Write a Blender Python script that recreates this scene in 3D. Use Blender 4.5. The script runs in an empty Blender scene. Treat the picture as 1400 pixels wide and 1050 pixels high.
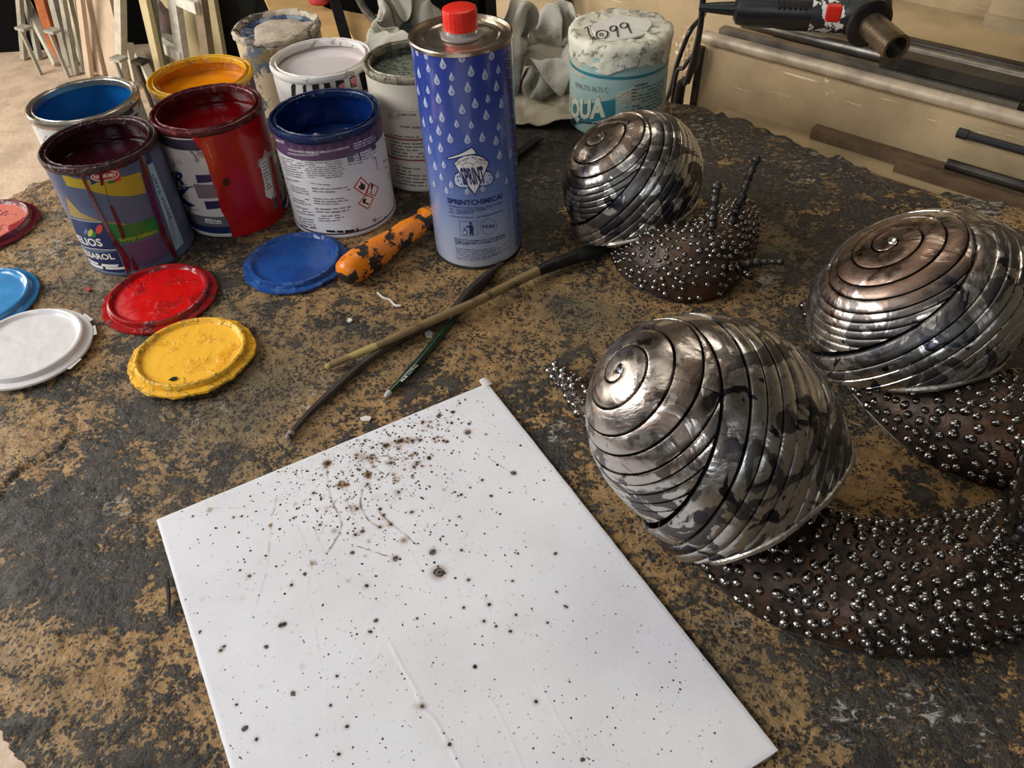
import bpy, bmesh, math, random
import numpy as np
from mathutils import Vector, Matrix, noise as mnoise
PI = math.pi
rnd = random.Random(7)
SC = bpy.context.scene
COL = SC.collection

# ------------------------------------------------------------------ camera, world, lights, exposure
TH, RO, CAMH, FPX = math.radians(43.7605), math.radians(-3.4259), 0.46233, 1118.23
LIFT = 0.85                                        # the bench top is 0.85 m above the floor
_F = np.array([0, math.cos(TH), -math.sin(TH)]); _R0 = np.array([1., 0, 0]); _U0 = np.cross(_R0, _F)
_R = math.cos(RO)*_R0 + math.sin(RO)*_U0; _U = -math.sin(RO)*_R0 + math.cos(RO)*_U0
cd = bpy.data.cameras.new('camera'); cam = bpy.data.objects.new('camera', cd); COL.objects.link(cam)
cd.sensor_width = 36; cd.lens = FPX/1400*36; cd.clip_start = 0.02; cd.clip_end = 60
cam.matrix_world = Matrix(((_R[0], _U[0], -_F[0], 0), (_R[1], _U[1], -_F[1], 0), (_R[2], _U[2], -_F[2], CAMH), (0, 0, 0, 1)))
SC.camera = cam
SC.view_settings.view_transform = 'Standard'; SC.view_settings.look = 'None'
SC.view_settings.gamma = 1; SC.view_settings.exposure = 0.0; SC.view_settings.use_curve_mapping = False
w = bpy.data.worlds.new('world'); SC.world = w; w.use_nodes = True
w.node_tree.nodes['Background'].inputs[0].default_value = (0.75, 0.82, 0.95, 1)
w.node_tree.nodes['Background'].inputs[1].default_value = 0.6

def area(name, loc, target, sx, sy, power, col):
    l = bpy.data.lights.new(name, 'AREA'); l.shape = 'RECTANGLE'; l.size = sx; l.size_y = sy
    l.energy = power; l.color = col
    o = bpy.data.objects.new(name, l); COL.objects.link(o); o.location = loc
    o.rotation_euler = (Vector(target)-Vector(loc)).to_track_quat('-Z', 'Y').to_euler()
    return o
area('side_window_daylight', (-1.75, 0.45, 1.05), (0.05, 0.55, 0.0), 1.1, 1.0, 40, (0.95, 0.97, 1.0))
area('window_daylight', (-0.75, -1.9, 1.25), (0.0, 0.5, 0.0), 0.9, 0.9, 12, (0.86, 0.93, 1.0))
area('window_daylight', (1.1, -1.9, 1.25), (0.2, 0.5, 0.0), 0.9, 1.1, 3, (0.86, 0.93, 1.0))
area('ceiling_tube_light', (0.40, 1.35, 1.75), (0.15, 0.55, 0.0), 1.3, 0.30, 7, (1.0, 0.93, 0.82))
area('ceiling_tube_light', (-0.6, 0.3, 2.1), (-0.3, 0.5, 0.0), 1.5, 0.5, 4.5, (1.0, 0.95, 0.88))
area('door_daylight', (-3.05, 2.0, 0.6), (-1.2, 2.9, -0.7), 1.6, 1.9, 80, (1.0, 0.93, 0.84))

# ------------------------------------------------------------------ pixel -> place helpers (used for laying things out)
def ray(u, v):
    d = _F*FPX + _R*(u-700) + _U*(525-v); return d/np.linalg.norm(d)
ORG = np.array([0, 0, CAMH])
def at(u, v, z=0.0):
    d = ray(u, v); s = (z-CAMH)/d[2]; p = ORG+d*s; return (float(p[0]), float(p[1]), float(z))
def onplane(u, v, p0, n):
    d = ray(u, v); n = np.array(n); s = ((np.array(p0)-ORG)@n)/(d@n); return tuple(float(x) for x in ORG+d*s)
def project(P):
    d = np.asarray(P)-ORG; z = d@_F
    return np.stack([700+FPX*(d@_R)/z, 525-FPX*(d@_U)/z], -1)

# ------------------------------------------------------------------ vector noise in numpy
def _hash(ix, iy, iz, seed):
    h = (ix.astype(np.int64)*374761393 + iy.astype(np.int64)*668265263 + iz.astype(np.int64)*2147483647 + seed*974711) & 0xffffffff
    h = ((h ^ (h >> 13))*1274126177) & 0xffffffff
    h = ((h ^ (h >> 16))*2246822519) & 0xffffffff
    return ((h ^ (h >> 15)) & 0xffffff)/float(0xffffff)
def vnoise(P, seed=0):
    P = np.asarray(P, float); i = np.floor(P); f = P-i; f = f*f*f*(f*(f*6-15)+10)
    x, y, z = i[..., 0], i[..., 1], i[..., 2]; fx, fy, fz = f[..., 0], f[..., 1], f[..., 2]
    def h(a, b, c): return _hash(x+a, y+b, z+c, seed)
    l = lambda a, b, t: a+(b-a)*t
    return l(l(l(h(0,0,0), h(1,0,0), fx), l(h(0,1,0), h(1,1,0), fx), fy), l(l(h(0,0,1), h(1,0,1), fx), l(h(0,1,1), h(1,1,1), fx), fy), fz)*2-1
def fbm(P, seed=0, octs=4, gain=0.5):
    P = np.asarray(P, float); s = 0; a = 1.0; t = 0
    for k in range(octs): s = s+a*vnoise(P*(2.03**k)+k*7.3, seed+k); t += a; a *= gain
    return s/t

# ------------------------------------------------------------------ object helpers
def tag(o, label=None, cat=None, group=None, kind=None):
    if label: o['label'] = label
    if cat: o['category'] = cat
    if group: o['group'] = group
    if kind: o['kind'] = kind
    return o
def empty(name, loc, rz=0, rot=None):
    o = bpy.data.objects.new(name, None); COL.objects.link(o); o.location = loc
    o.rotation_euler = rot or (0, 0, rz); o.empty_display_size = 0.02
    return o
def mesh_obj(name, me, m, parent=None, smooth=True, angle=None):
    o = bpy.data.objects.new(name, me); COL.objects.link(o)
    if m and not me.materials: me.materials.append(m)
    if parent: o.parent = parent
    if smooth: me.polygons.foreach_set('use_smooth', [True]*len(me.polygons))
    if angle is not None:
        try: me.set_sharp_from_angle(angle=math.radians(angle))
        except Exception: pass
    return o
def obj(name, bm, m, parent=None, smooth=True, angle=35):
    me = bpy.data.meshes.new(name); bm.to_mesh(me); bm.free()
    return mesh_obj(name, me, m, parent, smooth, angle)
def grid_mesh(name, V, wrapu=False, wrapv=False):
    """V: (nu, nv, 3) array -> mesh of quads"""
    nu, nv = V.shape[:2]; idx = np.arange(nu*nv).reshape(nu, nv)
    a = idx if wrapu else idx[:-1]; b = np.roll(idx, -1, 0) if wrapu else idx[1:]
    if wrapv: a2, b2 = np.roll(a, -1, 1), np.roll(b, -1, 1)
    else: a2, b2 = a[:, 1:], b[:, 1:]; a, b = a[:, :-1], b[:, :-1]
    Fq = np.stack([a, b, b2, a2], -1).reshape(-1, 4)
    me = bpy.data.meshes.new(name); me.vertices.add(nu*nv); me.vertices.foreach_set('co', V.reshape(-1).astype(np.float32))
    me.loops.add(Fq.size); me.loops.foreach_set('vertex_index', Fq.reshape(-1).astype(np.int32))
    me.polygons.add(len(Fq)); me.polygons.foreach_set('loop_start', np.arange(0, Fq.size, 4, dtype=np.int32))
    me.update(calc_edges=True); me.validate(); return me
def set_attr(me, name, vals):
    a = me.attributes.new(name, 'FLOAT', 'POINT'); a.data.foreach_set('value', np.asarray(vals, np.float32).reshape(-1))
def bx(bm, lo, hi, mtx=None):
    r = bmesh.ops.create_cube(bm, size=1)['verts']
    for v in r:
        v.co = Vector((lo[i]+(v.co[i]+.5)*(hi[i]-lo[i]) for i in range(3)))
        if mtx: v.co = mtx @ v.co
    return r
def bar(bm, a, b, wd, th, up=(0, 0, 1)):
    """rectangular bar from a to b, wd across, th thick"""
    a = Vector(a); b = Vector(b); d = (b-a); L = d.length; d.normalize()
    s = d.cross(Vector(up)); s.normalize(); u = s.cross(d)
    vs = [bm.verts.new(p+s*x*wd/2+u*y*th/2) for p in (a, b) for x, y in ((-1, -1), (1, -1), (1, 1), (-1, 1))]
    for f in ((3, 2, 1, 0), (4, 5, 6, 7), (0, 1, 5, 4), (1, 2, 6, 5), (2, 3, 7, 6), (3, 0, 4, 7)): bm.faces.new([vs[i] for i in f])
def tube(bm, pts, rad, seg=12, cap=True, closed=False, squash=None):
    pts = [Vector(p) for p in pts]; n = len(pts)
    if not hasattr(rad, '__len__'): rad = [rad]*n
    rings = []; up = None
    for i, p in enumerate(pts):
        if closed: t = pts[(i+1) % n]-pts[i-1]
        else: t = pts[min(i+1, n-1)]-pts[max(i-1, 0)]
        t.normalize()
        if up is None: up = Vector((0, 0, 1)) if abs(t.z) < .9 else Vector((1, 0, 0))
        s = t.cross(up); s.normalize(); up = s.cross(t); up.normalize()
        rings.append([bm.verts.new(p+(s*math.cos(a)+up*math.sin(a)*(squash or 1))*rad[i]) for a in [2*PI*k/seg for k in range(seg)]])
    for i in range(n if closed else n-1):
        A, B = rings[i], rings[(i+1) % n]
        for k in range(seg): bm.faces.new((A[k], A[(k+1) % seg], B[(k+1) % seg], B[k]))
    if cap and not closed:
        for R_, fl in ((rings[0], True), (rings[-1], False)):
            try: bm.faces.new(R_[::-1] if fl else R_)
            except Exception: pass
def lathe(bm, prof, seg=64, wob=None):
    rings = []
    for j, (r, z) in enumerate(prof):
        if r < 1e-6: rings.append([bm.verts.new((0, 0, z))]); continue
        ring = []
        for k in range(seg):
            a = 2*PI*k/seg; dr, dz = wob(a, j, r, z) if wob else (0, 0)
            ring.append(bm.verts.new(((r+dr)*math.cos(a), (r+dr)*math.sin(a), z+dz)))
        rings.append(ring)
    for A, B in zip(rings, rings[1:]):
        for k in range(seg):
            k2 = (k+1) % seg
            if len(A) == 1 and len(B) == 1: continue
            if len(A) == 1: bm.faces.new((A[0], B[k2], B[k]))
            elif len(B) == 1: bm.faces.new((A[k], A[k2], B[0]))
            else: bm.faces.new((A[k], A[k2], B[k2], B[k]))
def smooth_poly(pts, n=8, closed=False):
    """Catmull-Rom through pts"""
    P = [Vector(p) for p in pts]; out = []; m = len(P)
    rng = range(m if closed else m-1)
    for i in rng:
        p0 = P[(i-1) % m] if closed or i > 0 else P[0]*2-P[1]
        p1 = P[i]; p2 = P[(i+1) % m]
        p3 = P[(i+2) % m] if closed or i+2 < m else p2*2-p1
        for k in range(n):
            t = k/n
            out.append(.5*((2*p1)+(p2-p0)*t+(2*p0-5*p1+4*p2-p3)*t*t+(3*p1-p0-3*p2+p3)*t*t*t))
    if not closed: out.append(P[-1])
    return out

# ------------------------------------------------------------------ materials
class G:
    def __init__(s, name):
        s.m = bpy.data.materials.new(name); s.m.use_nodes = True; s.t = s.m.node_tree
        s.b = s.t.nodes['Principled BSDF']; s.co = s.t.nodes.new('ShaderNodeTexCoord').outputs['Object']
    def put(s, sock, v):
        if hasattr(v, 'is_output') or hasattr(v, 'links'): s.t.links.new(v, sock)
        else:
            if hasattr(v, '__len__') and len(v) == 3 and sock.type == 'RGBA': v = (*v, 1)
            sock.default_value = v
    def n(s, typ, out=0, props=None, **kw):
        nd = s.t.nodes.new('ShaderNode'+typ)
        for k, v in (props or {}).items(): setattr(nd, k, v)
        for k, v in kw.items():
            sock = nd.inputs[int(k[1:])] if k[0] == 'i' and k[1:].isdigit() else nd.inputs[k.replace('_', ' ')]
            s.put(sock, v)
        return nd.outputs[out]
    def noise(s, scale, detail=4, rough=.55, dist=0, vec=None, out=0, w=None):
        return s.n('TexNoise', out, Vector=vec or s.co, Scale=scale, Detail=detail, Roughness=rough, Distortion=dist)
    def vor(s, scale, out=0, vec=None, feature='F1', rnd=1.0):
        return s.n('TexVoronoi', out, {'feature': feature}, Vector=vec or s.co, Scale=scale, Randomness=rnd)
    def ramp(s, v, a, b, lo=0.0, hi=1.0):
        return s.n('MapRange', 0, {'interpolation_type': 'SMOOTHSTEP'}, i0=v, i1=a, i2=b, i3=lo, i4=hi)
    def mix(s, f, a, b, mode='MIX'):
        nd = s.t.nodes.new('ShaderNodeMix'); nd.data_type = 'RGBA'; nd.blend_type = mode
        s.put(nd.inputs[0], f); s.put(nd.inputs[6], a); s.put(nd.inputs[7], b); return nd.outputs[2]
    def math(s, op, a, b=0.0, c=0.0, clamp=False):
        nd = s.t.nodes.new('ShaderNodeMath'); nd.operation = op; nd.use_clamp = clamp
        s.put(nd.inputs[0], a); s.put(nd.inputs[1], b); s.put(nd.inputs[2], c); return nd.outputs[0]
    def bump(s, h, dist=.001, strength=1.0, normal=None):
        kw = dict(Height=h, Distance=dist, Strength=strength)
        if normal is not None: kw['Normal'] = normal
        return s.n('Bump', 0, **kw)
    def attr(s, name): return s.n('Attribute', 2, {'attribute_name': name})
    def mapping(s, sc, rot=(0, 0, 0)): return s.n('Mapping', 0, Vector=s.co, Scale=sc, Rotation=rot)
    def out(s, **kw):
        for k, v in kw.items(): s.put(s.b.inputs[k.replace('_', ' ')], v)
        return s.m
def srgb(r, g, b):
    f = lambda c: (c/255/12.92) if c/255 <= .04045 else ((c/255+.055)/1.055)**2.4
    return (f(r), f(g), f(b))
def plain(name, col, rough=.5, metal=0., var=.12, sc=40, bump=.0002, bsc=None, coat=0., spec=.5):
    g = G(name); nz = g.noise(sc, 5)
    c2 = tuple(max(0, x*(1-var*2)) for x in col)
    c = g.mix(g.ramp(nz, .35, .7), col, c2)
    g.out(Base_Color=c, Roughness=rough, Metallic=metal, Coat_Weight=coat, Specular_IOR_Level=spec)
    if bump: g.out(Normal=g.bump(g.noise(bsc or sc*5, 3), bump))
    return g.m
def splat(name, base, spots, sc=60, lo=.5, hi=.56, rough=.4, rough2=.3, metal=0., metal2=0., bump=.0006, extra=None, seedv=0):
    """base stuff with splashed patches of another stuff"""
    g = G(name); v = g.n('VectorMath', 0, {'operation': 'ADD'}, i0=g.co, i1=(seedv, seedv*.7, 0))
    f = g.ramp(g.noise(sc, 6, .6, .3, vec=v), lo, hi)
    c = g.mix(f, base, spots)
    if extra:
        f2 = g.ramp(g.noise(sc*1.9, 5, .6, .2, vec=v), extra[1], extra[2]); c = g.mix(f2, c, extra[0])
    mt = g.math('MULTIPLY_ADD', f, metal2-metal, metal)
    rg = g.math('MULTIPLY_ADD', f, rough2-rough, rough)
    return g.out(Base_Color=c, Roughness=rg, Metallic=mt, Normal=g.bump(f, bump))

# ================================================================== THE SETTING
def struct(name, bm, m, smooth=False):
    o = obj(name, bm, m, None, smooth); o['kind'] = 'structure'; return o
M_floor = (lambda g: g.out(
    Base_Color=g.mix(g.ramp(g.noise(9, 6), .35, .65), srgb(214, 190, 164), srgb(186, 162, 138)),
    Roughness=.75, Normal=g.bump(g.noise(60, 6), .003)))(G('dusty_concrete'))
M_wall = plain('aged_plaster', srgb(104, 96, 80), .85, var=.15, sc=3, bump=.003, bsc=20)
M_wallback = plain('dark_green_wall', srgb(40, 44, 34), .8, var=.2, sc=3, bump=.003, bsc=20)
M_ceil = plain('ceiling_paint', srgb(110, 104, 94), .9, var=.1, sc=3, bump=0)
X0, X1, Y0, Y1, ZF, ZC = -3.3, 2.4, -2.3, 4.3, -LIFT, 2.2
bm = bmesh.new(); bx(bm, (X0-.1, Y0-.1, ZF-.12), (X1+.1, Y1+.1, ZF)); struct('floor', bm, M_floor)
bm = bmesh.new(); bx(bm, (X0-.1, Y0-.1, ZC), (X1+.1, Y1+.1, ZC+.1)); struct('ceiling', bm, M_ceil)
bm = bmesh.new(); bx(bm, (X0-.1, Y1, ZF), (X1+.1, Y1+.1, ZC)); struct('wall_back', bm, M_wallback)
bm = bmesh.new(); bx(bm, (X1, Y0, ZF), (X1+.1, Y1, ZC)); struct('wall_right', bm, M_wall)
bm = bmesh.new()                                                    # left wall with the yard door opening
bx(bm, (X0-.1, Y0, ZF), (X0, 1.1, ZC)); bx(bm, (X0-.1, 2.9, ZF), (X0, Y1, ZC)); bx(bm, (X0-.1, 1.1, 1.4), (X0, 2.9, ZC)); struct('wall_left', bm, M_wall)
bm = bmesh.new()                                                    # front wall with two windows
for a, b in ((X0, -1.6), (0.1, .6), (1.6, X1)): bx(bm, (a, Y0-.1, ZF), (b, Y0, ZC))
for a, b in ((-1.6, .1), (.6, 1.6)):
    bx(bm, (a, Y0-.1, ZF), (b, Y0, .55)); bx(bm, (a, Y0-.1, 1.95), (b, Y0, ZC))
struct('wall_front', bm, M_wall)
M_frame = plain('window_frame_paint', srgb(90, 90, 86), .5)
for n, (a, b) in enumerate(((-1.6, .1), (.6, 1.6))):
    bm = bmesh.new()
    for x in (a, (a+b)/2-.02, b-.04): bx(bm, (x, Y0-.07, .55), (x+.04, Y0-.02, 1.95))
    for z in (.55, 1.2, 1.91): bx(bm, (a, Y0-.07, z), (b, Y0-.02, z+.04))
    struct('window_%d' % (n+1), bm, M_frame)

# ================================================================== WORKBENCH
def bench_outline():
    P = [(-.285, .19), (-.322, .228), (-.36, .29), (-.435, .44), (-.52, .66), (-.572, .80), (-.570, .852), (-.535, .893), (-.49, .925),
         (-.46, .95), (-.40, 1.03), (-.30, 1.13), (-.10, 1.19), (.06, 1.16), (.16, 1.07), (.223, 1.005), (.288, .944), (.372, .841),
         (.439, .763), (.529, .706), (.62, .60), (.70, .45), (.66, .22), (.50, .02), (.2, -.06), (-.1, -.03), (-.22, .06), (-.27, .13)]
    n = 1500; pts = np.array([tuple(p)[:2] for p in smooth_poly([(*p, 0) for p in P], 40, True)])
    d = np.r_[0, np.cumsum(np.hypot(*(np.roll(pts, -1, 0)-pts).T))]; t = np.linspace(0, d[-1], n, endpoint=False)
    q = np.vstack([pts, pts[:1]]); pts = np.stack([np.interp(t, d, q[:, 0]), np.interp(t, d, q[:, 1])], -1)
    nz = fbm(np.stack([pts[:, 0]*14, pts[:, 1]*14, pts[:, 0]*0], -1), 3, 2, .5)+.5*fbm(np.stack([pts[:, 0]*90, pts[:, 1]*90, pts[:, 0]*0], -1), 5, 4, .7)
    cen = np.array([0.05, .55]); dr = pts-cen; dr /= np.linalg.norm(dr, axis=1)[:, None]
    return pts+dr*(nz[:, None]*.0032), cen
bp, bc = bench_outline()
NR = 210; s = np.linspace(0, 1, NR)**.85
V = np.zeros((len(bp), NR, 3)); V[..., :2] = bc+(bp[:, None]-bc)*s[None, :, None]
X = V[..., 0]; Y = V[..., 1]
Pn = np.stack([X, Y, X*0], -1)
relief = fbm(Pn*np.array([60, 90, 1]), 11, 5, .6)
edge = np.clip((1-s)[None]*9, 0, 1)
rough_left = np.clip((-.18-X)*6, 0, 1)+np.clip((.35-Y)*5, 0, 1)*np.clip((-.1-X)*8, 0, 1)
Z = relief*(.0006+.0022*np.clip(rough_left, 0, 1)) - .010*(1-edge)**2.5*(1+.7*fbm(Pn*70, 5, 3))
# flat under things that stand on it
Z = np.minimum(Z, 0.0008)
def crack(pts, wd, dep):
    global Z
    pts = np.array([at(*p)[:2] for p in pts])
    D = np.full(X.shape, 9.)
    for a, b in zip(pts[:-1], pts[1:]):
        ab = b-a; t = np.clip(((X-a[0])*ab[0]+(Y-a[1])*ab[1])/(ab@ab), 0, 1)
        D = np.minimum(D, np.hypot(X-a[0]-ab[0]*t, Y-a[1]-ab[1]*t))
    Z = Z-dep*np.exp(-(D/wd)**2)
crack([(0, 668), (30, 640), (60, 628), (85, 612), (100, 590), (125, 585)], .0016, .004)
crack([(0, 680), (15, 655), (40, 640)], .0012, .003)
for u, v in ((24, 650), (130, 668), (150, 865), (50, 950), (140, 690), (196, 590), (62, 1005), (88, 870)):
    a = at(u, v); Z = Z-.0035*np.exp(-(((X-a[0])/.0022)**2+((Y-a[1])/.0016)**2))
V[..., 2] = Z
sk = [(1.004, -.014), (1.0, -.028), (.985, -.042), (.97, -.05)]
for k, (q, z) in enumerate(sk):
    ring = np.zeros((len(bp), 1, 3)); ring[:, 0, :2] = bc+(bp-bc)*q+np.random.RandomState(k).randn(len(bp), 2)*.0006; ring[:, 0, 2] = z
    V = np.concatenate([V, ring], 1)
me = grid_mesh('worktop', V, wrapu=True)
pp = project(V.reshape(-1, 3))
def blobs(L, aspect=.75):
    o = np.zeros(len(pp))
    for u, v, r, a in L: o += a*np.exp(-((pp[:, 0]-u)/r)**2-((pp[:, 1]-v)/(r*aspect))**2)
    return o
dark = blobs([(100, 800, 130, .9), (60, 690, 80, .7), (150, 610, 70, .5), (230, 640, 60, .35), (210, 1010, 90, .5), (60, 560, 50, .3), (750, 590, 70, .5), (1120, 210, 200, .55), (1290, 260, 110, .5),
    (960, 160, 70, .5), (1130, 440, 60, .6), (740, 300, 70, .5), (340, 300, 60, .3), (1270, 990, 170, .7), (980, 950, 70, .4), (720, 650, 60, .4), (840, 760, 60, .35), (200, 440, 60, .3),
    (780, 470, 40, .45), (500, 440, 40, .2), (440, 500, 50, .35), (740, 200, 100, .9), (600, 520, 50, .25), (1020, 250, 60, .4), (1190, 540, 50, .4), (450, 570, 40, .25), (260, 760, 30, .3), (250, 840, 40, .5), (1380, 950, 90, .6),
    (620, 60, 260, .6), (1100, 680, 40, .2), (900, 620, 60, .2), (1390, 500, 60, .4)]) \
   - blobs([(600, 420, 130, .6), (700, 430, 80, .5), (400, 540, 90, .55), (320, 580, 80, .45), (230, 720, 25, .9), (215, 820, 30, .7), (60, 600, 70, .5), (250, 880, 40, .6), (20, 890, 50, .7), (100, 940, 60, .6),
    (1060, 310, 35, .9), (990, 380, 60, .4), (1170, 620, 40, .6), (1100, 570, 40, .5), (1010, 880, 60, .6), (1075, 930, 50, .5), (140, 900, 60, .4), (90, 300, 90, .45), (130, 420, 80, .35), (880, 410, 50, .5),
    (940, 580, 40, .3), (1190, 650, 40, .5), (850, 700, 60, .3), (560, 330, 60, .3), (820, 440, 50, .5), (30, 640, 60, .4), (230, 970, 50, .5)])
scuff = blobs([(160, 690, 40, .6), (260, 600, 40, .5), (170, 600, 30, .4), (760, 590, 35, .8), (1200, 225, 60, .6), (1340, 270, 60, .8), (1090, 235, 50, .5), (945, 175, 50, .6), (425, 560, 30, .8), (440, 530, 25, .6),
    (1165, 985, 60, .8), (1270, 960, 50, .8), (1010, 850, 40, .7), (1340, 1010, 50, .5), (280, 330, 30, .4), (90, 320, 60, .5), (60, 350, 50, .4), (1000, 200, 80, .3), (1180, 660, 30, .6), (1050, 385, 20, 1.2),
    (520, 400, 20, .2), (150, 770, 30, .4), (740, 250, 25, .6), (340, 480, 25, .5), (1390, 240, 60, .5), (310, 560, 30, .4), (880, 350, 30, .3), (1150, 190, 40, .5), (230, 700, 80, .2), (1050, 480, 40, .2)])
set_attr(me, 'dark', dark); set_attr(me, 'scuff', scuff)
def bench_mat():
    g = G('burnt_paint_stained_board')
    st = g.mapping((1, 1.6, 1), (0, 0, .35))
    n1 = g.noise(20, 8, .7, .4); n2 = g.noise(70, 7, .7, .3); n3 = g.noise(260, 4, .65); big = g.noise(5, 4, .6)
    och = g.mix(g.ramp(n2, .32, .68), srgb(178, 139, 86), srgb(122, 92, 54))
    och = g.mix(g.ramp(big, .4, .65), och, srgb(104, 90, 64))
    dk = g.mix(g.ramp(n2, .3, .7), srgb(28, 25, 22), srgb(72, 64, 53))
    dk = g.mix(g.ramp(g.noise(90, 8, .75, vec=st), .54, .64, 0, .85), dk, srgb(116, 94, 62)); dk = g.mix(g.ramp(g.noise(55, 8, .75), .56, .7, 0, .6), dk, srgb(104, 100, 92))
    m = g.math('MULTIPLY_ADD', g.attr('dark'), .85, g.math('MULTIPLY', g.math('SUBTRACT', n1, .5), 4.4))
    m = g.math('ADD', m, g.math('MULTIPLY', g.math('SUBTRACT', n2, .5), 3.6))
    m = g.math('ADD', m, g.math('MULTIPLY', g.math('SUBTRACT', g.noise(210, 5, .65), .5), 2.6))
    f = g.ramp(m, .0, .30)
    c = g.mix(f, och, dk)
    # small burnt specks and pits
    wv = g.n('VectorMath', 0, {'operation': 'MULTIPLY_ADD'}, i0=g.noise(240, 3, .6, out=1), i1=(.006, .006, .006), i2=g.co)
    spf = g.math('LESS_THAN', g.vor(300, vec=wv), g.ramp(g.noise(30, 4), .36, .62, .16, .46)); sp2 = g.math('GREATER_THAN', g.noise(150, 5, .62, .5), g.ramp(g.noise(18, 3), .35, .65, .66, .56))
    pit = g.math('MAXIMUM', spf, sp2)
    c = g.mix(g.math('MULTIPLY', pit, .88), c, srgb(30, 25, 21))
    ms = g.math('ADD', g.math('MULTIPLY', g.attr('scuff'), .55), g.math('MULTIPLY', g.math('SUBTRACT', g.noise(110, 8, .72, .8, vec=st), .5), 3.2))
    sf = g.ramp(ms, .44, .74, 0, .85); c = g.mix(sf, c, srgb(178, 172, 160))
    wd = g.math('GREATER_THAN', g.noise(330, 2, .5), .77); c = g.mix(g.math('MULTIPLY', wd, .7), c, srgb(205, 200, 192))
    h = g.math('SUBTRACT', g.math('ADD', g.math('MULTIPLY', n2, 1.4), g.math('MULTIPLY', n3, .5)), g.math('MULTIPLY', pit, .35))
    h = g.math('ADD', h, g.math('MULTIPLY', f, .3))
    return g.out(Base_Color=c, Roughness=g.ramp(n2, .3, .7, .42, .72), Specular_IOR_Level=.45, Normal=g.bump(h, .0034, 1.0))
M_bench = bench_mat()
bench = tag(empty('workbench', (0.05, .55, 0)), 'large worn brown and black workbench with ragged edges carrying all the cans and snails', 'workbench')
o = mesh_obj('worktop', me, M_bench, bench); o.location = (-.05, -.55, 0)
M_oldwood = plain('old_timber', srgb(92, 70, 48), .8, var=.3, sc=12, bump=.002)
for x, y in ((-.2, .25), (-.38, .8), (.12, .95), (.42, .3)):
    bm = bmesh.new(); bx(bm, (x-.03-.05, y-.03-.55, -LIFT), (x+.03-.05, y+.03-.55, -.045)); obj('leg', bm, M_oldwood, bench, False)
bm = bmesh.new()
for (x, y), (x2, y2) in zip(((-.2, .25), (-.38, .8), (.12, .95), (.42, .3)), ((-.38, .8), (.12, .95), (.42, .3), (-.2, .25))):
    bar(bm, (x-.05, y-.55, -.08), (x2-.05, y2-.55, -.08), .03, .06)
obj('frame', bm, M_oldwood, bench, False)

# ================================================================== BACKGROUND RIGHT: steel rack beside the bench
PN = np.array([.699, .715, 0]); PD = np.array([.715, -.699, 0])
def rk(along, off, z):                                              # coordinates along the rack: along, away from the bench, up
    p = np.array([.223, 1.005, 0])+PD*along+PN*off; return (float(p[0]), float(p[1]), z)
def rkuv(u, v, off):                                                # pixel -> (along, z) on the vertical plane at off
    p = onplane(u, v, rk(0, off, 0), PN); q = np.array(p)-np.array([.223, 1.005, 0]); return float(q@PD), p[2]
def beige_mat():
    g = G('scratched_beige_enamel'); c = g.mix(g.ramp(g.noise(6, 5), .35, .7), srgb(186, 162, 122), srgb(146, 126, 94))
    sc = g.ramp(g.noise(1.0, 6, .7, 0, vec=g.mapping((7, 7, 150))), .62, .66); c = g.mix(sc, c, srgb(226, 208, 176))
    sc2 = g.ramp(g.noise(38, 5, .6), .70, .73); c = g.mix(sc2, c, srgb(226, 210, 186))
    return g.out(Base_Color=c, Roughness=.55, Normal=g.bump(g.noise(90, 4), .0008))
M_beige = beige_mat()
M_steel = plain('mill_steel', srgb(150, 142, 130), .42, .85, .2, 30, .0003)
M_darksteel = plain('dark_steel', srgb(84, 80, 76), .4, .85, .3, 20, .0003)
M_palesteel = plain('pale_dusty_steel', srgb(190, 172, 146), .55, .35, .2, 30, .0003)
def rackmesh(bm, a0, a1, o0, o1, z0, z1):
    vs = [bm.verts.new(rk(a, o_, z)) for a in (a0, a1) for o_, z in ((o0, z0), (o1, z0), (o1, z1), (o0, z1))]
    for f in ((0, 1, 2, 3), (7, 6, 5, 4), (0, 4, 5, 1), (1, 5, 6, 2), (2, 6, 7, 3), (3, 7, 4, 0)): bm.faces.new([vs[i] for i in f])
rack = tag(empty('steel_rack', rk(.2, .3, -LIFT)), 'beige sheet-steel stand beside the bench with scratched sides and chipped paint', 'rack')
def radd(name, bm, m, smooth=False):
    for v in bm.verts: v.co -= rack.location
    return obj(name, bm, m, rack, smooth)
bm = bmesh.new(); rackmesh(bm, -.045, 1.1, .15, .156, -LIFT, .0); radd('front_panel', bm, M_beige)
bm = bmesh.new(); rackmesh(bm, -.75, 1.1, .47, .476, -LIFT, .35); radd('back_panel', bm, M_beige)
bm = bmesh.new(); rackmesh(bm, -.04, 1.1, .152, .47, -.008, -.001); radd('shelf', bm, M_beige)
bm = bmesh.new(); rackmesh(bm, .26, 1.1, .318, .330, .042, .35); rackmesh(bm, .26, 1.1, .310, .318, .042, .058); radd('ledge', bm, M_beige)
bm = bmesh.new(); bar(bm, rk(-.045, .146, .0), rk(-.060, .146, -.40), .008, .007, tuple(PN)); radd('brace', bm, M_darksteel)
bm = bmesh.new(); rackmesh(bm, .0, 1.1, .110, .15, -.082, -.076); radd('lower_ledge', bm, M_beige)
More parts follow.
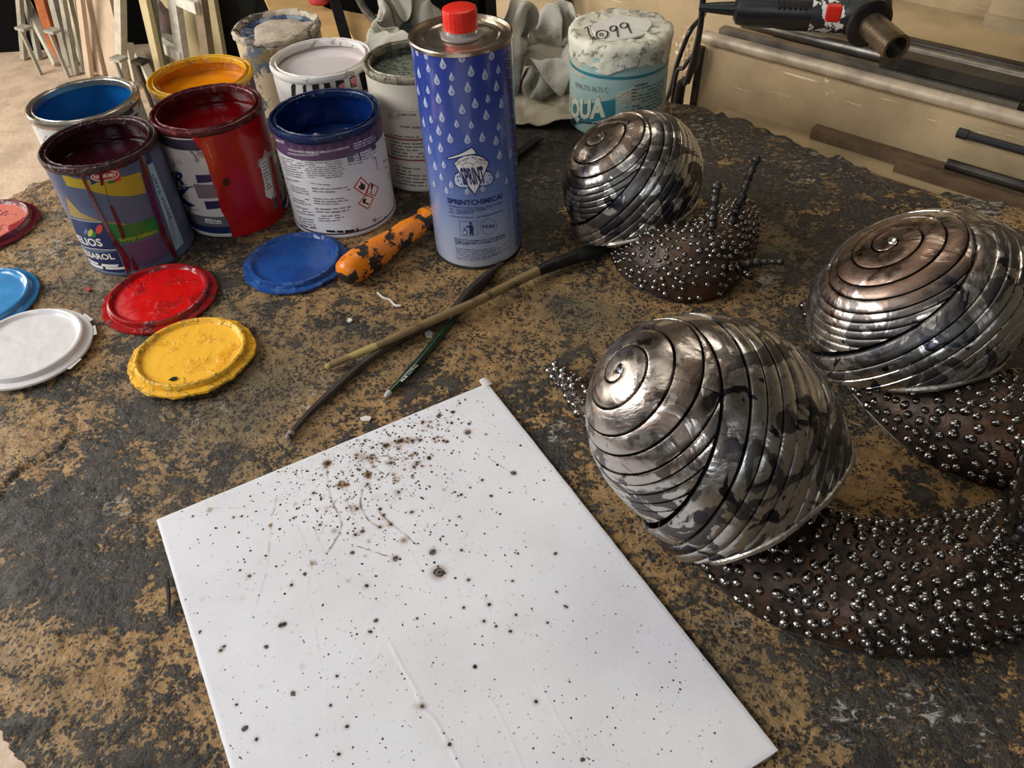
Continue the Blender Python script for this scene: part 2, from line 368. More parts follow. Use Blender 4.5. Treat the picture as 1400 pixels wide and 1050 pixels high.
# lengths of stock on the shelf
def stock(name, label, cat, group, pts, kind, m, r=.006):
    bm = bmesh.new()
    if kind == 'rod': tube(bm, pts, r, 14)
    elif kind == 'bar': bar(bm, pts[0], pts[1], r*2, r*1.1)
    elif kind == 'box': bar(bm, pts[0], pts[1], r*2, r*2)
    elif kind == 'angle':
        a, b = Vector(pts[0]), Vector(pts[1]); bar(bm, a, b, r*3, .002)
        n = Vector(PN)*r*1.5; bar(bm, a+n+Vector((0, 0, -r)), b+n+Vector((0, 0, -r)), .002, r*2.2)
    o = obj(name, bm, m, None, kind == 'rod'); tag(o, label, cat, group); return o
stock('steel_pipe', 'pale dusty pipe along the front edge of the steel rack', 'pipe', None, [rk(-.05, .160, .0080), rk(1.05, .160, .0080)], 'rod', M_palesteel, .0088)
stock('steel_bar', 'grey square bar lying just behind the pale front pipe', 'bar', None, [rk(-.035, .178, .0125), rk(.36, .178, .0125)], 'box', M_steel, .0075)
stock('flat_bar', 'wide dark flat bar whose squared end sits behind the front pipe at right', 'bar', None, [rk(.19, .190, .0290), rk(1.05, .190, .0290)], 'bar', M_darksteel, .013)
stock('steel_pipe', 'grey pipe with light highlight behind the wide flat bar', 'pipe', None, [rk(-.02, .212, .0190), rk(1.05, .212, .0190)], 'rod', M_steel, .0085)
stock('steel_bar', 'dark square bar lying under the power tool', 'bar', None, [rk(.02, .234, .0120), rk(1.05, .234, .0120)], 'box', M_darksteel, .0085)
stock('steel_pipe', 'grey round pipe beside the dark square bar under the power tool', 'pipe', None, [rk(.0, .258, .0140), rk(1.05, .258, .0140)], 'rod', M_steel, .0075)
stock('steel_pipe', 'thin dark pipe second from the chipped beige ledge', 'pipe', None, [rk(.02, .280, .0120), rk(1.05, .280, .0120)], 'rod', M_darksteel, .0085)
stock('steel_bar', 'dark bar in the shade below the chipped beige ledge', 'bar', None, [rk(.0, .298, .0080), rk(1.05, .298, .0080)], 'box', M_darksteel, .0065)
# timber and rods in front of the beige panel
M_lath = plain('brown_lath', srgb(112, 88, 62), .75, var=.25, sc=25, bump=.001)
def ledge_piece(name, label, cat, pa, pb, off, kind, m, r):
    a = rkuv(*pa, off); b = rkuv(*pb, off)
    z = (a[1]+b[1])/2; b1 = b[0]+(b[0]-a[0])*.6
    return stock(name, label, cat, None, [rk(a[0], off, z), rk(b1, off, z)], kind, m, r)
zt = -.076
def lie(name, label, cat, upx, off, kind, m, r, z, length=.5):
    a = rkuv(upx[0], upx[1], off)[0]
    return stock(name, label, cat, None, [rk(a, off, z), rk(a+length, off, z)], kind, m, r)
lie('wooden_lath', 'long brown wooden lath lying against the beige panel beside the bench', 'lath', (1115, 165), .142, 'box', M_lath, .0075, -.0685, .7)
lie('wooden_lath', 'second brown lath end starting halfway along, in front of the long lath', 'lath', (1236, 190), .124, 'box', M_lath, .0065, -.0695, .6)
lie('metal_rod', 'short dark rod with a pale sawn end on the lower ledge at right', 'rod', (1300, 208), .135, 'rod', M_darksteel, .0065, -.0545, .5)
M_black = plain('black_plastic', srgb(22, 22, 24), .38, var=.1, bump=.0001)
bm = bmesh.new(); a = rkuv(1310, 182, .146)[0]
tube(bm, [rk(a, .143, -.018), rk(a+.012, .143, -.018)], .0062, 10); tube(bm, [rk(a+.012, .143, -.018), rk(a+.03, .143, -.018), rk(a+.5, .143, -.018)], .0048, 10)
tag(obj('metal_rod', bm, M_black), 'thin black rod with a capped end held high against the beige panel at right', 'rod')
# brown strut and hanging strip behind the taped can
bm = bmesh.new(); a = rkuv(763, 48, .45); b = rkuv(772, -60, .45); bar(bm, rk(a[0]-.01, .455, a[1]-.3), rk(b[0], .455, b[1]+.1), .022, .012, tuple(PN))
tag(obj('wooden_strut', bm, plain('orange_timber', srgb(160, 108, 66), .7, var=.2)), 'orange-brown wooden strut upright against the beige panel behind the taped can', 'strut')
bm = bmesh.new(); a = rkuv(783, 45, .44); b = rkuv(775, -40, .44); tube(bm, [rk(a[0]+.02, .44, a[1]-.3), rk(a[0], .44, a[1]), rk(b[0], .44, b[1])], .0035, 8)
tag(obj('cable', bm, M_black), 'thin black cable hanging beside the orange-brown strut', 'cable')

# ---- power tool lying on the stock
zt0 = .064
tool = tag(empty('angle_grinder', rk(.16, .26, .04)), 'black power grinder with red switch and bare metal spindle lying on the steel rack', 'power tool')
tl = Vector(tool.location)
def tadd(name, bm, m, par=None, smooth=True):
    for v in bm.verts: v.co -= tl
    return obj(name, bm, m, par or tool, smooth, 40)
def tp(u, v, z): return Vector(at(u, v, z))
A = tp(1008, 12, zt0); B = tp(1108, 16, zt0); C = tp(1160, 20, zt0); D = tp(1212, 16, zt0+.004)
ax = (B-A).normalized()
bm = bmesh.new(); tube(bm, [A-ax*.004, A, A+ax*.012, A+ax*.05, A+(B-A)*.75, B], [.012, .0185, .0215, .0215, .0235, .0235], 24); body = tadd('motor_body', bm, M_black)
bm = bmesh.new()
for k in range(6):
    p = A+ax*(.045+k*.0065); q = Vector((0, -.6, .8)).normalized()
    bar(bm, p+q*.0205+Vector((0, 0, 0)), p+q*.0205+Vector((0, -.012, -.006)), .0025, .004)
tadd('vent_slot', bm, plain('vent_black', (.004, .004, .004), .8, bump=0), body, False)
bm = bmesh.new(); tube(bm, [B, B+ax*.006, B+ax*.026, C], [.0238, .0240, .0240, .0225], 24); tadd('label_sleeve', bm, splat('torn_white_label', srgb(214, 208, 198), srgb(30, 30, 32), 60, .5, .52, .5, .5, bump=.0002))
bm = bmesh.new(); tube(bm, [C-ax*.008, C, C+(D-C)*.45, C+(D-C)*.8, D, D+ax*.004], [.021, .0245, .030, .030, .024, .012], 24); head = tadd('gear_head', bm, M_black)
bm = bmesh.new(); sw = tp(1140, 18, zt0+.022)
bx(bm, (-.0085, -.006, -.009), (.0085, .008, .009), Matrix.Translation(sw) @ ax.to_track_quat('X', 'Z').to_matrix().to_4x4()); bmesh.ops.bevel(bm, geom=bm.edges[:], offset=.0015, segments=2, affect='EDGES')
tadd('switch', bm, plain('red_plastic', srgb(215, 40, 25), .35, bump=0))
S0 = tp(1188, 32, zt0+.012); S1 = tp(1226, 66, zt0+.006); sd = (S1-S0).normalized()
bm = bmesh.new(); tube(bm, [S0-sd*.004, S0, S0+sd*.0025, S0+sd*.005], [.027, .0285, .0285, .024], 32); tadd('guard_ring', bm, M_darksteel, head)
bm = bmesh.new(); tube(bm, [S0, S0+sd*.01, S1], [.0150, .0158, .0165], 24, cap=False)
tube(bm, [S1, S1-sd*.001, S1-sd*.02], [.0165, .0125, .0122], 24, cap=False); bmesh.ops.contextual_create
tadd('spindle', bm, plain('bare_spindle_steel', srgb(140, 122, 100), .35, .9, .2, 60, .0003))
bm = bmesh.new(); tube(bm, [S1-sd*.012, S1-sd*.0125], [.0122, .0122], 20); tadd('spindle_bore', bm, M_black)
c0 = A-ax*.004
bm = bmesh.new(); tube(bm, [c0, c0-ax*.02, c0-ax*.045], [.009, .0075, .005], 12); tadd('cord_sleeve', bm, M_black)
pts = [c0-ax*.04]
for u, v, z in ((962, 20, .03), (945, 40, -.02), (935, 62, -.07), (925, 90, -.14), (917, 122, -.22), (905, 150, -.4)):
    pts.append(Vector(onplane(u, v, rk(0, .20 if v < 30 else .165, 0), PN)))
bm = bmesh.new(); tube(bm, smooth_poly(pts, 6), .0036, 8); tadd('cord', bm, M_black)
for L, lab in (([(964, -30), (961, 0), (957, 40), (948, 80), (938, 112), (925, 135)], 'black cable hanging straight down beside the grinder cord'),
               ([(957, 42), (952, 70), (946, 95), (940, 112), (932, 128)], 'lower black cable bunched beside the rack brace'),
               ([(948, 74), (935, 92), (921, 122)], 'short thin black cable crossing toward the bench corner')):
    bm = bmesh.new(); off = .13 if len(L) != 6 else .12
    P_ = [onplane(u, v, rk(0, off, 0), PN) for u, v in L]; P_.append((P_[-1][0], P_[-1][1], P_[-1][2]-.25))
    tube(bm, smooth_poly(P_, 6), .0042 if len(L) > 3 else .003, 8)
    tag(obj('cable', bm, M_black), lab, 'cable')
# raised paint chips on the beige sheet
bm = bmesh.new()
for k in range(26):
    u, v = rnd.gauss(935, 5), rnd.gauss(72, 17); p = Vector(onplane(u, v, rk(0, .466, 0), PN)); r = rnd.uniform(.001, .0045)
    nn = [bm.verts.new(p+Vector(PD)*math.cos(a)*r*rnd.uniform(.5, 1.2)+Vector((0, 0, 1))*math.sin(a)*r*rnd.uniform(.7, 1.6)) for a in [i*PI/3 for i in range(6)]]
    top = bm.verts.new(p-Vector(PN)*.0015)
    for i in range(6): bm.faces.new((nn[i], nn[(i+1) % 6], top))
o = radd('paint_chips', bm, plain('pink_white_filler', srgb(226, 196, 168), .7, bump=0)); o['kind'] = 'stuff'

# ================================================================== BACKGROUND MIDDLE: boards behind the bench
M_ply = plain('pale_plywood', srgb(226, 184, 122), .6, var=.1, sc=8, bump=.0005)
M_dark = plain('sooty_black', srgb(11, 10, 10), .9, spec=.1, bump=.001)
zb = -.42
low = tag(empty('side_table', (*at(470, 20, zb)[:2], -LIFT)), 'low dark table carrying pale plywood behind the cans', 'table')
def ladd(name, bm, m, par=low, smooth=False):
    for v in bm.verts: v.co -= Vector(par.location)
    return obj(name, bm, m, par, smooth)
bm = bmesh.new(); c4 = [at(*p, zb-.02) for p in ((345, 150), (350, -60), (660, -60), (640, 150))]
vs = [bm.verts.new(p) for p in c4]+[bm.verts.new((p[0], p[1], p[2]-.03)) for p in c4]
for f in ((3, 2, 1, 0), (4, 5, 6, 7), (0, 1, 5, 4), (1, 2, 6, 5), (2, 3, 7, 6), (3, 0, 4, 7)): bm.faces.new([vs[i] for i in f])
ladd('table_top', bm, M_dark)
for p in c4:
    q = Vector(p)*.94+Vector(at(500, 50, zb))*.06
    bm = bmesh.new(); bx(bm, (q.x-.02, q.y-.02, -LIFT), (q.x+.02, q.y+.02, zb-.05)); ladd('leg', bm, M_dark)
def slab(name, px, z, th, m, label=None, cat=None):
    c = [Vector(at(*p, z)) for p in px]; bm = bmesh.new(); n = len(c)
    a = [bm.verts.new(p) for p in c]; b = [bm.verts.new(p-Vector((0, 0, th))) for p in c]
    bm.faces.new(a); bm.faces.new(b[::-1])
    for i in range(n): bm.faces.new((a[i], b[i], b[(i+1) % n], a[(i+1) % n]))
    bmesh.ops.recalc_face_normals(bm, faces=bm.faces[:])
    return tag(obj(name, bm, m, None, False), label, cat)
slab('plywood_board', [(352, -25), (420, 130), (520, 130), (462, 17), (440, 8), (425, -25)], zb+.0, .018, M_ply, 'pale plywood board nearest the splattered closed can, its edge cut in a curve', 'board')
slab('plywood_board', [(462, 13), (520, 120), (600, 120), (560, 18), (500, 20)], zb+.020, .018, M_ply, 'pale plywood board behind the white can, crossed by a dark strap', 'board')
bm = bmesh.new()
for L in (([(452, -20), (463, 10), (475, 50), (483, 90)]),):
    bar(bm, at(450, -25, zb+.06), at(478, 70, zb+.035), .03, .006)
tag(obj('metal_strap', bm, M_black), 'wide dark strap crossing the plywood boards', 'strap')
bm = bmesh.new(); tube(bm, [at(480, -20, zb+.07), at(500, 15, zb+.05), at(520, 36, zb+.032), at(545, 60, zb+.032)], .012, 8)
tag(obj('metal_strip', bm, M_steel, None), 'narrow grey strip lying over the plywood toward the rag', 'strip')
bm = bmesh.new(); bmesh.ops.create_icosphere(bm, subdivisions=3, radius=.02, matrix=Matrix.Translation(at(436, 1, zb+.03)) @ Matrix.Diagonal((1.6, 1, .7, 1)))
tag(obj('red_cloth_scrap', bm, plain('red_cloth', srgb(190, 50, 40), .7)), 'small red scrap at the top edge above the closed can', 'cloth')
# dark cabinet behind
xc = onplane(297, 50, (0, 3.35, 0), (0, 1, 0))[0]; bm = bmesh.new(); bx(bm, (xc, 3.36, -LIFT), (.10, 3.58, .9))
cab = tag(obj('dark_cabinet', bm, M_wallback, None, False), 'dark green-black cabinet standing behind the plywood and the closed can', 'cabinet')

# ================================================================== BACKGROUND LEFT: stock leaning on the wall
WP = np.array(at(60, 96, -LIFT)); WQ = np.array(at(190, 130, -LIFT)); WD = (WQ-WP)/np.linalg.norm(WQ-WP); WN = np.array([-WD[1], WD[0], 0])
def lean(name, label, cat, foot, top, wd, th, m, back=.0, group=None, extend=2.2, off=.0):
    """a board standing on the floor at pixel foot whose centre line passes through pixel top, leaning on the wall"""
    n = WN; f = np.array(at(*foot, -LIFT))+n*back*2
    t = np.array(onplane(*top, f+n*(.04+back), n)); t = f+(t-f)*extend
    bm = bmesh.new(); bar(bm, f+np.array([0, 0, th*.3]), t, wd, th, tuple(n))
    return tag(obj(name, bm, m, None, False), label, cat, group)
M_pw = plain('whitewashed_timber', srgb(205, 198, 178), .7, var=.12, sc=20, bump=.0008)
M_gw = plain('grey_green_profile', srgb(172, 168, 152), .6, .05, .15, 20, .0005)
M_or = plain('rusty_orange_timber', srgb(176, 98, 48), .7, var=.2, sc=14, bump=.001)
M_pk = plain('pinkish_board', srgb(206, 184, 158), .7, var=.1, sc=10, bump=.0008)
M_cr = plain('cream_panel', srgb(206, 192, 148), .6, var=.08, sc=6, bump=.0005)
bm = bmesh.new(); bx(bm, (-2.9, 3.62, -LIFT), (-.2, 3.7, 1.4)); tag(obj('black_partition', bm, M_dark, None, False), 'black partition the boards and profiles lean against', 'partition')
L = [
 ('steel_profile', 'leftmost pale profile with a cross foot, leaning in the dark corner', 'profile', (34, 82), (27, 0), .022, .02, M_gw),
 ('steel_profile', 'second pale profile from the left, leaning in the dark corner', 'profile', (46, 86), (36, 0), .022, .02, M_gw),
 ('steel_profile', 'pale profile just left of the orange board', 'profile', (62, 99), (44, 20), .026, .03, M_pw),
 ('wooden_board', 'orange wooden board leaning among the pale profiles', 'board', (82, 88), (56, 0), .06, .02, M_or),
 ('wooden_lath', 'grey-white wide lath right of the orange board', 'lath', (87, 96), (72, 0), .035, .02, M_gw),
 ('wooden_lath', 'first of the thin white laths right of the orange board', 'lath', (100, 101), (78, 0), .022, .02, M_pw),
 ('wooden_lath', 'second of the thin white laths right of the orange board', 'lath', (105, 103), (86, 0), .022, .02, M_gw),
 ('wooden_lath', 'grey-green thin lath among the white ones', 'lath', (109, 103), (95, 0), .018, .02, M_pw),
 ('wooden_lath', 'thin upright pinkish lath crossing in front of the slanted laths', 'lath', (113, 107), (104, 0), .018, .02, M_pk),
 ('wooden_lath', 'slanted cream lath left of the wide pinkish board', 'lath', (124, 106), (110, 0), .026, .02, M_pk),
 ('wooden_lath', 'slanted tan lath touching the wide pinkish board', 'lath', (132, 108), (117, 0), .034, .02, M_pk),
 ('wooden_board', 'wide pale pinkish board with a small knot leaning at the wall', 'board', (148, 118), (139, 0), .125, .018, M_pk),
 ('steel_profile', 'grey-white profile right of the wide pinkish board', 'profile', (168, 124), (165, 0), .030, .03, M_pw),
 ('steel_profile', 'thin pale leg in the dark gap right of the profiles', 'profile', (180, 120), (176, 60), .018, .03, M_pw),
 ('steel_profile', 'pale leg with dark foot standing above the light blue can', 'profile', (200, 142), (190, 75), .022, .03, M_pw),
]
for i, (n_, lab, cat, f, t, wd, th, m) in enumerate(L):
    lean(n_, lab, cat, f, t, wd, th, m, back=.016*(i % 3), extend=1.9 if i < 13 else 1.02)
# small trestle feet
for i, (px, lab) in enumerate((((32, 38, -.0), 'low grey shelf bracket between the two leftmost profiles'), ((72, 42, 0), 'grey bracket in front of the orange board'), ((162, 80, 0), 'small grey bracket on the profile right of the wide board'), ((192, 84, 0), 'dark bracket above the light blue can'))):
    f = np.array(at(px[0], px[1]+58, -LIFT)); p = Vector(onplane(px[0], px[1], f, WN)); bm = bmesh.new()
    bar(bm, p-Vector(WD)*.028, p+Vector(WD)*.028, .04, .010); bar(bm, p-Vector(WD)*.024-Vector((0, 0, .008)), p-Vector(WD)*.024-Vector((0, 0, p.z+LIFT)), .012, .012, tuple(WN))
    tag(obj('bracket', bm, M_gw if i < 3 else M_darksteel, None, False), lab, 'bracket')
# the cream panels and frames above the orange can
def wallpoly(name, px, off, th, m, label=None, cat=None, par=None):
    f = np.array(at(215, 140, -LIFT)); c = [Vector(onplane(u, v, f+WN*off, WN)) for u, v in px]; bm = bmesh.new(); n = len(c)
    a = [bm.verts.new(p) for p in c]; b = [bm.verts.new(p+Vector(WN)*th) for p in c]
    bm.faces.new(a); bm.faces.new(b[::-1])
    for i in range(n): bm.faces.new((a[i], b[i], b[(i+1) % n], a[(i+1) % n]))
    bmesh.ops.recalc_face_normals(bm, faces=bm.faces[:])
    o = obj(name, bm, m, par, False)
    return tag(o, label, cat)
wallpoly('cream_board', [(180, -40), (191, -40), (219, 92), (231, 150), (221, 150), (212, 95)], .03, .02, M_cr, 'narrow cream board leaning left of the white frame', 'board')
wallpoly('green_board', [(191, -40), (203, -40), (216, 60), (236, 150), (229, 150), (219, 92)], .06, .02, plain('grey_green_board', srgb(118, 128, 104), .7), 'narrow grey-green board beside the narrow cream one', 'board')
wallpoly('cream_board', [(205, -60), (232, -60), (262, 150), (245, 150)], .30, .02, M_cr, 'cream board behind the left upright of the white frame', 'board')
wallpoly('cream_board', [(235, -60), (282, -60), (318, 150), (262, 150)], .30, .02, M_cr, 'wide cream panel seen through the white frame above the orange can', 'board')
fr = tag(empty('white_frame', at(250, 160, -LIFT)), 'white metal frame leaning in front of cream panels above the orange can', 'frame')
def fradd(px, m=M_pw, off=.12):
    f = np.array(at(215, 140, -LIFT)); c = [Vector(onplane(u, v, f+WN*off, WN)) for u, v in px]
    bm = bmesh.new(); bar(bm, c[0], c[1], px_w, .03, tuple(WN))
    for v in bm.verts: v.co -= fr.location
    return bm
px_w = .04
M_white = plain('white_paint', srgb(232, 228, 214), .5, bump=0)
obj('upright', fradd([(234, -30), (256, 120)]), M_white, fr, False)
obj('upright', fradd([(271, -20), (295, 150)], off=.13), plain('taupe_paint', srgb(140, 124, 100), .6), fr, False)
obj('rail', fradd([(244, -2), (271, 10)], off=.11), M_white, fr, False)
obj('rail', fradd([(214, 58), (250, 77)], off=.11), M_white, fr, False)
obj('rail', fradd([(214, 49), (243, 62)], off=.16), M_gw, fr, False)
bm = bmesh.new(); f = np.array(at(215, 140, -LIFT)); p = Vector(onplane(226, 36, f+WN*.2, WN))
bmesh.ops.create_icosphere(bm, subdivisions=4, radius=.055, matrix=Matrix.Translation(p) @ Matrix.Diagonal((.7, .7, 1.7, 1)))
for v in bm.verts: v.co += (v.co-p)*mnoise.noise(v.co*22)*.4
tag(obj('cloth_bundle', bm, plain('mauve_cloth', srgb(150, 128, 124), .9, var=.3, sc=12)), 'small mauve-brown bundle resting on the rail of the white frame', 'cloth')

# ================================================================== PRINT ON ROUND TINS
class Round:
    def __init__(s, name, label, cat, x, y, r, h, group=None):
        s.x, s.y, s.r, s.h = x, y, r, h; s.a0 = math.atan2(-y, -x); s.bms = {}
        s.root = tag(empty(name, (x, y, 0.0008)), label, cat, group)
    def uv(s, u, v):
        d = ray(u, v); ox, oy = -s.x, -s.y; R = s.r
        a = d[0]**2+d[1]**2; b = 2*(ox*d[0]+oy*d[1]); c = ox*ox+oy*oy-R*R; q = b*b-4*a*c
        if q < 0: t = -b/(2*a)
        else: t = (-b-math.sqrt(q))/(2*a)
        px, py, pz = ox+d[0]*t, oy+d[1]*t, CAMH+d[2]*t
        da = (math.atan2(py, px)-s.a0+PI) % (2*PI)-PI
        return (da*R, pz-.0008)
    def wrap(s, bm, off):
        """flat (x = arc, y = height) mesh onto the tin"""
        xs = [v.co.x for v in bm.verts]
        if not xs: return
        lo, hi = min(xs), max(xs); st = .0028; k = math.ceil(lo/st)
        while k*st < hi:
            bmesh.ops.bisect_plane(bm, geom=bm.verts[:]+bm.edges[:]+bm.faces[:], plane_co=(k*st, 0, 0), plane_no=(1, 0, 0)); k += 1
        for v in bm.verts:
            a = s.a0+v.co.x/s.r; R = s.r+off+v.co.z; z = v.co.y
            v.co = Vector((R*math.cos(a), R*math.sin(a), z))
    def add(s, key, m, bm):
        me = bpy.data.meshes.new('t'); bm.to_mesh(me); bm.free()
        if (key, m.name) not in s.bms: s.bms[(key, m.name)] = (bmesh.new(), m)
        s.bms[(key, m.name)][0].from_mesh(me); bpy.data.meshes.remove(me)
    def flush(s):
        for (key, _), (bm, m) in s.bms.items():
            # faces outward
            for f in bm.faces:
                c = f.calc_center_median(); f.normal_update()
                if f.normal.x*c.x+f.normal.y*c.y < 0: f.normal_flip()
            o = obj(key, bm, m, s.root, True, 60)
            if key == 'fine_print': o['kind'] = 'stuff'
        s.bms = {}
    def poly(s, key, m, px, off=.0002, raw=False, thick=0):
        P = px if raw else [s.uv(*p) for p in px]
        bm = bmesh.new(); f = bm.faces.new([bm.verts.new((x, y, 0)) for x, y in P])
        bmesh.ops.triangulate(bm, faces=[f]); s.wrap(bm, off)
        if thick:
            r = bmesh.ops.extrude_face_region(bm, geom=bm.faces[:])
            for v in [g for g in r['geom'] if isinstance(g, bmesh.types.BMVert)]:
                k = 1+thick/math.hypot(v.co.x, v.co.y); v.co.x *= k; v.co.y *= k
        s.add(key, m, bm)
    def text(s, key, m, txt, A, B, Hp, off=.0005, bold=0.0, raw=False):
        """baseline from pixel A to pixel B, cap top above A at pixel Hp"""
        if not raw: A, B, Hp = s.uv(*A), s.uv(*B), s.uv(*Hp)
        me = text_mesh(txt, bold); bm = bmesh.new(); bm.from_mesh(me)
        xs = [v.co.x for v in bm.verts]; w0, w1 = min(xs), max(xs); ch = .70
        for v in bm.verts:
            tx = (v.co.x-w0)/(w1-w0); ty = v.co.y/ch
            v.co = Vector((A[0]+(B[0]-A[0])*tx+(Hp[0]-A[0])*ty, A[1]+(B[1]-A[1])*tx+(Hp[1]-A[1])*ty, 0))
        s.wrap(bm, off); s.add(key, m, bm)
    def rows(s, key, m, TL, TR, BL, n, fill=.55, off=.0004, seed=1, dens=.9, ragged=.25):
        """rows of very small print: words as tiny dashes"""
        TL, TR, BL = s.uv(*TL), s.uv(*TR), s.uv(*BL); R_ = random.Random(seed); key = 'fine_print'
        ex = Vector((TR[0]-TL[0], TR[1]-TL[1])); ey = Vector((BL[0]-TL[0], BL[1]-TL[1])); L = ex.length; rh = ey.length/n
        bm = bmesh.new(); T = Vector(TL)
        for i in range(n):
            t = 0; end = 1-R_.random()*ragged*(R_.random() < .4)
            while t < end:
                wl = R_.uniform(.5, 2.2)*rh*1.6/L; e = min(end, t+wl)
                h_ = fill*R_.uniform(.75, 1)
                if R_.random() < dens and e > t:
                    q = [T+ex*t+ey*(i/n), T+ex*e+ey*(i/n), T+ex*e+ey*((i+h_)/n), T+ex*t+ey*((i+h_)/n)]
                    bm.faces.new([bm.verts.new((a.x, a.y, 0)) for a in q])
                t = e+.5*rh/L
        s.wrap(bm, off); s.add(key, m, bm)
    def band(s, key, m, z0, z1, off=.0002, tilt=0):
        bm = bmesh.new(); lathe(bm, [(s.r+off, z0), (s.r+off, z1)], 96); s.add(key, m, bm)
    def line(s, key, m, px, wd, off=.0005):
        P = [Vector(s.uv(*p)) for p in px]
        for a, b in zip(P, P[1:]):
            d = (b-a); n = Vector((-d.y, d.x)); n.normalize(); n *= wd/2; e = d.normalized()*wd*.3
            s.poly(key, m, [tuple(a-e-n), tuple(b+e-n), tuple(b+e+n), tuple(a-e+n)], off, raw=True)
_tc = {}
def text_mesh(txt, bold=0.0):
    if (txt, bold) in _tc: return _tc[(txt, bold)]
    cu = bpy.data.curves.new('t', 'FONT'); cu.body = txt; cu.resolution_u = 2; cu.offset = bold; cu.size = 1
    o = bpy.data.objects.new('t', cu); COL.objects.link(o)
    bpy.context.view_layer.update()
    me = bpy.data.meshes.new_from_object(o.evaluated_get(bpy.context.evaluated_depsgraph_get()))
    bpy.data.objects.remove(o); bpy.data.curves.remove(cu); _tc[(txt, bold)] = me; return me
def ink(name, col, rough=.4, metal=0.): return plain(name, col, rough, metal, var=.05, bump=0)
I_white = ink('white_print', srgb(226, 222, 212)); I_black = ink('black_print', srgb(32, 30, 34)); I_navy = ink('navy_print', srgb(24, 32, 92))
I_grey = ink('grey_print', srgb(118, 112, 112)); I_red = ink('red_print', srgb(178, 38, 30)); I_teal = ink('teal_print', srgb(52, 118, 128))
M_tin = plain('tin_plate', srgb(196, 188, 174), .28, .95, .15, 60, .0002)

# ------------------------------------------------------------------ paint tins
def paint_tin(name, label, x, y, r, h, level, body_m, rim_m, inner_m, paint_m, wob=.0004, group='open paint tins on the workbench', seed=0, surf=None):
    T = Round(name, label, 'paint can', x, y, r, h, group); R_ = random.Random(seed)
    ph = [R_.uniform(0, 6) for _ in range(6)]
    def wb(a, j, rr, z): return (wob*.5*(math.sin(5*a+ph[0])+math.sin(17*a+ph[1]+j*.5)*.5+math.sin(31*a+ph[2]+j)*.4), wob*math.sin(7*a+ph[3]+j)*.3)
    bm = bmesh.new(); lathe(bm, [(0, .003), (r-.004, .003), (r-.002, 0), (r+.0006, .0005), (r+.0008, .003), (r, .0042), (r, h-.0075)], 96); obj('body', bm, body_m, T.root)
    bm = bmesh.new()
    lathe(bm, [(r, h-.0078), (r+.0012, h-.006), (r+.0016, h-.003), (r+.0008, h-.0006), (r-.0006, h), (r-.0016, h-.0006), (r-.0020, h-.0036), (r-.0044, h-.0040),
               (r-.0048, h-.0010), (r-.0055, h-.0002), (r-.0063, h-.0010), (r-.0065, h-.0060), (r-.0060, h-.0070)], 128, wb); obj('rim', bm, rim_m, T.root)
    bm = bmesh.new(); lathe(bm, [(r-.0062, h-.0058), (r-.0022, h-.0085), (r-.0012, h-.014), (r-.0010, h*.5), (r-.0010, .004), (0, .004)], 96); obj('inner_wall', bm, inner_m, T.root)
    bm = bmesh.new(); zl = h-level
    def ws(a, j, rr, z): return (0, surf(rr, a) if surf and rr > .001 and rr < r-.003 else 0)
    lathe(bm, [(r-.0014, zl+.0012), (r-.003, zl+.0002)]+[(rr, zl) for rr in np.linspace(r-.005, .002, 22)]+[(0, zl)], 96, ws); obj('paint', bm, paint_m, T.root)
    return T
def wet(name, col, rough=.12, var=.12, sc=30, bump=.0006): return plain(name, col, rough, 0, var, sc, bump, sc*1.5, coat=.6)
# light blue tin
M_lb_in = plain('light_blue_coating', srgb(20, 98, 160), .22, var=.2, sc=30, bump=.0003); M_lb = wet('light_blue_paint', srgb(64, 150, 208))
t_lb = paint_tin('paint_can', 'open white paint can of light blue paint at the far left', -.4170, .8150, .0536, .116, .046, splat('scuffed_white_enamel', srgb(206, 200, 188), srgb(120, 112, 100), 50, .6, .64, .45),
    splat('clean_tin_rim', srgb(180, 170, 154), srgb(60, 96, 128), 120, .62, .66, .28, .3, .8, 0), M_lb_in, M_lb, seed=1)
M_smear = ink('dark_smears', srgb(60, 60, 66))
t_lb.line('smear', M_smear, [(60, 190), (66, 202), (72, 222)], .0012); t_lb.line('smear', M_smear, [(160, 160), (180, 150)], .006); t_lb.line('smear', M_smear, [(172, 165), (188, 155)], .002)
t_lb.flush()
# orange tin
M_or_in = plain('orange_coating', srgb(206, 128, 18), .3, var=.15, sc=40, bump=.0008)
M_orp = wet('orange_paint', srgb(232, 142, 12))
t_or = paint_tin('paint_can', 'open paint can full of orange-yellow paint behind the red one', -.319, .888, .0550, .104, .019, splat('mottled_purple_label', srgb(84, 62, 84), srgb(170, 150, 120), 70, .55, .6, .5),
    splat('yellow_crusted_rim', srgb(206, 152, 22), srgb(232, 196, 110), 130, .58, .63, .4, .35, bump=.0012, extra=(srgb(120, 86, 24), .60, .66)), M_or_in, M_orp, wob=.0007, seed=2)
bm = bmesh.new(); tube(bm, [(-.0452+.0, -.012, .099), (-.040, -.016, .092), (-.036, -.017, .087), (-.030, -.016, .0865)], [.003, .0026, .002, .001], 8, squash=.5); obj('paint_drip', bm, M_or_in, t_or.root)
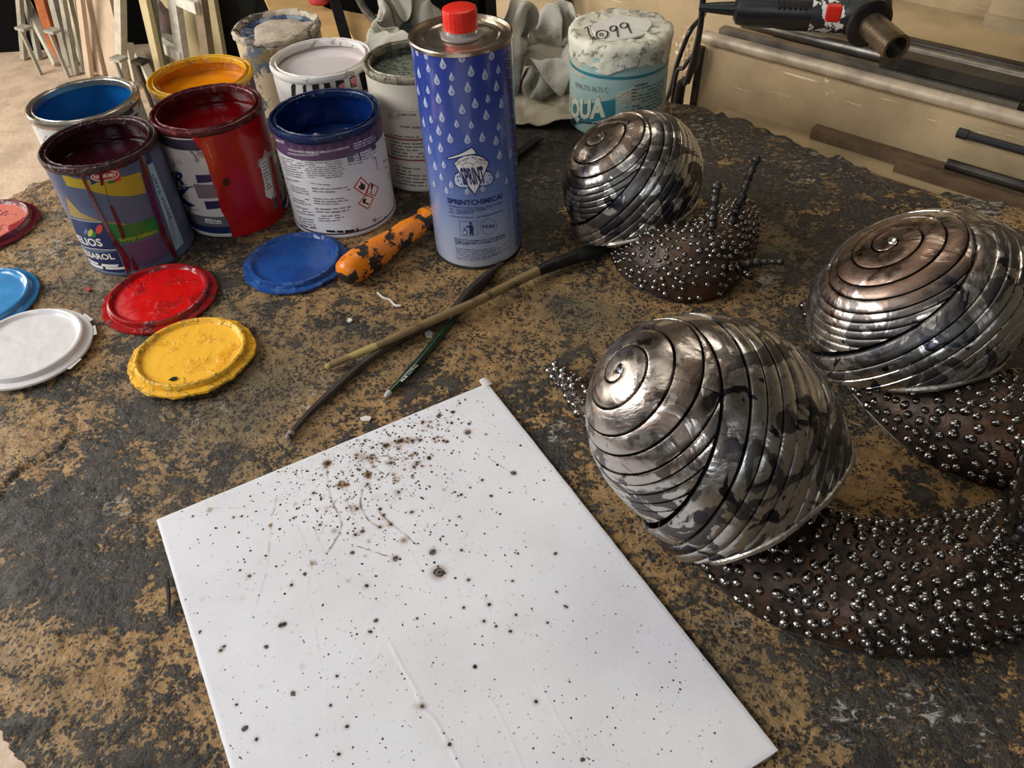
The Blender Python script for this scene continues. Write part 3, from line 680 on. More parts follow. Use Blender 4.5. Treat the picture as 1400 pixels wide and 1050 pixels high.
# maroon tin
M_mr_in = plain('maroon_coating', srgb(62, 16, 28), .22, var=.3, sc=30, bump=.0004); M_mr = wet('maroon_paint', srgb(50, 12, 24), .14)
t_mr = paint_tin('paint_can', 'open blue-grey paint can of dark maroon paint with dark red drips', -.3700, .7190, .0514, .1165, .024, plain('blue_grey_label', srgb(84, 92, 116), .42, var=.12, sc=20, bump=.0001),
    splat('maroon_stained_rim', srgb(74, 50, 48), srgb(48, 14, 20), 130, .46, .6, .35, .3, .5, 0, extra=(srgb(200, 150, 140), .69, .71)), M_mr_in, M_mr, wob=.0006, seed=3)
q = t_mr
M_yl = ink('mustard_print', srgb(176, 150, 34)); M_yl2 = ink('ochre_print', srgb(160, 132, 66)); M_gr = ink('green_print', srgb(34, 118, 48)); M_dkb = ink('dark_blue_print', srgb(28, 40, 84)); M_vio = ink('violet_print', srgb(84, 74, 104))
q.poly('label_band', M_yl, [(83, 236), (100, 243), (135, 246), (165, 242), (192, 235), (200, 263), (180, 268), (150, 267), (115, 258), (92, 254)], .0002)
q.poly('label_band', M_yl2, [(90, 268), (110, 290), (135, 301), (170, 305), (176, 309), (176, 315), (140, 303), (112, 299), (96, 294)], .0002)
q.poly('label_band', M_gr, [(140, 303), (170, 308), (200, 300), (214, 293), (222, 314), (200, 324), (170, 333), (158, 330)], .0003)
q.poly('label_band', M_vio, [(164, 336), (222, 318), (235, 345), (205, 362), (172, 368)], .0002)
q.poly('label_band', M_dkb, [(97, 296), (112, 300), (145, 302), (158, 340), (130, 340), (108, 332)], .0003)
q.poly('label_band', M_dkb, [(110, 337), (160, 343), (172, 374), (150, 372), (128, 362), (118, 352)], .0002)
q.line('label_line', I_white, [(98, 297), (113, 301), (145, 303)], .0006); q.flush(); q.line('label_line', I_white, [(112, 334), (132, 340), (158, 341)], .0006)
q.poly('logo_patch', ink('patch_red', srgb(198, 40, 32)), [(149, 228), (160, 227), (166, 246), (155, 250)], .0003); q.poly('logo_patch', M_dkb, [(120, 233), (133, 231), (137, 247), (125, 253)], .0003)
q.poly('logo_patch', ink('patch_yellow', srgb(222, 190, 40)), [(128, 231), (134, 236), (140, 229), (139, 238), (132, 238)], .00035); q.poly('logo_patch', M_gr, [(146, 246), (156, 244), (157, 250), (148, 251)], .00035)
def ellipse_px(cx, cy, rx, ry, rot, n=24): return [(cx+rx*math.cos(a)*math.cos(rot)-ry*math.sin(a)*math.sin(rot), cy+rx*math.cos(a)*math.sin(rot)+ry*math.sin(a)*math.cos(rot)) for a in [2*PI*k/n for k in range(n)]]
q.poly('logo_oval', I_white, ellipse_px(143.5, 240, 19.5, 7, -.12), .0005); q.poly('logo_oval', I_red, ellipse_px(143.5, 240, 18.2, 5.8, -.12), .0006)
q.text('lettering', I_white, 'HARMOMIX', (129, 244), (159, 240), (128.3, 239), .0008, .02)
q.text('lettering', I_white, 'HELIOS', (104, 327), (142, 336), (102, 316), .0006, .025)
q.text('lettering', I_white, 'TESSAROL', (114, 344), (158, 353.5), (112, 336), .0006, .03)
q.rows('lettering', I_white, (121, 352), (172, 360), (123, 358), 1, .4, seed=4); q.rows('lettering', I_white, (124, 357), (173, 364), (127, 364), 1, .5, seed=5)
q.text('lettering', ink('yellow_script', srgb(190, 200, 60)), 'sunny colours', (164, 330), (215, 317), (162.5, 324), .0006)
for cx, cy, rr, m in ((136, 313, 4.3, ink('fruit_red', srgb(200, 62, 50))), (124, 318, 3.4, ink('fruit_yellow', srgb(190, 180, 70))), (129, 320.5, 3, M_gr), (118, 316, 2.5, ink('fruit_blue', srgb(90, 120, 160)))):
    q.poly('fruit_logo', m, ellipse_px(cx, cy, rr, rr*1.5, .3), .0006)
q.poly('sticker', ink('pale_blue_sticker', srgb(156, 186, 196)), [(201, 226), (208, 222), (251, 332), (240, 342)], .0005)
q.poly('sticker', I_navy, [(196, 213), (203, 208), (208, 220), (200, 225)], .0005)
q.text('handwriting', I_black, 'ultra.violet', (206, 240), (231, 300), (211, 237), .0008, -.005); q.rows('handwriting', I_grey, (229, 297), (236, 336), (234, 295), 3, .35, .0008)
M_drip = plain('dark_red_drip', srgb(96, 14, 22), .15, bump=0, coat=.5)
q.poly('paint_drip', M_drip, [(107, 231), (112, 232), (120, 252), (133, 280), (146, 305), (160, 330), (176, 352), (178, 371), (174, 374), (166, 350), (152, 325), (140, 302), (128, 278), (117, 254)], .0006, thick=.0006)
q.poly('paint_drip', M_drip, [(150, 282), (154, 282), (164, 304), (171, 324), (168, 327), (160, 306), (152, 287)], .0006, thick=.0007)
q.poly('paint_drip', M_drip, [(134, 231), (139, 232), (142, 252), (138, 253)], .0009, thick=.0006); q.line('paint_drip', M_drip, [(144, 256), (152, 285)], .0004, .0007)
q.poly('paint_drip', M_drip, [(190, 213), (196, 211), (202, 240), (212, 275), (226, 320), (242, 350), (238, 354), (222, 326), (206, 280), (196, 245)], .0008, thick=.0006)
q.poly('paint_drip', M_drip, [(176, 342), (190, 368), (184, 370)], .0006, thick=.0005); q.line('scratch', I_white, [(198, 247), (212, 290), (235, 345)], .0008, .0008)
q.flush()
# red tin
M_rd_in = plain('red_coating', srgb(104, 4, 8), .2, var=.2, sc=30, bump=.0004); M_rdp = wet('dark_red_paint', srgb(96, 4, 8), .12)
M_redrun = plain('run_red_paint', srgb(168, 8, 12), .26, var=.08, sc=30, bump=.0004, coat=.3)
t_rd = paint_tin('paint_can', 'open paint can flooded down its side with bright red paint', -.2835, .7795, .0530, .1165, .020, splat('smudged_white_label', srgb(196, 192, 186), srgb(120, 110, 108), 45, .60, .68, .45),
    splat('red_crusted_rim', srgb(84, 28, 28), srgb(150, 44, 42), 150, .56, .66, .35, .3, .3, 0, bump=.001), M_rd_in, M_rdp, wob=.0008, seed=4)
q = t_rd
q.band('label_band', ink('dark_smudged_band', srgb(52, 44, 60)), .097, .108, .0002); q.band('label_band', M_dkb, .002, .012, .0002); q.band('label_band', ink('grey_band', srgb(96, 98, 110)), .012, .024, .0002)
q.poly('label_block', M_dkb, [(267, 239), (290, 238), (292, 248), (270, 250)], .0004); q.poly('label_block', ink('grey_block', srgb(112, 108, 112)), [(264, 251), (294, 252), (298, 270), (272, 271)], .0004)
q.poly('label_block', M_dkb, [(279, 275), (300, 274), (303, 284), (283, 286)], .0004)
q.text('lettering', I_navy, 'ER', (237, 250), (253, 252), (233, 235), .0005, .03); q.text('lettering', I_navy, 'K', (246, 278), (268, 280), (240, 256), .0005, .04)
q.line('label_line', I_navy, [(240, 253), (264, 255)], .0012); q.line('label_line', I_navy, [(252, 283), (272, 287)], .0006)
q.poly('tag', I_white, [(280, 298), (302, 301), (303, 306), (281, 304)], .0004); q.text('lettering', I_black, 'ml 750 e', (283, 303), (301, 305), (282.7, 300), .0006, .02)
q.poly('paint_run', M_redrun, [(263, 187), (275, 187), (300, 183), (330, 172), (355, 155), (360, 160), (366, 180), (372, 205), (366, 208), (360, 204), (358, 215), (352, 218), (351, 228), (358, 230), (357, 242), (362, 252), (360, 262), (372, 270),
    (374, 285), (392, 283), (392, 296), (375, 308), (350, 317), (318, 323), (312, 302), (303, 288), (296, 262), (288, 240), (284, 225), (276, 205), (268, 195)], .0006, thick=.0007)
q.poly('label_block', I_white, [(353, 222), (362, 214), (368, 240), (372, 258), (370, 272), (362, 268), (360, 252), (357, 238)], .0016)
q.poly('paint_run', M_redrun, [(366, 215), (369, 213), (383, 280), (379, 285)], .0022, thick=.0005); q.poly('label_block', ink('grey_strip', srgb(150, 150, 156)), [(372, 225), (378, 222), (388, 270), (385, 275)], .0016)
q.rows('lettering', I_grey, (355, 224), (362, 219), (364, 262), 9, .4, .0019)
q.line('pink_streak', ink('pale_pink', srgb(220, 120, 110)), [(283, 196), (287, 208), (290, 215)], .0007, .0016); q.poly('burn_spot', ink('dark_clot', srgb(60, 10, 14)), ellipse_px(309, 248, 5, 6, 0), .0016)  # thin pale pink line and a dark clot over the red run
q.flush()
# dark blue tin
M_db_in = plain('dark_blue_coating', srgb(10, 40, 98), .2, var=.25, sc=30, bump=.0006); M_dbp = wet('dark_blue_paint', srgb(12, 52, 118), .14)
def dbs(rr, a): return .006*max(0, math.sin(a*1+2.2))*(rr/.05)+.0025*math.sin(rr*260+a)
t_db = paint_tin('paint_can', 'open white-labelled paint can of dark blue paint with a purple band', -.1660, .7645, .0533, .1108, .040, splat('white_paper_label', srgb(206, 202, 200), srgb(170, 160, 156), 12, .62, .7, .5),
    splat('blue_crusted_rim', srgb(16, 36, 74), srgb(150, 166, 184), 170, .64, .68, .35, .3, 0, .3, bump=.0006, extra=(srgb(12, 24, 52), .5, .6)), M_db_in, M_dbp, wob=.0008, seed=5, surf=dbs)
q = t_db
q.band('label_band', ink('purple_band', srgb(92, 66, 96)), .0865, .1035, .0002); q.band('label_band', ink('purple_foot', srgb(100, 78, 104)), .0015, .006, .0002)
M_pz = ink('dark_purple_zigzag', srgb(72, 48, 76))
for i in range(10):
    x0 = -.05+.0095*i; q.poly('label_band', M_pz, [(x0, .1035), (x0+.0095, .1035), (x0+.0048, .096)], .0003, raw=True)
q.text('lettering', I_white, 'UNGO LA PARETE, RIEMPIMENTO SEMILUCE O ANTIMACCHIA', (395, 205), (477, 201.5), (394.7, 202.3), .0006, .01)
q.text('lettering', I_white, 'CON RESA EXTRACOPRENTE', (394, 210), (436, 212), (393.6, 207.4), .0006, .005)
q.text('lettering', I_white, 'SMALTO', (378, 192), (389, 196), (377.6, 189), .0006, .02)
q.rows('lettering', I_white, (483, 196), (512, 183), (484, 206), 3, .4, .0006, seed=9)
q.rows('lettering', I_grey, (384, 213), (413, 219), (393, 240), 8, .42, seed=2); q.rows('lettering', I_grey, (416, 218), (469, 215), (421, 244), 9, .42, seed=3, ragged=.1)
q.rows('lettering', I_grey, (473, 210), (512, 200), (476, 228), 5, .35, seed=6)
for (a, b, c_, n) in (((392, 243), (412, 247), (393, 247), 1), ((423, 249), (451, 252), (424, 252), 1), ((397, 252), (420, 258), (400, 262), 3), ((426, 256), (478, 254), (428, 264), 2), ((400, 266), (424, 272), (402, 276), 3), ((428, 270), (480, 268), (430, 280), 3),
    ((404, 280), (427, 286), (407, 291), 3), ((431, 284), (484, 280), (432, 292), 2), ((408, 295), (430, 300), (410, 305), 3), ((434, 294), (470, 292), (436, 304), 3), ((412, 306), (432, 310), (413, 312), 1)):
    q.rows('lettering', I_grey, a, b, c_, n, .42, seed=n+int(a[0]))
q.rows('lettering', I_black, (446, 314), (490, 312), (447, 318), 1, .9, seed=12)
for (c0, c1, c2, c3) in (((493, 241), (505, 253), (499, 267.5), (483, 256)), ((506, 249), (517, 256), (513, 268), (500, 264)), ((500, 266), (511, 270), (503, 286), (489, 278))):
    P = [c0, c1, c2, c3]; q.poly('hazard_mark', I_red, P, .0004); m_ = (sum(p[0] for p in P)/4, sum(p[1] for p in P)/4)
    q.poly('hazard_mark', I_white, [(m_[0]+(p[0]-m_[0])*.82, m_[1]+(p[1]-m_[1])*.82) for p in P], .0005)
q.poly('hazard_symbol', I_black, [(491, 258), (489, 253), (492, 254), (493, 247), (496, 252), (498, 250), (499, 257), (496, 260)], .0006)
q.poly('hazard_symbol', I_black, [(507, 251), (510, 252), (508, 260), (506.5, 260)], .0006); q.poly('hazard_symbol', I_black, ellipse_px(507, 262.5, 1.2, 1.5, 0, 8), .0006)
q.poly('hazard_symbol', I_black, [(495, 277), (504, 280), (504, 278), (499, 276), (501, 271), (498, 275), (496, 272)], .0006)
q.rows('lettering', I_grey, (523, 220), (532, 214), (541, 275), 14, .4, seed=22); q.line('label_line', I_red, [(513, 214), (516, 232)], .0008)
q.text('lettering', I_black, 'G', (510, 303), (514, 302), (509, 298.5), .0006, .03); q.rows('lettering', I_grey, (515, 299), (529, 291), (516, 304), 2, .4, seed=30)
q.poly('paint_spot', ink('grey_blue_spot', srgb(90, 110, 120)), [(474, 214), (482, 211), (484, 219), (476, 222)], .0006); q.line('paint_spot', I_navy, [(490, 207), (493, 219)], .0012); q.poly('paint_spot', ink('dark_spot', srgb(70, 76, 84)), [(505, 198), (511, 192), (514, 202), (508, 205)], .0006)
q.flush()
# white tin
M_wt_in = wet('white_paint_film', srgb(218, 206, 202), .2, .04, 20)
t_wt = paint_tin('paint_can', 'open paint can brim-full of white paint, black label patches under its drips', -.1836, .8835, .0533, .1174, .010, plain('dripped_white_paint', srgb(214, 206, 196), .4, var=.1, sc=40, bump=.0006),
    splat('white_coated_rim', srgb(216, 208, 198), srgb(176, 166, 150), 60, .58, .64, .35, .35, bump=.001), M_wt_in, M_wt_in, wob=.0006, seed=6)
q = t_wt; M_flesh = ink('flesh_print', srgb(206, 130, 130))
for P in ([(398, 118), (401, 113), (404, 116), (404, 132), (399, 132)], [(414, 117), (418, 115), (419, 128), (415, 130)], [(426, 114), (431, 112), (436, 115), (436, 125), (428, 127)], [(442, 113), (450, 110), (453, 124), (445, 126)],
          [(458, 110), (467, 105), (471, 112), (469, 124), (461, 124)], [(477, 105), (485, 100), (488, 118), (480, 120)], [(490, 100), (498, 93), (505, 120), (496, 124)]):
    q.poly('label_patch', I_black, P, .0003)
q.poly('label_patch', M_flesh, [(462, 117), (470, 112), (472, 122), (464, 124)], .0005); q.poly('label_patch', M_flesh, [(478, 108), (485, 104), (487, 116), (482, 118)], .0005); q.poly('label_patch', I_red, [(481, 114), (485, 113), (485, 116), (482, 116)], .0006)
q.flush()
# grey-green tin
M_gg_in = splat('dried_grey_green_paint', srgb(110, 114, 96), srgb(70, 72, 58), 260, .5, .62, .7, .7, bump=.001)
t_gg = paint_tin('paint_can', 'open paint can of dried grey-green paint half hidden by the blue bottle', -.0810, .8445, .0515, .1265, .014, splat('stained_white_label', srgb(196, 186, 168), srgb(140, 118, 84), 22, .60, .72, .5, .5),
    splat('grey_rim', srgb(146, 138, 118), srgb(96, 90, 74), 60, .5, .58, .45, .45, .3, 0, bump=.001), M_gg_in, M_gg_in, wob=.0007, seed=7)
q = t_gg
for zz in ((.0600, .0618), (.0365, .0383)): q.band('label_line', I_red, *zz, .0003); q.flush()
q.band('label_line', ink('faint_line', srgb(150, 140, 126)), .0915, .0919, .0003)
q.text('lettering', I_black, 'Lotto 01646', (546, 157), (569, 158), (545.6, 154), .0006, .02); q.rows('lettering', I_grey, (540, 170), (577, 173), (540, 175), 1, .5, seed=40)
q.rows('lettering', I_grey, (532, 182), (578, 186), (536, 217), 8, .42, seed=41); q.rows('lettering', I_grey, (541, 225), (582, 230), (544, 252), 6, .42, seed=42)
q.flush()
# closed splattered tin, lid paint-caked
t_gl = Round('paint_can', 'closed paint can caked in dried paint, navy lid with a pale blob on it', 'paint can', -.2615, 1.037, .0515, .100, None)
M_cake = splat('caked_paint_side', srgb(186, 164, 132), srgb(80, 92, 104), 26, .5, .58, .6, .55, bump=.0015, extra=(srgb(128, 106, 70), .56, .62))
M_cakerim = splat('caked_rim', srgb(176, 160, 136), srgb(92, 80, 70), 50, .5, .56, .6, .6, bump=.002)
r, h = .0515, .100
ph = rnd.uniform(0, 6)
wb = lambda a, j, rr, z: (.0007*math.sin(9*a+j)+.0005*math.sin(21*a+2*j), .0008*math.sin(6*a+j*2)+.0005*math.sin(17*a))
bm = bmesh.new(); lathe(bm, [(0, 0), (r-.001, 0), (r, .003), (r, h-.008)], 96); obj('body', bm, M_cake, t_gl.root)
bm = bmesh.new(); lathe(bm, [(r, h-.009), (r+.002, h-.006), (r+.002, h-.002), (r, h), (r-.003, h-.0005), (r-.005, h-.003), (r-.006, h-.006)], 96, wb); obj('rim', bm, M_cakerim, t_gl.root)
bm = bmesh.new(); lathe(bm, [(r-.005, h-.0055), (r-.010, h-.005), (r-.012, h-.007), (r-.015, h-.008), (0, h-.0078)], 96); obj('lid', bm, splat('navy_paint_lid', srgb(44, 58, 86), srgb(120, 128, 138), 40, .5, .58, .35, .4), t_gl.root)
bm = bmesh.new(); lathe(bm, [(.034, h-.0079), (.033, h-.005), (.029, h-.0032), (.015, h-.0028), (0, h-.003)], 48, lambda a, j, rr, z: (.0022*math.sin(3*a+1)+.001*math.sin(7*a), .0004*math.sin(5*a+j)))
for v in bm.verts: v.co += Vector((.004, -.003, 0))
obj('dried_blob', bm, plain('dried_beige_blob', srgb(184, 168, 146), .7, var=.12, sc=50, bump=.001), t_gl.root)
bm = bmesh.new(); lathe(bm, [(.008, h-.0070), (.0065, h-.003), (0, h-.0025)], 24, lambda a, j, rr, z: (.001*math.sin(3*a), 0))
for v in bm.verts: v.co += Vector((.038, .006, 0))
obj('dried_blob', bm, plain('dried_grey_blob', srgb(176, 160, 150), .6), t_gl.root)

# ------------------------------------------------------------------ taped tin at the back
t_aq = Round('taped_tin', 'pale teal tin sealed with crumpled masking tape marked 1099', 'tin', .1463, .9400, .0570, .104)
q = t_aq; r, h = q.r, q.h
bm = bmesh.new(); lathe(bm, [(0, 0), (r-.002, 0), (r, .002), (r, h)], 96); obj('body', bm, splat('dusty_pale_teal_label', srgb(150, 176, 168), srgb(176, 172, 150), 30, .52, .62, .5, .6), q.root)
def tapewob(a, j, rr, z):
    n = math.sin(7*a+j)*.4+math.sin(13*a+2.1*j)*.35+mnoise.noise(Vector((math.cos(a)*5, math.sin(a)*5, j*.7)))*1.4
    return (n*.0016 if j > 0 else .0004, n*.0014)
M_tape = splat('crumpled_masking_tape', srgb(206, 200, 178), srgb(170, 164, 140), 55, .52, .68, .6, .6, bump=.004)
nn = 160; rows_ = []
prof = [(r+.0008, None), (r+.0014, h-.010), (r+.0026, h-.003), (r+.0016, h+.003), (r-.004, h+.0055), (r-.010, h+.0045), (r-.018, h+.0045), (r-.030, h+.005), (.012, h+.0052), (.001, h+.005)]
V = np.zeros((nn, len(prof), 3))
for i in range(nn):
    a = 2*PI*i/nn
    for j, (rr, z) in enumerate(prof):
        if z is None:
            z = h-.018-.007*abs(mnoise.noise(Vector((math.cos(a)*2.2, math.sin(a)*2.2, 3))))*2-.004*mnoise.noise(Vector((math.cos(a)*7, math.sin(a)*7, 9)))
        dr, dz = tapewob(a, j, rr, z); k = min(1, rr/.02)
        V[i, j] = ((rr+dr*k)*math.cos(a), (rr+dr*k)*math.sin(a), z+dz*k)
me = grid_mesh('masking_tape', V, wrapu=True); mesh_obj('masking_tape', me, M_tape, q.root)
def taperag(pts, thick=.0008):
    bm = bmesh.new(); P = [q.uv(*p) for p in pts]; f = bm.faces.new([bm.verts.new((x, y, 0)) for x, y in P]); bmesh.ops.triangulate(bm, faces=[f]); q.wrap(bm, .0022)
    for v in bm.verts: k = 1+.02*mnoise.noise(v.co*160); v.co.x *= k; v.co.y *= k
    q.add('tape_flap', M_tape, bm)
taperag([(812, 84), (860, 78), (870, 88), (845, 96), (832, 102), (815, 97), (820, 92)]); taperag([(865, 78), (900, 58), (908, 70), (895, 80), (870, 92)])
q.band('label_band', I_teal, .0720, .0755, .0003)
q.poly('label_band', I_teal, [(783, 142), (783, 170), (812, 166), (841, 158), (841, 135), (815, 140)], .0003)
q.text('lettering', ink('cream_print', srgb(206, 206, 184)), 'AQUA', (778, 156), (828, 158), (777, 132), .0006, .045)
q.text('lettering', I_grey, 'SMALTO ALTI C', (787, 118), (832, 126), (786.5, 111), .0006, .0)
q.text('lettering', I_black, 'INTERNI', (868, 119), (885, 115), (867.6, 116), .0006, .02)
q.rows('lettering', ink('slate_print', srgb(70, 96, 100)), (863, 122), (908, 106), (864, 158), 8, .42, seed=50, ragged=.15)
q.rows('lettering', I_black, (788, 164), (838, 166), (788.5, 168), 1, .5, seed=51)
q.line('label_line', I_grey, [(858, 122), (858, 128)], .0005)
q.flush()
zt = h+.0062; bm = bmesh.new()
def stroke(px, rad=.0009, z=h+.0062):
    P = [Vector(at(u, v, z+.001)) for u, v in px]
    P = [p-Vector((q.x, q.y, 0)) for p in smooth_poly(P, 5)]; tube(bm, P, rad, 6, squash=.25)
bm2 = bmesh.new(); lathe(bm2, [(.034, h+.0048), (.0335, h+.0064), (0, h+.0066)], 40, lambda a, j, rr, z: (.003*math.sin(2*a)+.0015*math.sin(5*a), .0003*math.sin(4*a)))
for v in bm2.verts: v.co += Vector((.0, -.006, 0))
obj('paper_patch', bm2, plain('white_paper_patch', srgb(216, 210, 198), .6, var=.05), q.root)
stroke([(799, 40), (803, 38), (806, 48), (811, 54)]); stroke([(806, 54), (811, 54), (812, 51)])
stroke([(822, 42), (816, 45), (816, 51), (823, 54), (830, 50), (830, 44), (822, 42)]); stroke([(821, 46), (820, 49), (823, 50), (824, 47), (821, 46)], .0006)
stroke([(843, 37), (838, 36), (834, 39), (836, 43), (841, 42), (843, 37)]); stroke([(843, 37), (844, 44), (845, 51)]); stroke([(858, 33), (852, 32), (848, 35), (850, 39), (856, 38), (858, 33)]); stroke([(858, 33), (860, 40), (863, 46)])
obj('handwriting', bm, I_black, q.root)

# ------------------------------------------------------------------ blue bottle
B_ = Round('solvent_bottle', 'tall blue metal bottle printed with water drops, red screw cap', 'bottle', -.0248, .6860, .0422, .2073)
q = B_; r, h = q.r, q.h
def bottle_mat():
    g = G('blue_fading_print'); z = g.n('SeparateXYZ', 2, None, Vector=g.co)
    cr = g.t.nodes.new('ShaderNodeValToRGB'); g.t.links.new(g.math('DIVIDE', z, .2073), cr.inputs[0]); e = cr.color_ramp.elements
    e[0].position = 0.02; e[0].color = (*srgb(186, 192, 206), 1); e[1].position = 1; e[1].color = (*srgb(44, 62, 142), 1)
    for p, c in ((.18, srgb(162, 174, 200)), (.38, srgb(108, 130, 184)), (.52, srgb(76, 98, 166)), (.8, srgb(48, 68, 146))):
        x = e.new(p); x.color = (*c, 1)
    return g.out(Base_Color=cr.outputs[0], Roughness=.22, Coat_Weight=.5, Coat_Roughness=.1)
bm = bmesh.new(); lathe(bm, [(0, 0), (r-.001, 0), (r, .002), (r, h-.004)], 128); obj('body', bm, bottle_mat(), q.root)
bm = bmesh.new(); lathe(bm, [(r, -.0005), (r+.0006, .0), (r+.0006, .002), (r, .003)], 96); obj('base_seam', bm, M_darksteel, q.root)
M_top = plain('tin_top', srgb(206, 190, 168), .25, .95, .1, 50, .0002)
bm = bmesh.new(); lathe(bm, [(r, h-.0045), (r+.0012, h-.0035), (r+.0014, h-.001), (r+.0006, h), (r-.0008, h), (r-.0016, h-.0028), (r-.006, h-.0030), (r-.008, h-.0022), (r-.010, h-.0022), (r-.0115, h-.0034), (.020, h-.0034), (.018, h-.0026), (.016, h-.0020), (.0, h-.002)], 128); obj('top', bm, M_top, q.root)
g = G('milky_plastic'); M_milky = g.out(Base_Color=srgb(214, 206, 200), Roughness=.2, Transmission_Weight=.6)
cx, cy = .0005, -.001
def shifted(prof, seg, wobf=None):
    bm = bmesh.new(); lathe(bm, prof, seg, wobf)
    for v in bm.verts: v.co += Vector((cx, cy, 0))
    return bm
obj('neck_collar', shifted([(.0175, h-.002), (.0175, h-.0005), (.0135, h+.0005), (.0125, h+.004), (.0, h+.004)], 48), M_milky, q.root)
bm = shifted([(.0131, h+.0035), (.0139, h+.0038), (.0142, h+.006), (.0142, h+.0178), (.0136, h+.0196), (.0120, h+.0204), (.0, h+.0204)], 144, lambda a, j, rr, z: (-.0004 if (int(a/(2*PI)*144) % 3 == 0 and 1 < j < 4) else 0, 0)); capo = obj('screw_cap', bm, plain('red_cap_plastic', srgb(226, 40, 24), .38, bump=0, var=.03), q.root)
# drops
M_dropd = ink('drop_grey', srgb(138, 148, 178)); M_drop = ink('drop_pale', srgb(184, 192, 214)); M_drope = ink('drop_outline', srgb(70, 84, 140))
drops = [(500+x/4.667, y/4.667) for x, y in ((327,330),(384,352),(611,365),(803,350),(492,408),(400,436),(340,465),(454,510),(548,490),(672,455),(760,478),(845,443),(336,576),(397,574),(547,578),(651,558),(833,550),(382,655),(464,628),(697,660),(779,630),(865,660),(615,698),(371,780),(417,762),(486,748),(580,790),(673,797),(768,735),(848,808),(466,833),(417,885),(539,883),(649,888),(743,877),(831,897),(478,942),(407,955),(853,988),(922,980))]
drops += [(550+x/4.2, 150+y/4.2) for x, y in ((189,323),(238,315),(547,373),(224,385),(281,430),(254,463),(183,425),(598,408),(462,450),(372,468))]
for i, (u, v) in enumerate(drops):
    x, z = q.uv(u, v); sz = .0027 if i in (0, 1, 5, 8, 11, 13, 20, 24, 26, 27, 29, 31) else .0034
    if i > 40: sz = .0028
    def dp(k, sx=0, sy=0):
        P = [(0, 1.55)]+[(math.sin(t)*.78, -.35-math.cos(t)*.85) if abs(t) < 2 else (math.sin(t)*.78, -.35-math.cos(t)*.85) for t in np.linspace(2.35, -2.35, 13)]
        return [(x+(a*k+sx)*sz, z+(b*k+sy)*sz) for a, b in P]
    q.poly('water_drop_print', M_drope, dp(1.12), .0001, raw=True); q.poly('water_drop_print', M_drop, dp(1.0), .0002, raw=True)
    q.poly('water_drop_print', M_dropd, dp(.5, .12, -.3), .0003, raw=True)
# logo
L8 = lambda pts: [(550+x/4.2, 150+y/4.2) for x, y in pts]
q.poly('logo', I_navy, L8([(293, 400), (300, 370), (318, 356), (345, 352), (480, 350), (500, 352), (518, 368), (526, 398), (512, 425), (480, 438), (440, 442), (380, 450), (330, 448), (302, 432)]), .0003)
q.poly('logo', M_drop, L8([(299, 400), (305, 374), (322, 361), (345, 358), (480, 356), (498, 358), (513, 372), (520, 398), (508, 421), (478, 432), (440, 436), (380, 444), (332, 442), (307, 428)]), .0004)
q.poly('logo', I_navy, L8([(250, 275), (330, 248), (400, 212), (412, 222), (430, 252), (380, 262), (330, 272), (260, 287)]), .0004)
q.poly('logo', I_white, L8([(262, 277), (335, 253), (398, 219), (408, 228), (422, 250), (378, 256), (330, 267), (262, 281)]), .0005)
q.poly('logo', I_navy, L8([(296, 306), (322, 276), (355, 260), (400, 254), (445, 260), (475, 274), (500, 300), (470, 376), (417, 492), (370, 430), (330, 370)]), .0006)
q.poly('logo', I_white, L8([(302, 307), (326, 281), (357, 266), (400, 260), (443, 266), (471, 279), (493, 301), (465, 372), (417, 480), (375, 426), (336, 368)]), .0007)
q.line('logo_line', I_navy, L8([(304, 318), (322, 306), (344, 316), (362, 303), (388, 303), (402, 312), (425, 300), (450, 300), (470, 308), (490, 306)]), .0004, .0009)
for a, b in (((344, 316), (400, 420)), ((402, 312), (417, 470)), ((450, 300), (432, 410)), ((370, 290), (360, 305)), ((425, 288), (432, 300))): q.line('logo_line', I_navy, L8([a, b]), .0003, .0008)
q.text('logo_lettering', I_navy, 'SPRINT', *L8([(352, 424), (478, 412), (330, 332)]), .0011, .035)
q.text('logo_lettering', I_navy, 'SECURITAS', *L8([(318, 305), (385, 278), (313, 294)]), .0011, .01); q.text('logo_lettering', I_navy, 'PRO LABORE', *L8([(397, 277), (482, 296), (398, 265)]), .0011, .01)
for x, y in ((318, 385), (322, 405), (340, 425), (500, 375), (505, 398), (490, 415), (328, 380)): q.poly('logo_line', I_navy, ellipse_px(550+x/4.2, 150+y/4.2, 1.1, 1.1, 0, 8), .0006)
q.text('lettering', I_navy, 'SPRINTCHIMICA!', *L8([(262, 531), (573, 505), (258, 502)]), .0005, .025)
q.text('lettering', I_navy, 'SANREMO DI 98% P.SNAA, VIMOLD/SERA', *L8([(268, 553), (575, 533), (266, 541)]), .0005, 0)
q.text('lettering', I_navy, 'TEL. 0823/839778  829821 I.A.', *L8([(270, 572), (520, 563), (268, 560)]), .0005, 0)
q.text('lettering', I_navy, 'FAX. 0823/838333', *L8([(272, 590), (410, 595), (271, 578)]), .0005, 0)
q.text('lettering', I_navy, 'www.sprintchimica.it   sprint@sprintchimica.it', *L8([(276, 610), (577, 578), (275, 598)]), .0005, 0)
bxp = L8([(327, 638), (430, 636), (433, 720), (335, 722)])
q.line('icon', I_navy, bxp+[bxp[0]], .0003, .0004)
q.poly('icon', I_navy, L8([(383, 665), (390, 660), (402, 662), (410, 680), (406, 700), (409, 718), (400, 718), (397, 700), (394, 718), (386, 718), (388, 690), (384, 676), (368, 672), (366, 668)]), .0005)
q.poly('icon', I_navy, [(p[0], p[1]) for p in ellipse_px(550+391/4.2, 150+651/4.2, 1.8, 1.9, 0, 12)], .0005); q.poly('icon', I_navy, L8([(350, 692), (372, 692), (368, 718), (354, 718)]), .0005)
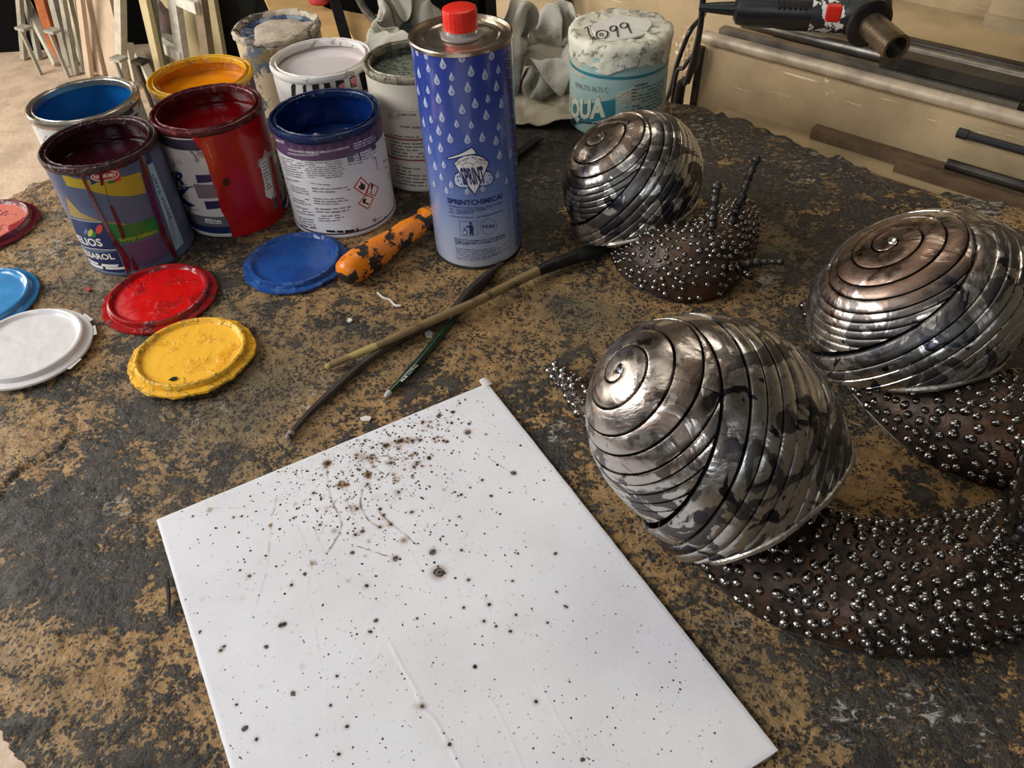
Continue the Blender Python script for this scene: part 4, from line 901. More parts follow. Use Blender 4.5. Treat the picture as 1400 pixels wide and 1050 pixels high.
q.poly('icon', M_drop, L8([(354, 696), (368, 696), (365, 714), (357, 714)]), .0006); q.poly('icon', I_navy, L8([(350, 680), (360, 676), (364, 684), (355, 688)]), .0005)
ce = ellipse_px(550+494/4.2, 150+669/4.2, 11.2, 10.6, 0, 28); q.line('icon', I_navy, ce+[ce[0]], .0003, .0004)
q.text('lettering', I_navy, 'FE40', *L8([(460, 680), (529, 674), (459, 661)]), .0005, .012)
q.text('lettering', I_navy, 'PRODOTTO FORMULATO CON MATERIE', *L8([(300, 742), (590, 718), (299, 731)]), .0005, .01)
q.text('lettering', I_navy, 'PRIME PURISSIME A NORMA CON LE VI-', *L8([(302, 756), (592, 732), (301, 745)]), .0005, .01)
q.text('lettering', I_navy, 'GENTI LEGGI.', *L8([(303, 770), (385, 775), (302, 759)]), .0005, .01)
q.rows('lettering', I_navy, *L8([(306, 788), (600, 762), (312, 838)]), 5, .3, seed=60); q.rows('lettering', I_navy, *L8([(310, 842), (545, 828), (312, 862)]), 2, .3, seed=61)
for x in (598, 606): q.line('side_seam', ink('seam_blue', srgb(120, 134, 180)), L8([(x-13, 60), (x+8, 560), (x+14, 800)]), .0004, .0003)
q.poly('side_strip', ink('side_strip_blue', srgb(96, 112, 168)), [(686, 130), (694, 128), (713, 330), (706, 337)], .0002); 
for k in range(20): q.rows('lettering', I_navy, (690+k*.95, 70+k*13), (697+k*.85, 69+k*13), (690.8+k*.95, 80+k*13), 3, .5, .0004, seed=70+k)
q.flush()

# ================================================================== LIDS
def lid(label, x, y, r, base_m, film_m, tilt=(0, 0, 0), z=.0008, seed=0, ragged=.001, extra=None, depth=.0035):
    t = tag(empty('can_lid', (x, y, z), rot=tilt), label, 'lid', 'paint-can lids lying on the workbench'); R_ = random.Random(seed); s1, s2 = R_.uniform(0, 9), R_.uniform(0, 9); ragged *= .6
    def wb(a, j, rr, zz):
        n = mnoise.noise(Vector((math.cos(a)*4+s1, math.sin(a)*4, s2)))+.8*mnoise.noise(Vector((math.cos(a)*23+s1, math.sin(a)*23, s2+j*.3)))
        return (n*ragged*(1.4 if j < 4 else .3), abs(n)*ragged*(.6 if j < 5 else .15) if zz > .0012 else 0)
    bm = bmesh.new(); lathe(bm, [(r-.006, .0), (r-.001, .0), (r+.0004, .0012), (r, .0028), (r-.0030, .0036), (r-.0052, .0038), (r-.0056, .0062), (r-.0066, .0082), (r-.0082, .0088), (r-.0096, .0082), (r-.0108, .0062), (r-.0120, .0050)], 144, wb)
    obj('lid_ring', bm, base_m, t)
    def ws(a, j, rr, zz): return (0, .0004*mnoise.noise(Vector((rr*math.cos(a)*70, rr*math.sin(a)*70, s1)))+.0003*mnoise.noise(Vector((rr*math.cos(a)*180, rr*math.sin(a)*180, s1))))
    bm = bmesh.new(); lathe(bm, [(r-.0118, .0052)]+[(rr, .0048) for rr in np.linspace(r-.013, .002, 18)]+[(0, .0048)], 96, ws); obj('paint_film', bm, film_m, t)
    return t
M_wl = plain('white_lid_enamel', srgb(222, 216, 212), .22, var=.02, bump=.0001, coat=.4)
l = lid('white enamel lid at the left edge, clean centre', -.4230, .5600, .0536, M_wl, M_wl, z=.004, tilt=(0, .02, 0), seed=1, ragged=.0004)
bm = bmesh.new(); R_ = random.Random(3)
for k in (1, 3, 4):                                                 # flattened lip pieces
    a = -.9+k*.42; pts = [(math.cos(a+d)*rr, math.sin(a+d)*rr) for d, rr in ((-.15, .052), (.15, .052), (.13, .0565), (-.11, .0572))]
    f = [bm.verts.new((x, y, .0022)) for x, y in pts]; bm.faces.new(f)
obj('lip_tab', bm, M_wl, l, False)
lid('light blue paint-covered lid cut by the left edge', -.5007, .6361, .0535, wet('light_blue_lid', srgb(52, 130, 186), .25), wet('light_blue_film', srgb(68, 142, 196), .3), seed=2, ragged=.0006)
lid('dark maroon crusted lid with pink centre at the left edge', -.5500, .7713, .0515, splat('maroon_crust', srgb(92, 22, 34), srgb(170, 96, 92), 80, .58, .64, .25, .3, bump=.001), splat('pink_maroon_film', srgb(206, 118, 100), srgb(150, 50, 52), 45, .55, .62, .2, .2, bump=.0006), seed=3, ragged=.0022)
lid('glossy red lid partly under the yellow one', -.3255, .6260, .0526, splat('red_lid_ring', srgb(150, 14, 18), srgb(96, 20, 22), 70, .56, .64, .22, .3, bump=.0008), splat('red_wet_film', srgb(196, 16, 14), srgb(150, 12, 14), 40, .5, .68, .12, .2, bump=.0008), seed=4, ragged=.0012)
l = lid('thick yellow paint-crusted lid in front of the red lid', -.2730, .5360, .0530, splat('yellow_crust', srgb(228, 168, 30), srgb(236, 184, 60), 90, .5, .6, .4, .3, bump=.0014, extra=(srgb(120, 100, 24), .60, .67)), splat('yellow_film', srgb(242, 182, 60), srgb(226, 158, 34), 50, .5, .7, .16, .28, bump=.0008), tilt=(math.radians(-2.0), 0, 0), z=.0035, seed=5, ragged=.0022)
bm = bmesh.new(); p = [(-.010, -.035), (-.006, -.0365), (-.0025, -.034), (-.004, -.031), (-.0075, -.0315)]
vs = [bm.verts.new((x, y, .0056)) for x, y in p]; bm.faces.new(vs); bmesh.ops.solidify(bm, geom=bm.faces[:], thickness=.0008); obj('dark_flake', bm, plain('dark_green_flake', srgb(38, 52, 30), .5), l, False)
lid('dark blue lid between the blue can and the orange screwdriver', -.2050, .6705, .0505, splat('dark_blue_lid_ring', srgb(20, 66, 132), srgb(34, 84, 150), 80, .5, .6, .3, .25, bump=.001, extra=(srgb(200, 206, 216), .70, .72)), splat('blue_film', srgb(24, 76, 146), srgb(14, 58, 122), 20, .45, .62, .2, .35, bump=.0005), seed=6, ragged=.0018)

# ================================================================== SCREWDRIVER
Rh = .0142
a = Vector(at(476, 372, Rh)); b = Vector(at(589, 298, Rh)); d = (b-a).normalized(); Lh = (b-a).length
sd_ = tag(empty('screwdriver', (a.x, a.y, 0)), 'screwdriver with a fat worn orange handle, its black shaft passing behind the bottle', 'screwdriver')
def sadd(name, bm, m, par=None):
    for v in bm.verts: v.co -= Vector(sd_.location)
    return obj(name, bm, m, par or sd_)
prof = [(-.008, .001), (-.0075, .007), (-.004, .0118), (.002, .0140), (.012, .0152), (.024, .0150), (.036, .0138), (.046, .0124), (.054, .0118), (.062, .0120), (.070, .0122), (.078, .0112), (.086, .0100), (.091, .0104), (.0945, .0128), (.098, .0130), (.100, .0090), (.1005, .001)]
sc_ = Lh/.100; bm = bmesh.new()
def az(i, t):  # handle tilts down slightly toward the shaft as it narrows
    return a+d*t*sc_
tube(bm, [az(i, t) for i, (t, r) in enumerate(prof)], [r*1.0 for t, r in prof], 40)
for v in bm.verts: v.co += Vector((0, 0, .0014)); n_ = mnoise.noise(v.co*60)*.0006; v.co.z += n_
M_orh = splat('worn_orange_plastic', srgb(232, 128, 22), srgb(34, 26, 22), 60, .51, .54, .3, .6, bump=.0008, extra=(srgb(190, 88, 22), .60, .66), seedv=3.1)
hd = sadd('handle', bm, M_orh)
bm = bmesh.new(); tube(bm, [az(0, .0925), az(0, .0955), az(0, .0975)], [.0110, .0136, .0130], 40)
for v in bm.verts: v.co += Vector((0, 0, .0014))
sadd('collar_ring', bm, splat('burnt_orange_ring', srgb(176, 112, 30), srgb(60, 40, 24), 70, .5, .56, .4, .5), hd)
e2 = Vector(at(733, 193, .006)); s0 = az(0, .098)
bm = bmesh.new(); tube(bm, [s0, s0+(e2-s0)*.3, e2], [.0050, .0048, .0046], 14); sadd('shaft', bm, plain('blackened_steel', srgb(36, 36, 38), .4, .6, bump=.0002))
bm = bmesh.new(); dd = (e2-s0).normalized(); bar(bm, e2-dd*.002, e2+dd*.010, .0085, .0018); sadd('blade', bm, M_darksteel)

# ================================================================== BRUSHES
def stick(name, label, cat, pts, rads, m, parts=(), z0=0):
    P = [Vector(p) for p in pts]; t = tag(empty(name, (P[0].x, P[0].y, 0)), label, cat)
    bm = bmesh.new(); n = len(P); sp = smooth_poly(P, 6); rr = np.interp(np.linspace(0, n-1, len(sp)), range(n), rads); tube(bm, sp, list(rr), 14)
    for v in bm.verts: v.co -= t.location
    obj('handle', bm, m, t); return t
M_br1 = splat('stained_tan_handle', srgb(128, 104, 66), srgb(60, 46, 32), 30, .5, .62, .5, .6, bump=.0003)
M_soot = plain('sooty_bristles', srgb(26, 23, 21), .6, var=.2, sc=90, bump=.001)
def bz(u, v, z): return at(u, v, z)
# (1) dark stick and (2) green brush lie on the bench, (3) the long tan brush lies across both
dk = stick('paintbrush', 'dark brown bent brush handle lying lowest-left, its tip near the white board', 'paintbrush',
    [bz(394, 597, .0035), bz(440, 548, .0038), bz(520, 480, .0042), bz(610, 432, .0046), bz(640, 400, .0085), bz(668, 374, .0098), bz(688, 360, .0104)], [.0024, .0031, .0036, .0041, .0043, .0036, .0012], plain('dark_brown_handle', srgb(62, 50, 44), .42, var=.25, sc=40, bump=.0003))
bm = bmesh.new(); p0, p1 = Vector(bz(391, 600, .0030)), Vector(bz(400, 590, .0037)); tube(bm, [p0, p0+(p1-p0)*.3, p1], [.0014, .0026, .0029], 12)
for v in bm.verts: v.co -= dk.location
obj('chipped_tip', bm, splat('chipped_grey_tip', srgb(140, 126, 112), srgb(56, 48, 44), 200, .5, .56), dk)
gr = stick('paintbrush', 'dark green brush handle with faint white lettering crossing under the tan one', 'paintbrush',
    [bz(528, 541, .0028), bz(560, 508, .0033), bz(600, 461, .0034), bz(628, 425, .0034), bz(652, 397, .0030)], [.0020, .0034, .0034, .0030, .0024], plain('dark_green_lacquer', srgb(14, 48, 32), .22, var=.15, bump=.0001, coat=.4))
bm = bmesh.new(); P = [Vector(bz(u, v, .0030)) for u, v in ((652, 397), (668, 380), (690, 352))]; tube(bm, P, [.0032, .0030, .0014], 12)
for v in bm.verts: v.co -= gr.location
obj('bristles', bm, splat('grey_dried_bristles', srgb(52, 52, 50), srgb(150, 148, 140), 130, .56, .62, .6), gr)
bm = bmesh.new(); p0, p1 = Vector(bz(526.5, 543, .0026)), Vector(bz(533, 536, .0030)); tube(bm, [p0, p0+(p1-p0)*.3, p1], [.0010, .0022, .0026], 12)
for v in bm.verts: v.co -= gr.location
obj('worn_tip', bm, plain('silver_worn_tip', srgb(170, 172, 168), .4), gr)
me = text_mesh('FINE 1179-12', .0); bm = bmesh.new(); bm.from_mesh(me); p0, p1 = Vector(bz(549, 521, .0066)), Vector(bz(570, 499, .0068)); xs = [v.co.x for v in bm.verts]; w0, w1 = min(xs), max(xs); ex = (p1-p0); ey = Vector((0, 0, 1)).cross(ex).normalized()*.0026
for v in bm.verts: v.co = p0+ex*((v.co.x-w0)/(w1-w0))+ey*(v.co.y/.7-.5)+Vector((0, 0, .0004-.0006*abs(v.co.y/.7-.5)*2))-gr.location
obj('lettering', bm, I_white, gr, False)
tn = stick('paintbrush', 'long tan brush with pale worn tip and black bristle end, lying across the other two', 'paintbrush',
    [bz(450, 500, .0060), bz(512, 474, .0090), bz(560, 452, .0112), bz(610, 430, .0130), bz(650, 413, .0124), bz(700, 388, .0110), bz(745, 366, .0100)], [.0030, .0032, .0036, .0040, .0041, .0044, .0048], M_br1)
def tnadd(name, P, R_, m, seg=14, sq=None):
    bm = bmesh.new(); tube(bm, [Vector(p) for p in P], R_, seg, squash=sq)
    for v in bm.verts: v.co -= tn.location
    return obj(name, bm, m, tn)
tnadd('worn_tip', [bz(445, 502.5, .0052), bz(447, 501.5, .0056), bz(480, 487.5, .0074), bz(515, 473, .0092)], [.0014, .0029, .0032, .0034], plain('brassy_worn_wood', srgb(186, 164, 100), .3, .25, .1, 60, .0002))
tnadd('ferrule', [bz(735, 371, .0102), bz(745, 366, .0100), bz(770, 357, .0090), bz(786, 351, .0085)], [.0047, .0056, .0062, .0066], plain('sooty_ferrule', srgb(40, 36, 36), .45, .5, .3, 80, .0005))
tnadd('bristles', [bz(783, 352, .0086), bz(795, 348, .0080), bz(815, 341, .0070), bz(838, 332, .0045)], [.0066, .0078, .0080, .0042], M_soot, 20, .8)

# ================================================================== WHITE BOARD SHEET
SK = np.array([-.2571, .3624]); SA = .4672; SW, SL = .2656, .34
su = np.array([math.cos(SA), math.sin(SA)]); sv = np.array([su[1], -su[0]])
ZS = .0036
nx, ny = 300, 380
gx, gy = np.meshgrid(np.linspace(0, SW, nx), np.linspace(0, SL, ny), indexing='ij')
def sheet_xy(u, v): p = np.array(at(u, v, ZS)[:2])-SK; return float(p@su), float(p@sv)
C7 = lambda x, y: (200+x/1.945, 510+y/1.945)
BURNS = [(778,530,8.5,1),(762,476,5,1),(663,493,4.6,1),(977,266,4.6,1),(575,421,3.6,1),(548,478,3.4,1),(611,658,3.4,1),(586,566,2.8,0),(752,226,4.2,0),(778,114,5,1),(815,104,4,0),(855,159,4.4,1),(650,239,3.4,1),(715,213,2.6,0),(676,180,4.4,0),(636,193,4,0),(765,175,2.6,0),(800,183,3,0),
    (790,180,2.6,0),(708,180,3,0),(730,178,2.5,0),(735,130,3,0),(483,240,4,0),(445,319,2.6,0),(512,298,2.4,0),(528,297,2.2,0),(560,361,2.6,0),(556,430,2.6,0),(622,362,3,0),(706,370,2.8,1),(671,317,2.6,0),(632,378,2,0),(650,403,2.2,0),(622,410,2,0),(590,272,3,0),(588,296,2.4,0),(712,250,2.8,0),(720,238,2.4,0),
    (837,324,2.4,0),(917,327,3,1),(893,285,2.2,0),(832,382,1.8,0),(838,471,2.2,0),(274,540,2.6,1),(421,534,3,1),(386,564,2.4,0),(319,728,3.2,1),(357,671,3.4,0),(367,668,3.6,0),(390,852,3.6,1),(262,945,4,1),(293,974,2.4,0),(534,940,2.4,0),(512,1014,2.2,0),(806,988,2.4,0),(733,887,2.2,1),(874,781,3.2,0),(1036,874,2.6,0),
    (1160,1028,3,1),(912,616,2.8,0),(898,660,2.4,0),(968,687,2.4,0),(930,674,2,0),(983,643,2,0),(844,624,2.2,0),(857,550,2.6,1),(1088,480,3,1),(1117,622,2.2,1),(974,553,2,1),(596,688,2.4,0),(198,738,2.4,0),(207,727,2,0),(143,688,2,0),(124,381,1.8,0),(254,381,2,0),(232,384,2,0),(462,404,2.2,0),(392,386,2,0),
    (478,200+1,1.8,0),(860,135,2,0),(812,133,2.8,0),(833,80,2,0),(507,806,2,0),(490,884,2,0),(453,963,1.8,0),(1067,664,1.8,0),(988,480,1.8,0),(1091,582,1.8,0),(720,653,1.8,0),(240,882,1.8,0)]
soot = np.zeros(gx.shape); brown = np.zeros(gx.shape)
def halo(px, rad_px, amp, tgt=None):
    global soot, brown
    x, y = sheet_xy(*px); r = rad_px*.00042*(.8 if rad_px > 7 else 1.15); amp *= .6 if rad_px > 11 else 1
    brown += amp*np.exp(-((gx-x)**2+(gy-y)**2)/(r*r))
def seg_dist(P):
    D = np.full(gx.shape, 9.)
    for a, b in zip(P[:-1], P[1:]):
        a = np.array(a); b = np.array(b); ab = b-a; t = np.clip(((gx-a[0])*ab[0]+(gy-a[1])*ab[1])/(ab@ab+1e-12), 0, 1)
        D = np.minimum(D, np.hypot(gx-a[0]-ab[0]*t, gy-a[1]-ab[1]*t))
    return D
for x, y, r, a in ((168,365,6,.5),(480,240,9,.8),(575,225,16,.5),(600,225,12,.6),(590,270,12,.5),(500,420,9,.45),(445,505,8,.5),(415,780,8,.3),(305,832,8,.25),(150,602,6,.25),(125,455,12,.3),(685,445,10,.6),(860,300,12,.3),(700,180,20,.4),(750,140,20,.35),
    (650,190,18,.35),(560,215,14,.3),(350,335,14,.3),(520,300,14,.3),(610,330,12,.3),(545,360,16,.25),(640,400,16,.2),(400,410,12,.15),(770,90,14,.3),(855,155,10,.4),(778,530,17,.8),(762,476,9,.5),(663,493,8,.5),(977,266,8,.4),(590,450,18,.2),(480,360,10,.3),(255,600,8,.25),(480,600,30,.1),(330,470,60,.06),(560,300,120,.12),(620,200,90,.1),(200,790,8,.2),(715,885,9,.25),(740,885,9,.2)):
    halo(C7(x, y), r, a)
for L, wd, a in (([(478,240),(490,330),(520,400),(500,450),(480,480)],2.2,.5),([(575,310),(570,350),(590,390),(620,410)],1.6,.7),([(345,335),(330,420),(322,520),(295,610)],2.6,.3),([(440,520),(430,580),(445,650),(470,790)],2.0,.22),([(455,520),(470,600),(490,680)],1.5,.2),
    ([(620,370),(650,400),(690,430),(720,460)],1.6,.4),([(500,250),(530,330),(560,400)],1.5,.25),([(400,400),(430,470),(440,520)],1.8,.25),([(168,360),(275,358)],1.2,.3),([(560,460),(640,487)],.8,.9),([(910,225),(965,262)],.8,.8),([(650,240),(700,320),(740,350)],1.4,.2),
    ([(480,400),(440,470),(385,560)],1.4,.3),([(460,360),(450,420),(500,520),(560,570)],1.4,.25),([(805,410),(860,470),(930,530)],1.2,.2),([(415,790),(400,900),(395,1000)],1.2,.15),([(360,340),(300,420),(250,470),(230,600)],1.5,.12),([(700,470),(740,560),(800,600)],1.4,.2),([(600,520),(560,620),(600,690)],1.2,.1)):
    D = seg_dist([sheet_xy(*C7(*p)) for p in smooth_poly([(*q_, 0) for q_ in L], 4) for p in [(p.x, p.y)]] if False else [sheet_xy(*C7(p.x, p.y)) for p in smooth_poly([(*q_, 0) for q_ in L], 4)])
    brk = .5+.5*np.clip(fbm(np.stack([gx*220, gy*220, gx*0], -1), 9, 3)*2.2+.5, 0, 1.4)
    brown += a*brk*np.exp(-(D/(wd*.00042))**2)
for _k in range(120):
    _a = rnd.gauss(0, 1)*80, rnd.gauss(0, 1)*30; halo((525+_a[0]*.89+_a[1]*.45, 612-_a[0]*.45+_a[1]*.89), rnd.uniform(1, 3.6), rnd.uniform(.2, .8))
for _k in range(60): halo((rnd.gauss(480, 110), rnd.gauss(680, 80)), rnd.uniform(1, 4), rnd.uniform(.1, .5))
for _b in BURNS: halo(C7(_b[0], _b[1]), _b[2]*2.4, .4)
brown += .07*np.clip(fbm(np.stack([gx*60, gy*60, gx*0], -1), 21, 5)-.12, 0, 1)*np.exp(-((gx-.14)**2+(gy-.06)**2)/.006)*4
zz = np.full(gx.shape, ZS)
for L, wd, a in (([(650,720),(680,780),(715,840),(735,890),(765,920),(800,980),(835,1050)],2.0,.00025),([(500,680),(560,700),(590,690)],2.2,.00015),([(700,470),(750,570),(760,598),(830,598)],1.6,.00012),([(905,850),(950,930),(1000,1050)],1.4,.00013),([(1050,830),(1100,930),(1160,1020)],1.4,.00013),([(545,770),(560,740),(600,760),(620,730)],3,.0001)):
    zz += a*np.exp(-(seg_dist([sheet_xy(*C7(p.x, p.y)) for p in smooth_poly([(*q_, 0) for q_ in L], 4)])/(wd*.00042))**2)
zz += .00012*fbm(np.stack([gx*30, gy*30, gx*0], -1), 4, 3)
edn = np.clip(1-np.minimum(np.minimum(gx, SW-gx), np.minimum(gy, SL-gy))/.002, 0, 1); zz -= edn*.0004
V = np.stack([SK[0]+su[0]*gx+sv[0]*gy, SK[1]+su[1]*gx+sv[1]*gy, zz], -1)
jit = np.interp(np.linspace(0, 1, ny), np.linspace(0, 1, 60), np.random.RandomState(3).randn(60)*.00008)
V[0, :, 0] -= jit; V[-1, :, 0] += jit
sheet = tag(empty('scorched_board', (*(SK+su*SW/2+sv*SL/2), .0008)), 'large white board spattered with brown and black burn marks in the foreground', 'board')
sl = np.array(sheet.location)
me = grid_mesh('board', V-sl); set_attr(me, 'brown', np.clip(brown, 0, 1.5))
g = G('scorched_white_board'); br = g.attr('brown'); c = g.mix(g.ramp(g.noise(14, 4), .35, .7), srgb(222, 220, 222), srgb(214, 211, 213))
c = g.mix(g.ramp(br, .05, .75), c, srgb(128, 94, 54)); c = g.mix(g.ramp(br, .85, 1.5), c, srgb(58, 40, 24))
M_sheet = g.out(Base_Color=c, Roughness=.55, Normal=g.bump(g.noise(300, 3), .0001))
mesh_obj('board', me, M_sheet, sheet)
bm = bmesh.new(); cs = [SK, SK+su*SW, SK+su*SW+sv*SL, SK+sv*SL]
for (p, q_) in zip(cs, cs[1:]+cs[:1]):
    N_ = 60; top = [bm.verts.new((*(p+(q_-p)*i/N_), ZS-.0004)) for i in range(N_+1)]; bot = [bm.verts.new((*(p+(q_-p)*i/N_+np.random.randn(2)*.00025), .0004)) for i in range(N_+1)]
    for i in range(N_): bm.faces.new((top[i], bot[i], bot[i+1], top[i+1]))
for v in bm.verts: v.co -= sheet.location
obj('board_edge', bm, plain('layered_board_edge', srgb(196, 184, 168), .8, var=.25, sc=200, bump=0), sheet)
bm = bmesh.new(); tube(bm, [(*(SK+su*SW+sv*.003), ZS-.001), (*(SK+su*(SW-.001)-sv*.002), ZS+.0005), (*(SK+su*(SW-.002)-sv*.006), ZS+.0002)], [.004, .0042, .003], 9, squash=.4)
for v in bm.verts: v.co -= sheet.location; 
obj('torn_corner', bm, plain('torn_white_paper', srgb(212, 204, 196), .8), sheet)
M_char = plain('charred_core', srgb(34, 26, 20), .6, bump=0, var=.1); M_charb = plain('scorched_brown', srgb(92, 64, 36), .7, bump=0, var=.2); M_ash = plain('grey_ash', srgb(120, 110, 104), .6, bump=0)
def disc(bm, x, y, r, dz, seg=10, asp=1., rot=0., jag=.15):
    P = SK+su*x+sv*y; ii = min(nx-1, max(0, int(x/SW*(nx-1)))); jj = min(ny-1, max(0, int(y/SL*(ny-1)))); z = zz[ii, jj]+.00012
    vs = []
    for k in range(seg):
        a = 2*PI*k/seg; q_ = r*(1+rnd.uniform(-jag, jag)); cx_, cy_ = q_*math.cos(a), q_*asp*math.sin(a)
        vs.append(bm.verts.new((P[0]+cx_*math.cos(rot)-cy_*math.sin(rot)-sl[0], P[1]+cx_*math.sin(rot)+cy_*math.cos(rot)-sl[1], z+dz-sl[2])))
    bm.faces.new(vs)
for x, y, r, ring in BURNS:
    X_, Y_ = sheet_xy(*C7(x, y)); s_ = .00042*r*1.08
    bm = bmesh.new(); disc(bm, X_, Y_, s_, .00002, 12, .85, rnd.uniform(0, 3)); o = obj('burn_mark', bm, M_char, sheet, False)
    if ring:
        bm = bmesh.new(); disc(bm, X_, Y_, s_*.62, .00006, 10); obj('ash_ring', bm, M_ash, o, False)
        bm = bmesh.new(); disc(bm, X_+s_*.08, Y_, s_*.42, .0001, 9, .8, 1, .3); obj('burnt_core', bm, M_char, o, False)
bm = bmesh.new(); bm2 = bmesh.new(); R_ = random.Random(12); cnt = 0
while cnt < 2600:
    m_ = R_.random()
    if m_ < .36: u, v = R_.gauss(0, 1)*75, R_.gauss(0, 1)*34; an = -.47; px, py = 520+u*math.cos(an)-v*math.sin(an)*1.0, 610+u*math.sin(an)+v*math.cos(an)
    elif m_ < .6: px, py = R_.gauss(510, 110), R_.gauss(680, 75)
    else: px, py = R_.uniform(215, 1000), R_.uniform(560, 1045)
    X_, Y_ = sheet_xy(px, py)
    if not (.002 < X_ < SW-.002 and .002 < Y_ < SL-.01): continue
    cnt += 1; r = .00020+.00055*R_.random()**3*(1.8 if m_ < .6 else 1)
    disc(bm if R_.random() < .55 else bm2, X_, Y_, r, 0, 6, R_.uniform(.5, 1), R_.uniform(0, 3))
o = obj('burn_specks', bm, M_char, sheet, False); o['kind'] = 'stuff'; o = obj('scorch_specks', bm2, M_charb, sheet, False); o['kind'] = 'stuff'

# ================================================================== RAGS
M_rag = splat('dirty_white_cotton', srgb(172, 165, 150), srgb(128, 120, 104), 14, .5, .72, .9, .9, bump=.002)
def draped(name, label, rows, c, rz, sc, m, th=.0012):
    """crumpled cloth from a grid of points in millimetres (one list per row: x, y, z, x, y, z ...)"""
    V = np.array(rows, float); n = V.shape[0]; V = V.reshape(n, n, 3)/1000.; V -= (V.reshape(-1, 3).min(0)+V.reshape(-1, 3).max(0))/2*np.array([1, 1, 0]); V = V*np.array(sc)
    V[..., 2] -= V[..., 2].min()-.001
    cr, sr = math.cos(rz), math.sin(rz); V = np.stack([V[..., 0]*cr-V[..., 1]*sr, V[..., 0]*sr+V[..., 1]*cr, V[..., 2]], -1)
    o = mesh_obj(name, grid_mesh(name, V), m); o.location = (c[0], c[1], .001)
    sb = o.modifiers.new('smooth', 'SUBSURF'); sb.levels = sb.render_levels = 3; md = o.modifiers.new('thickness', 'SOLIDIFY'); md.thickness = th; md.offset = 1
    return tag(o, label, 'rag')
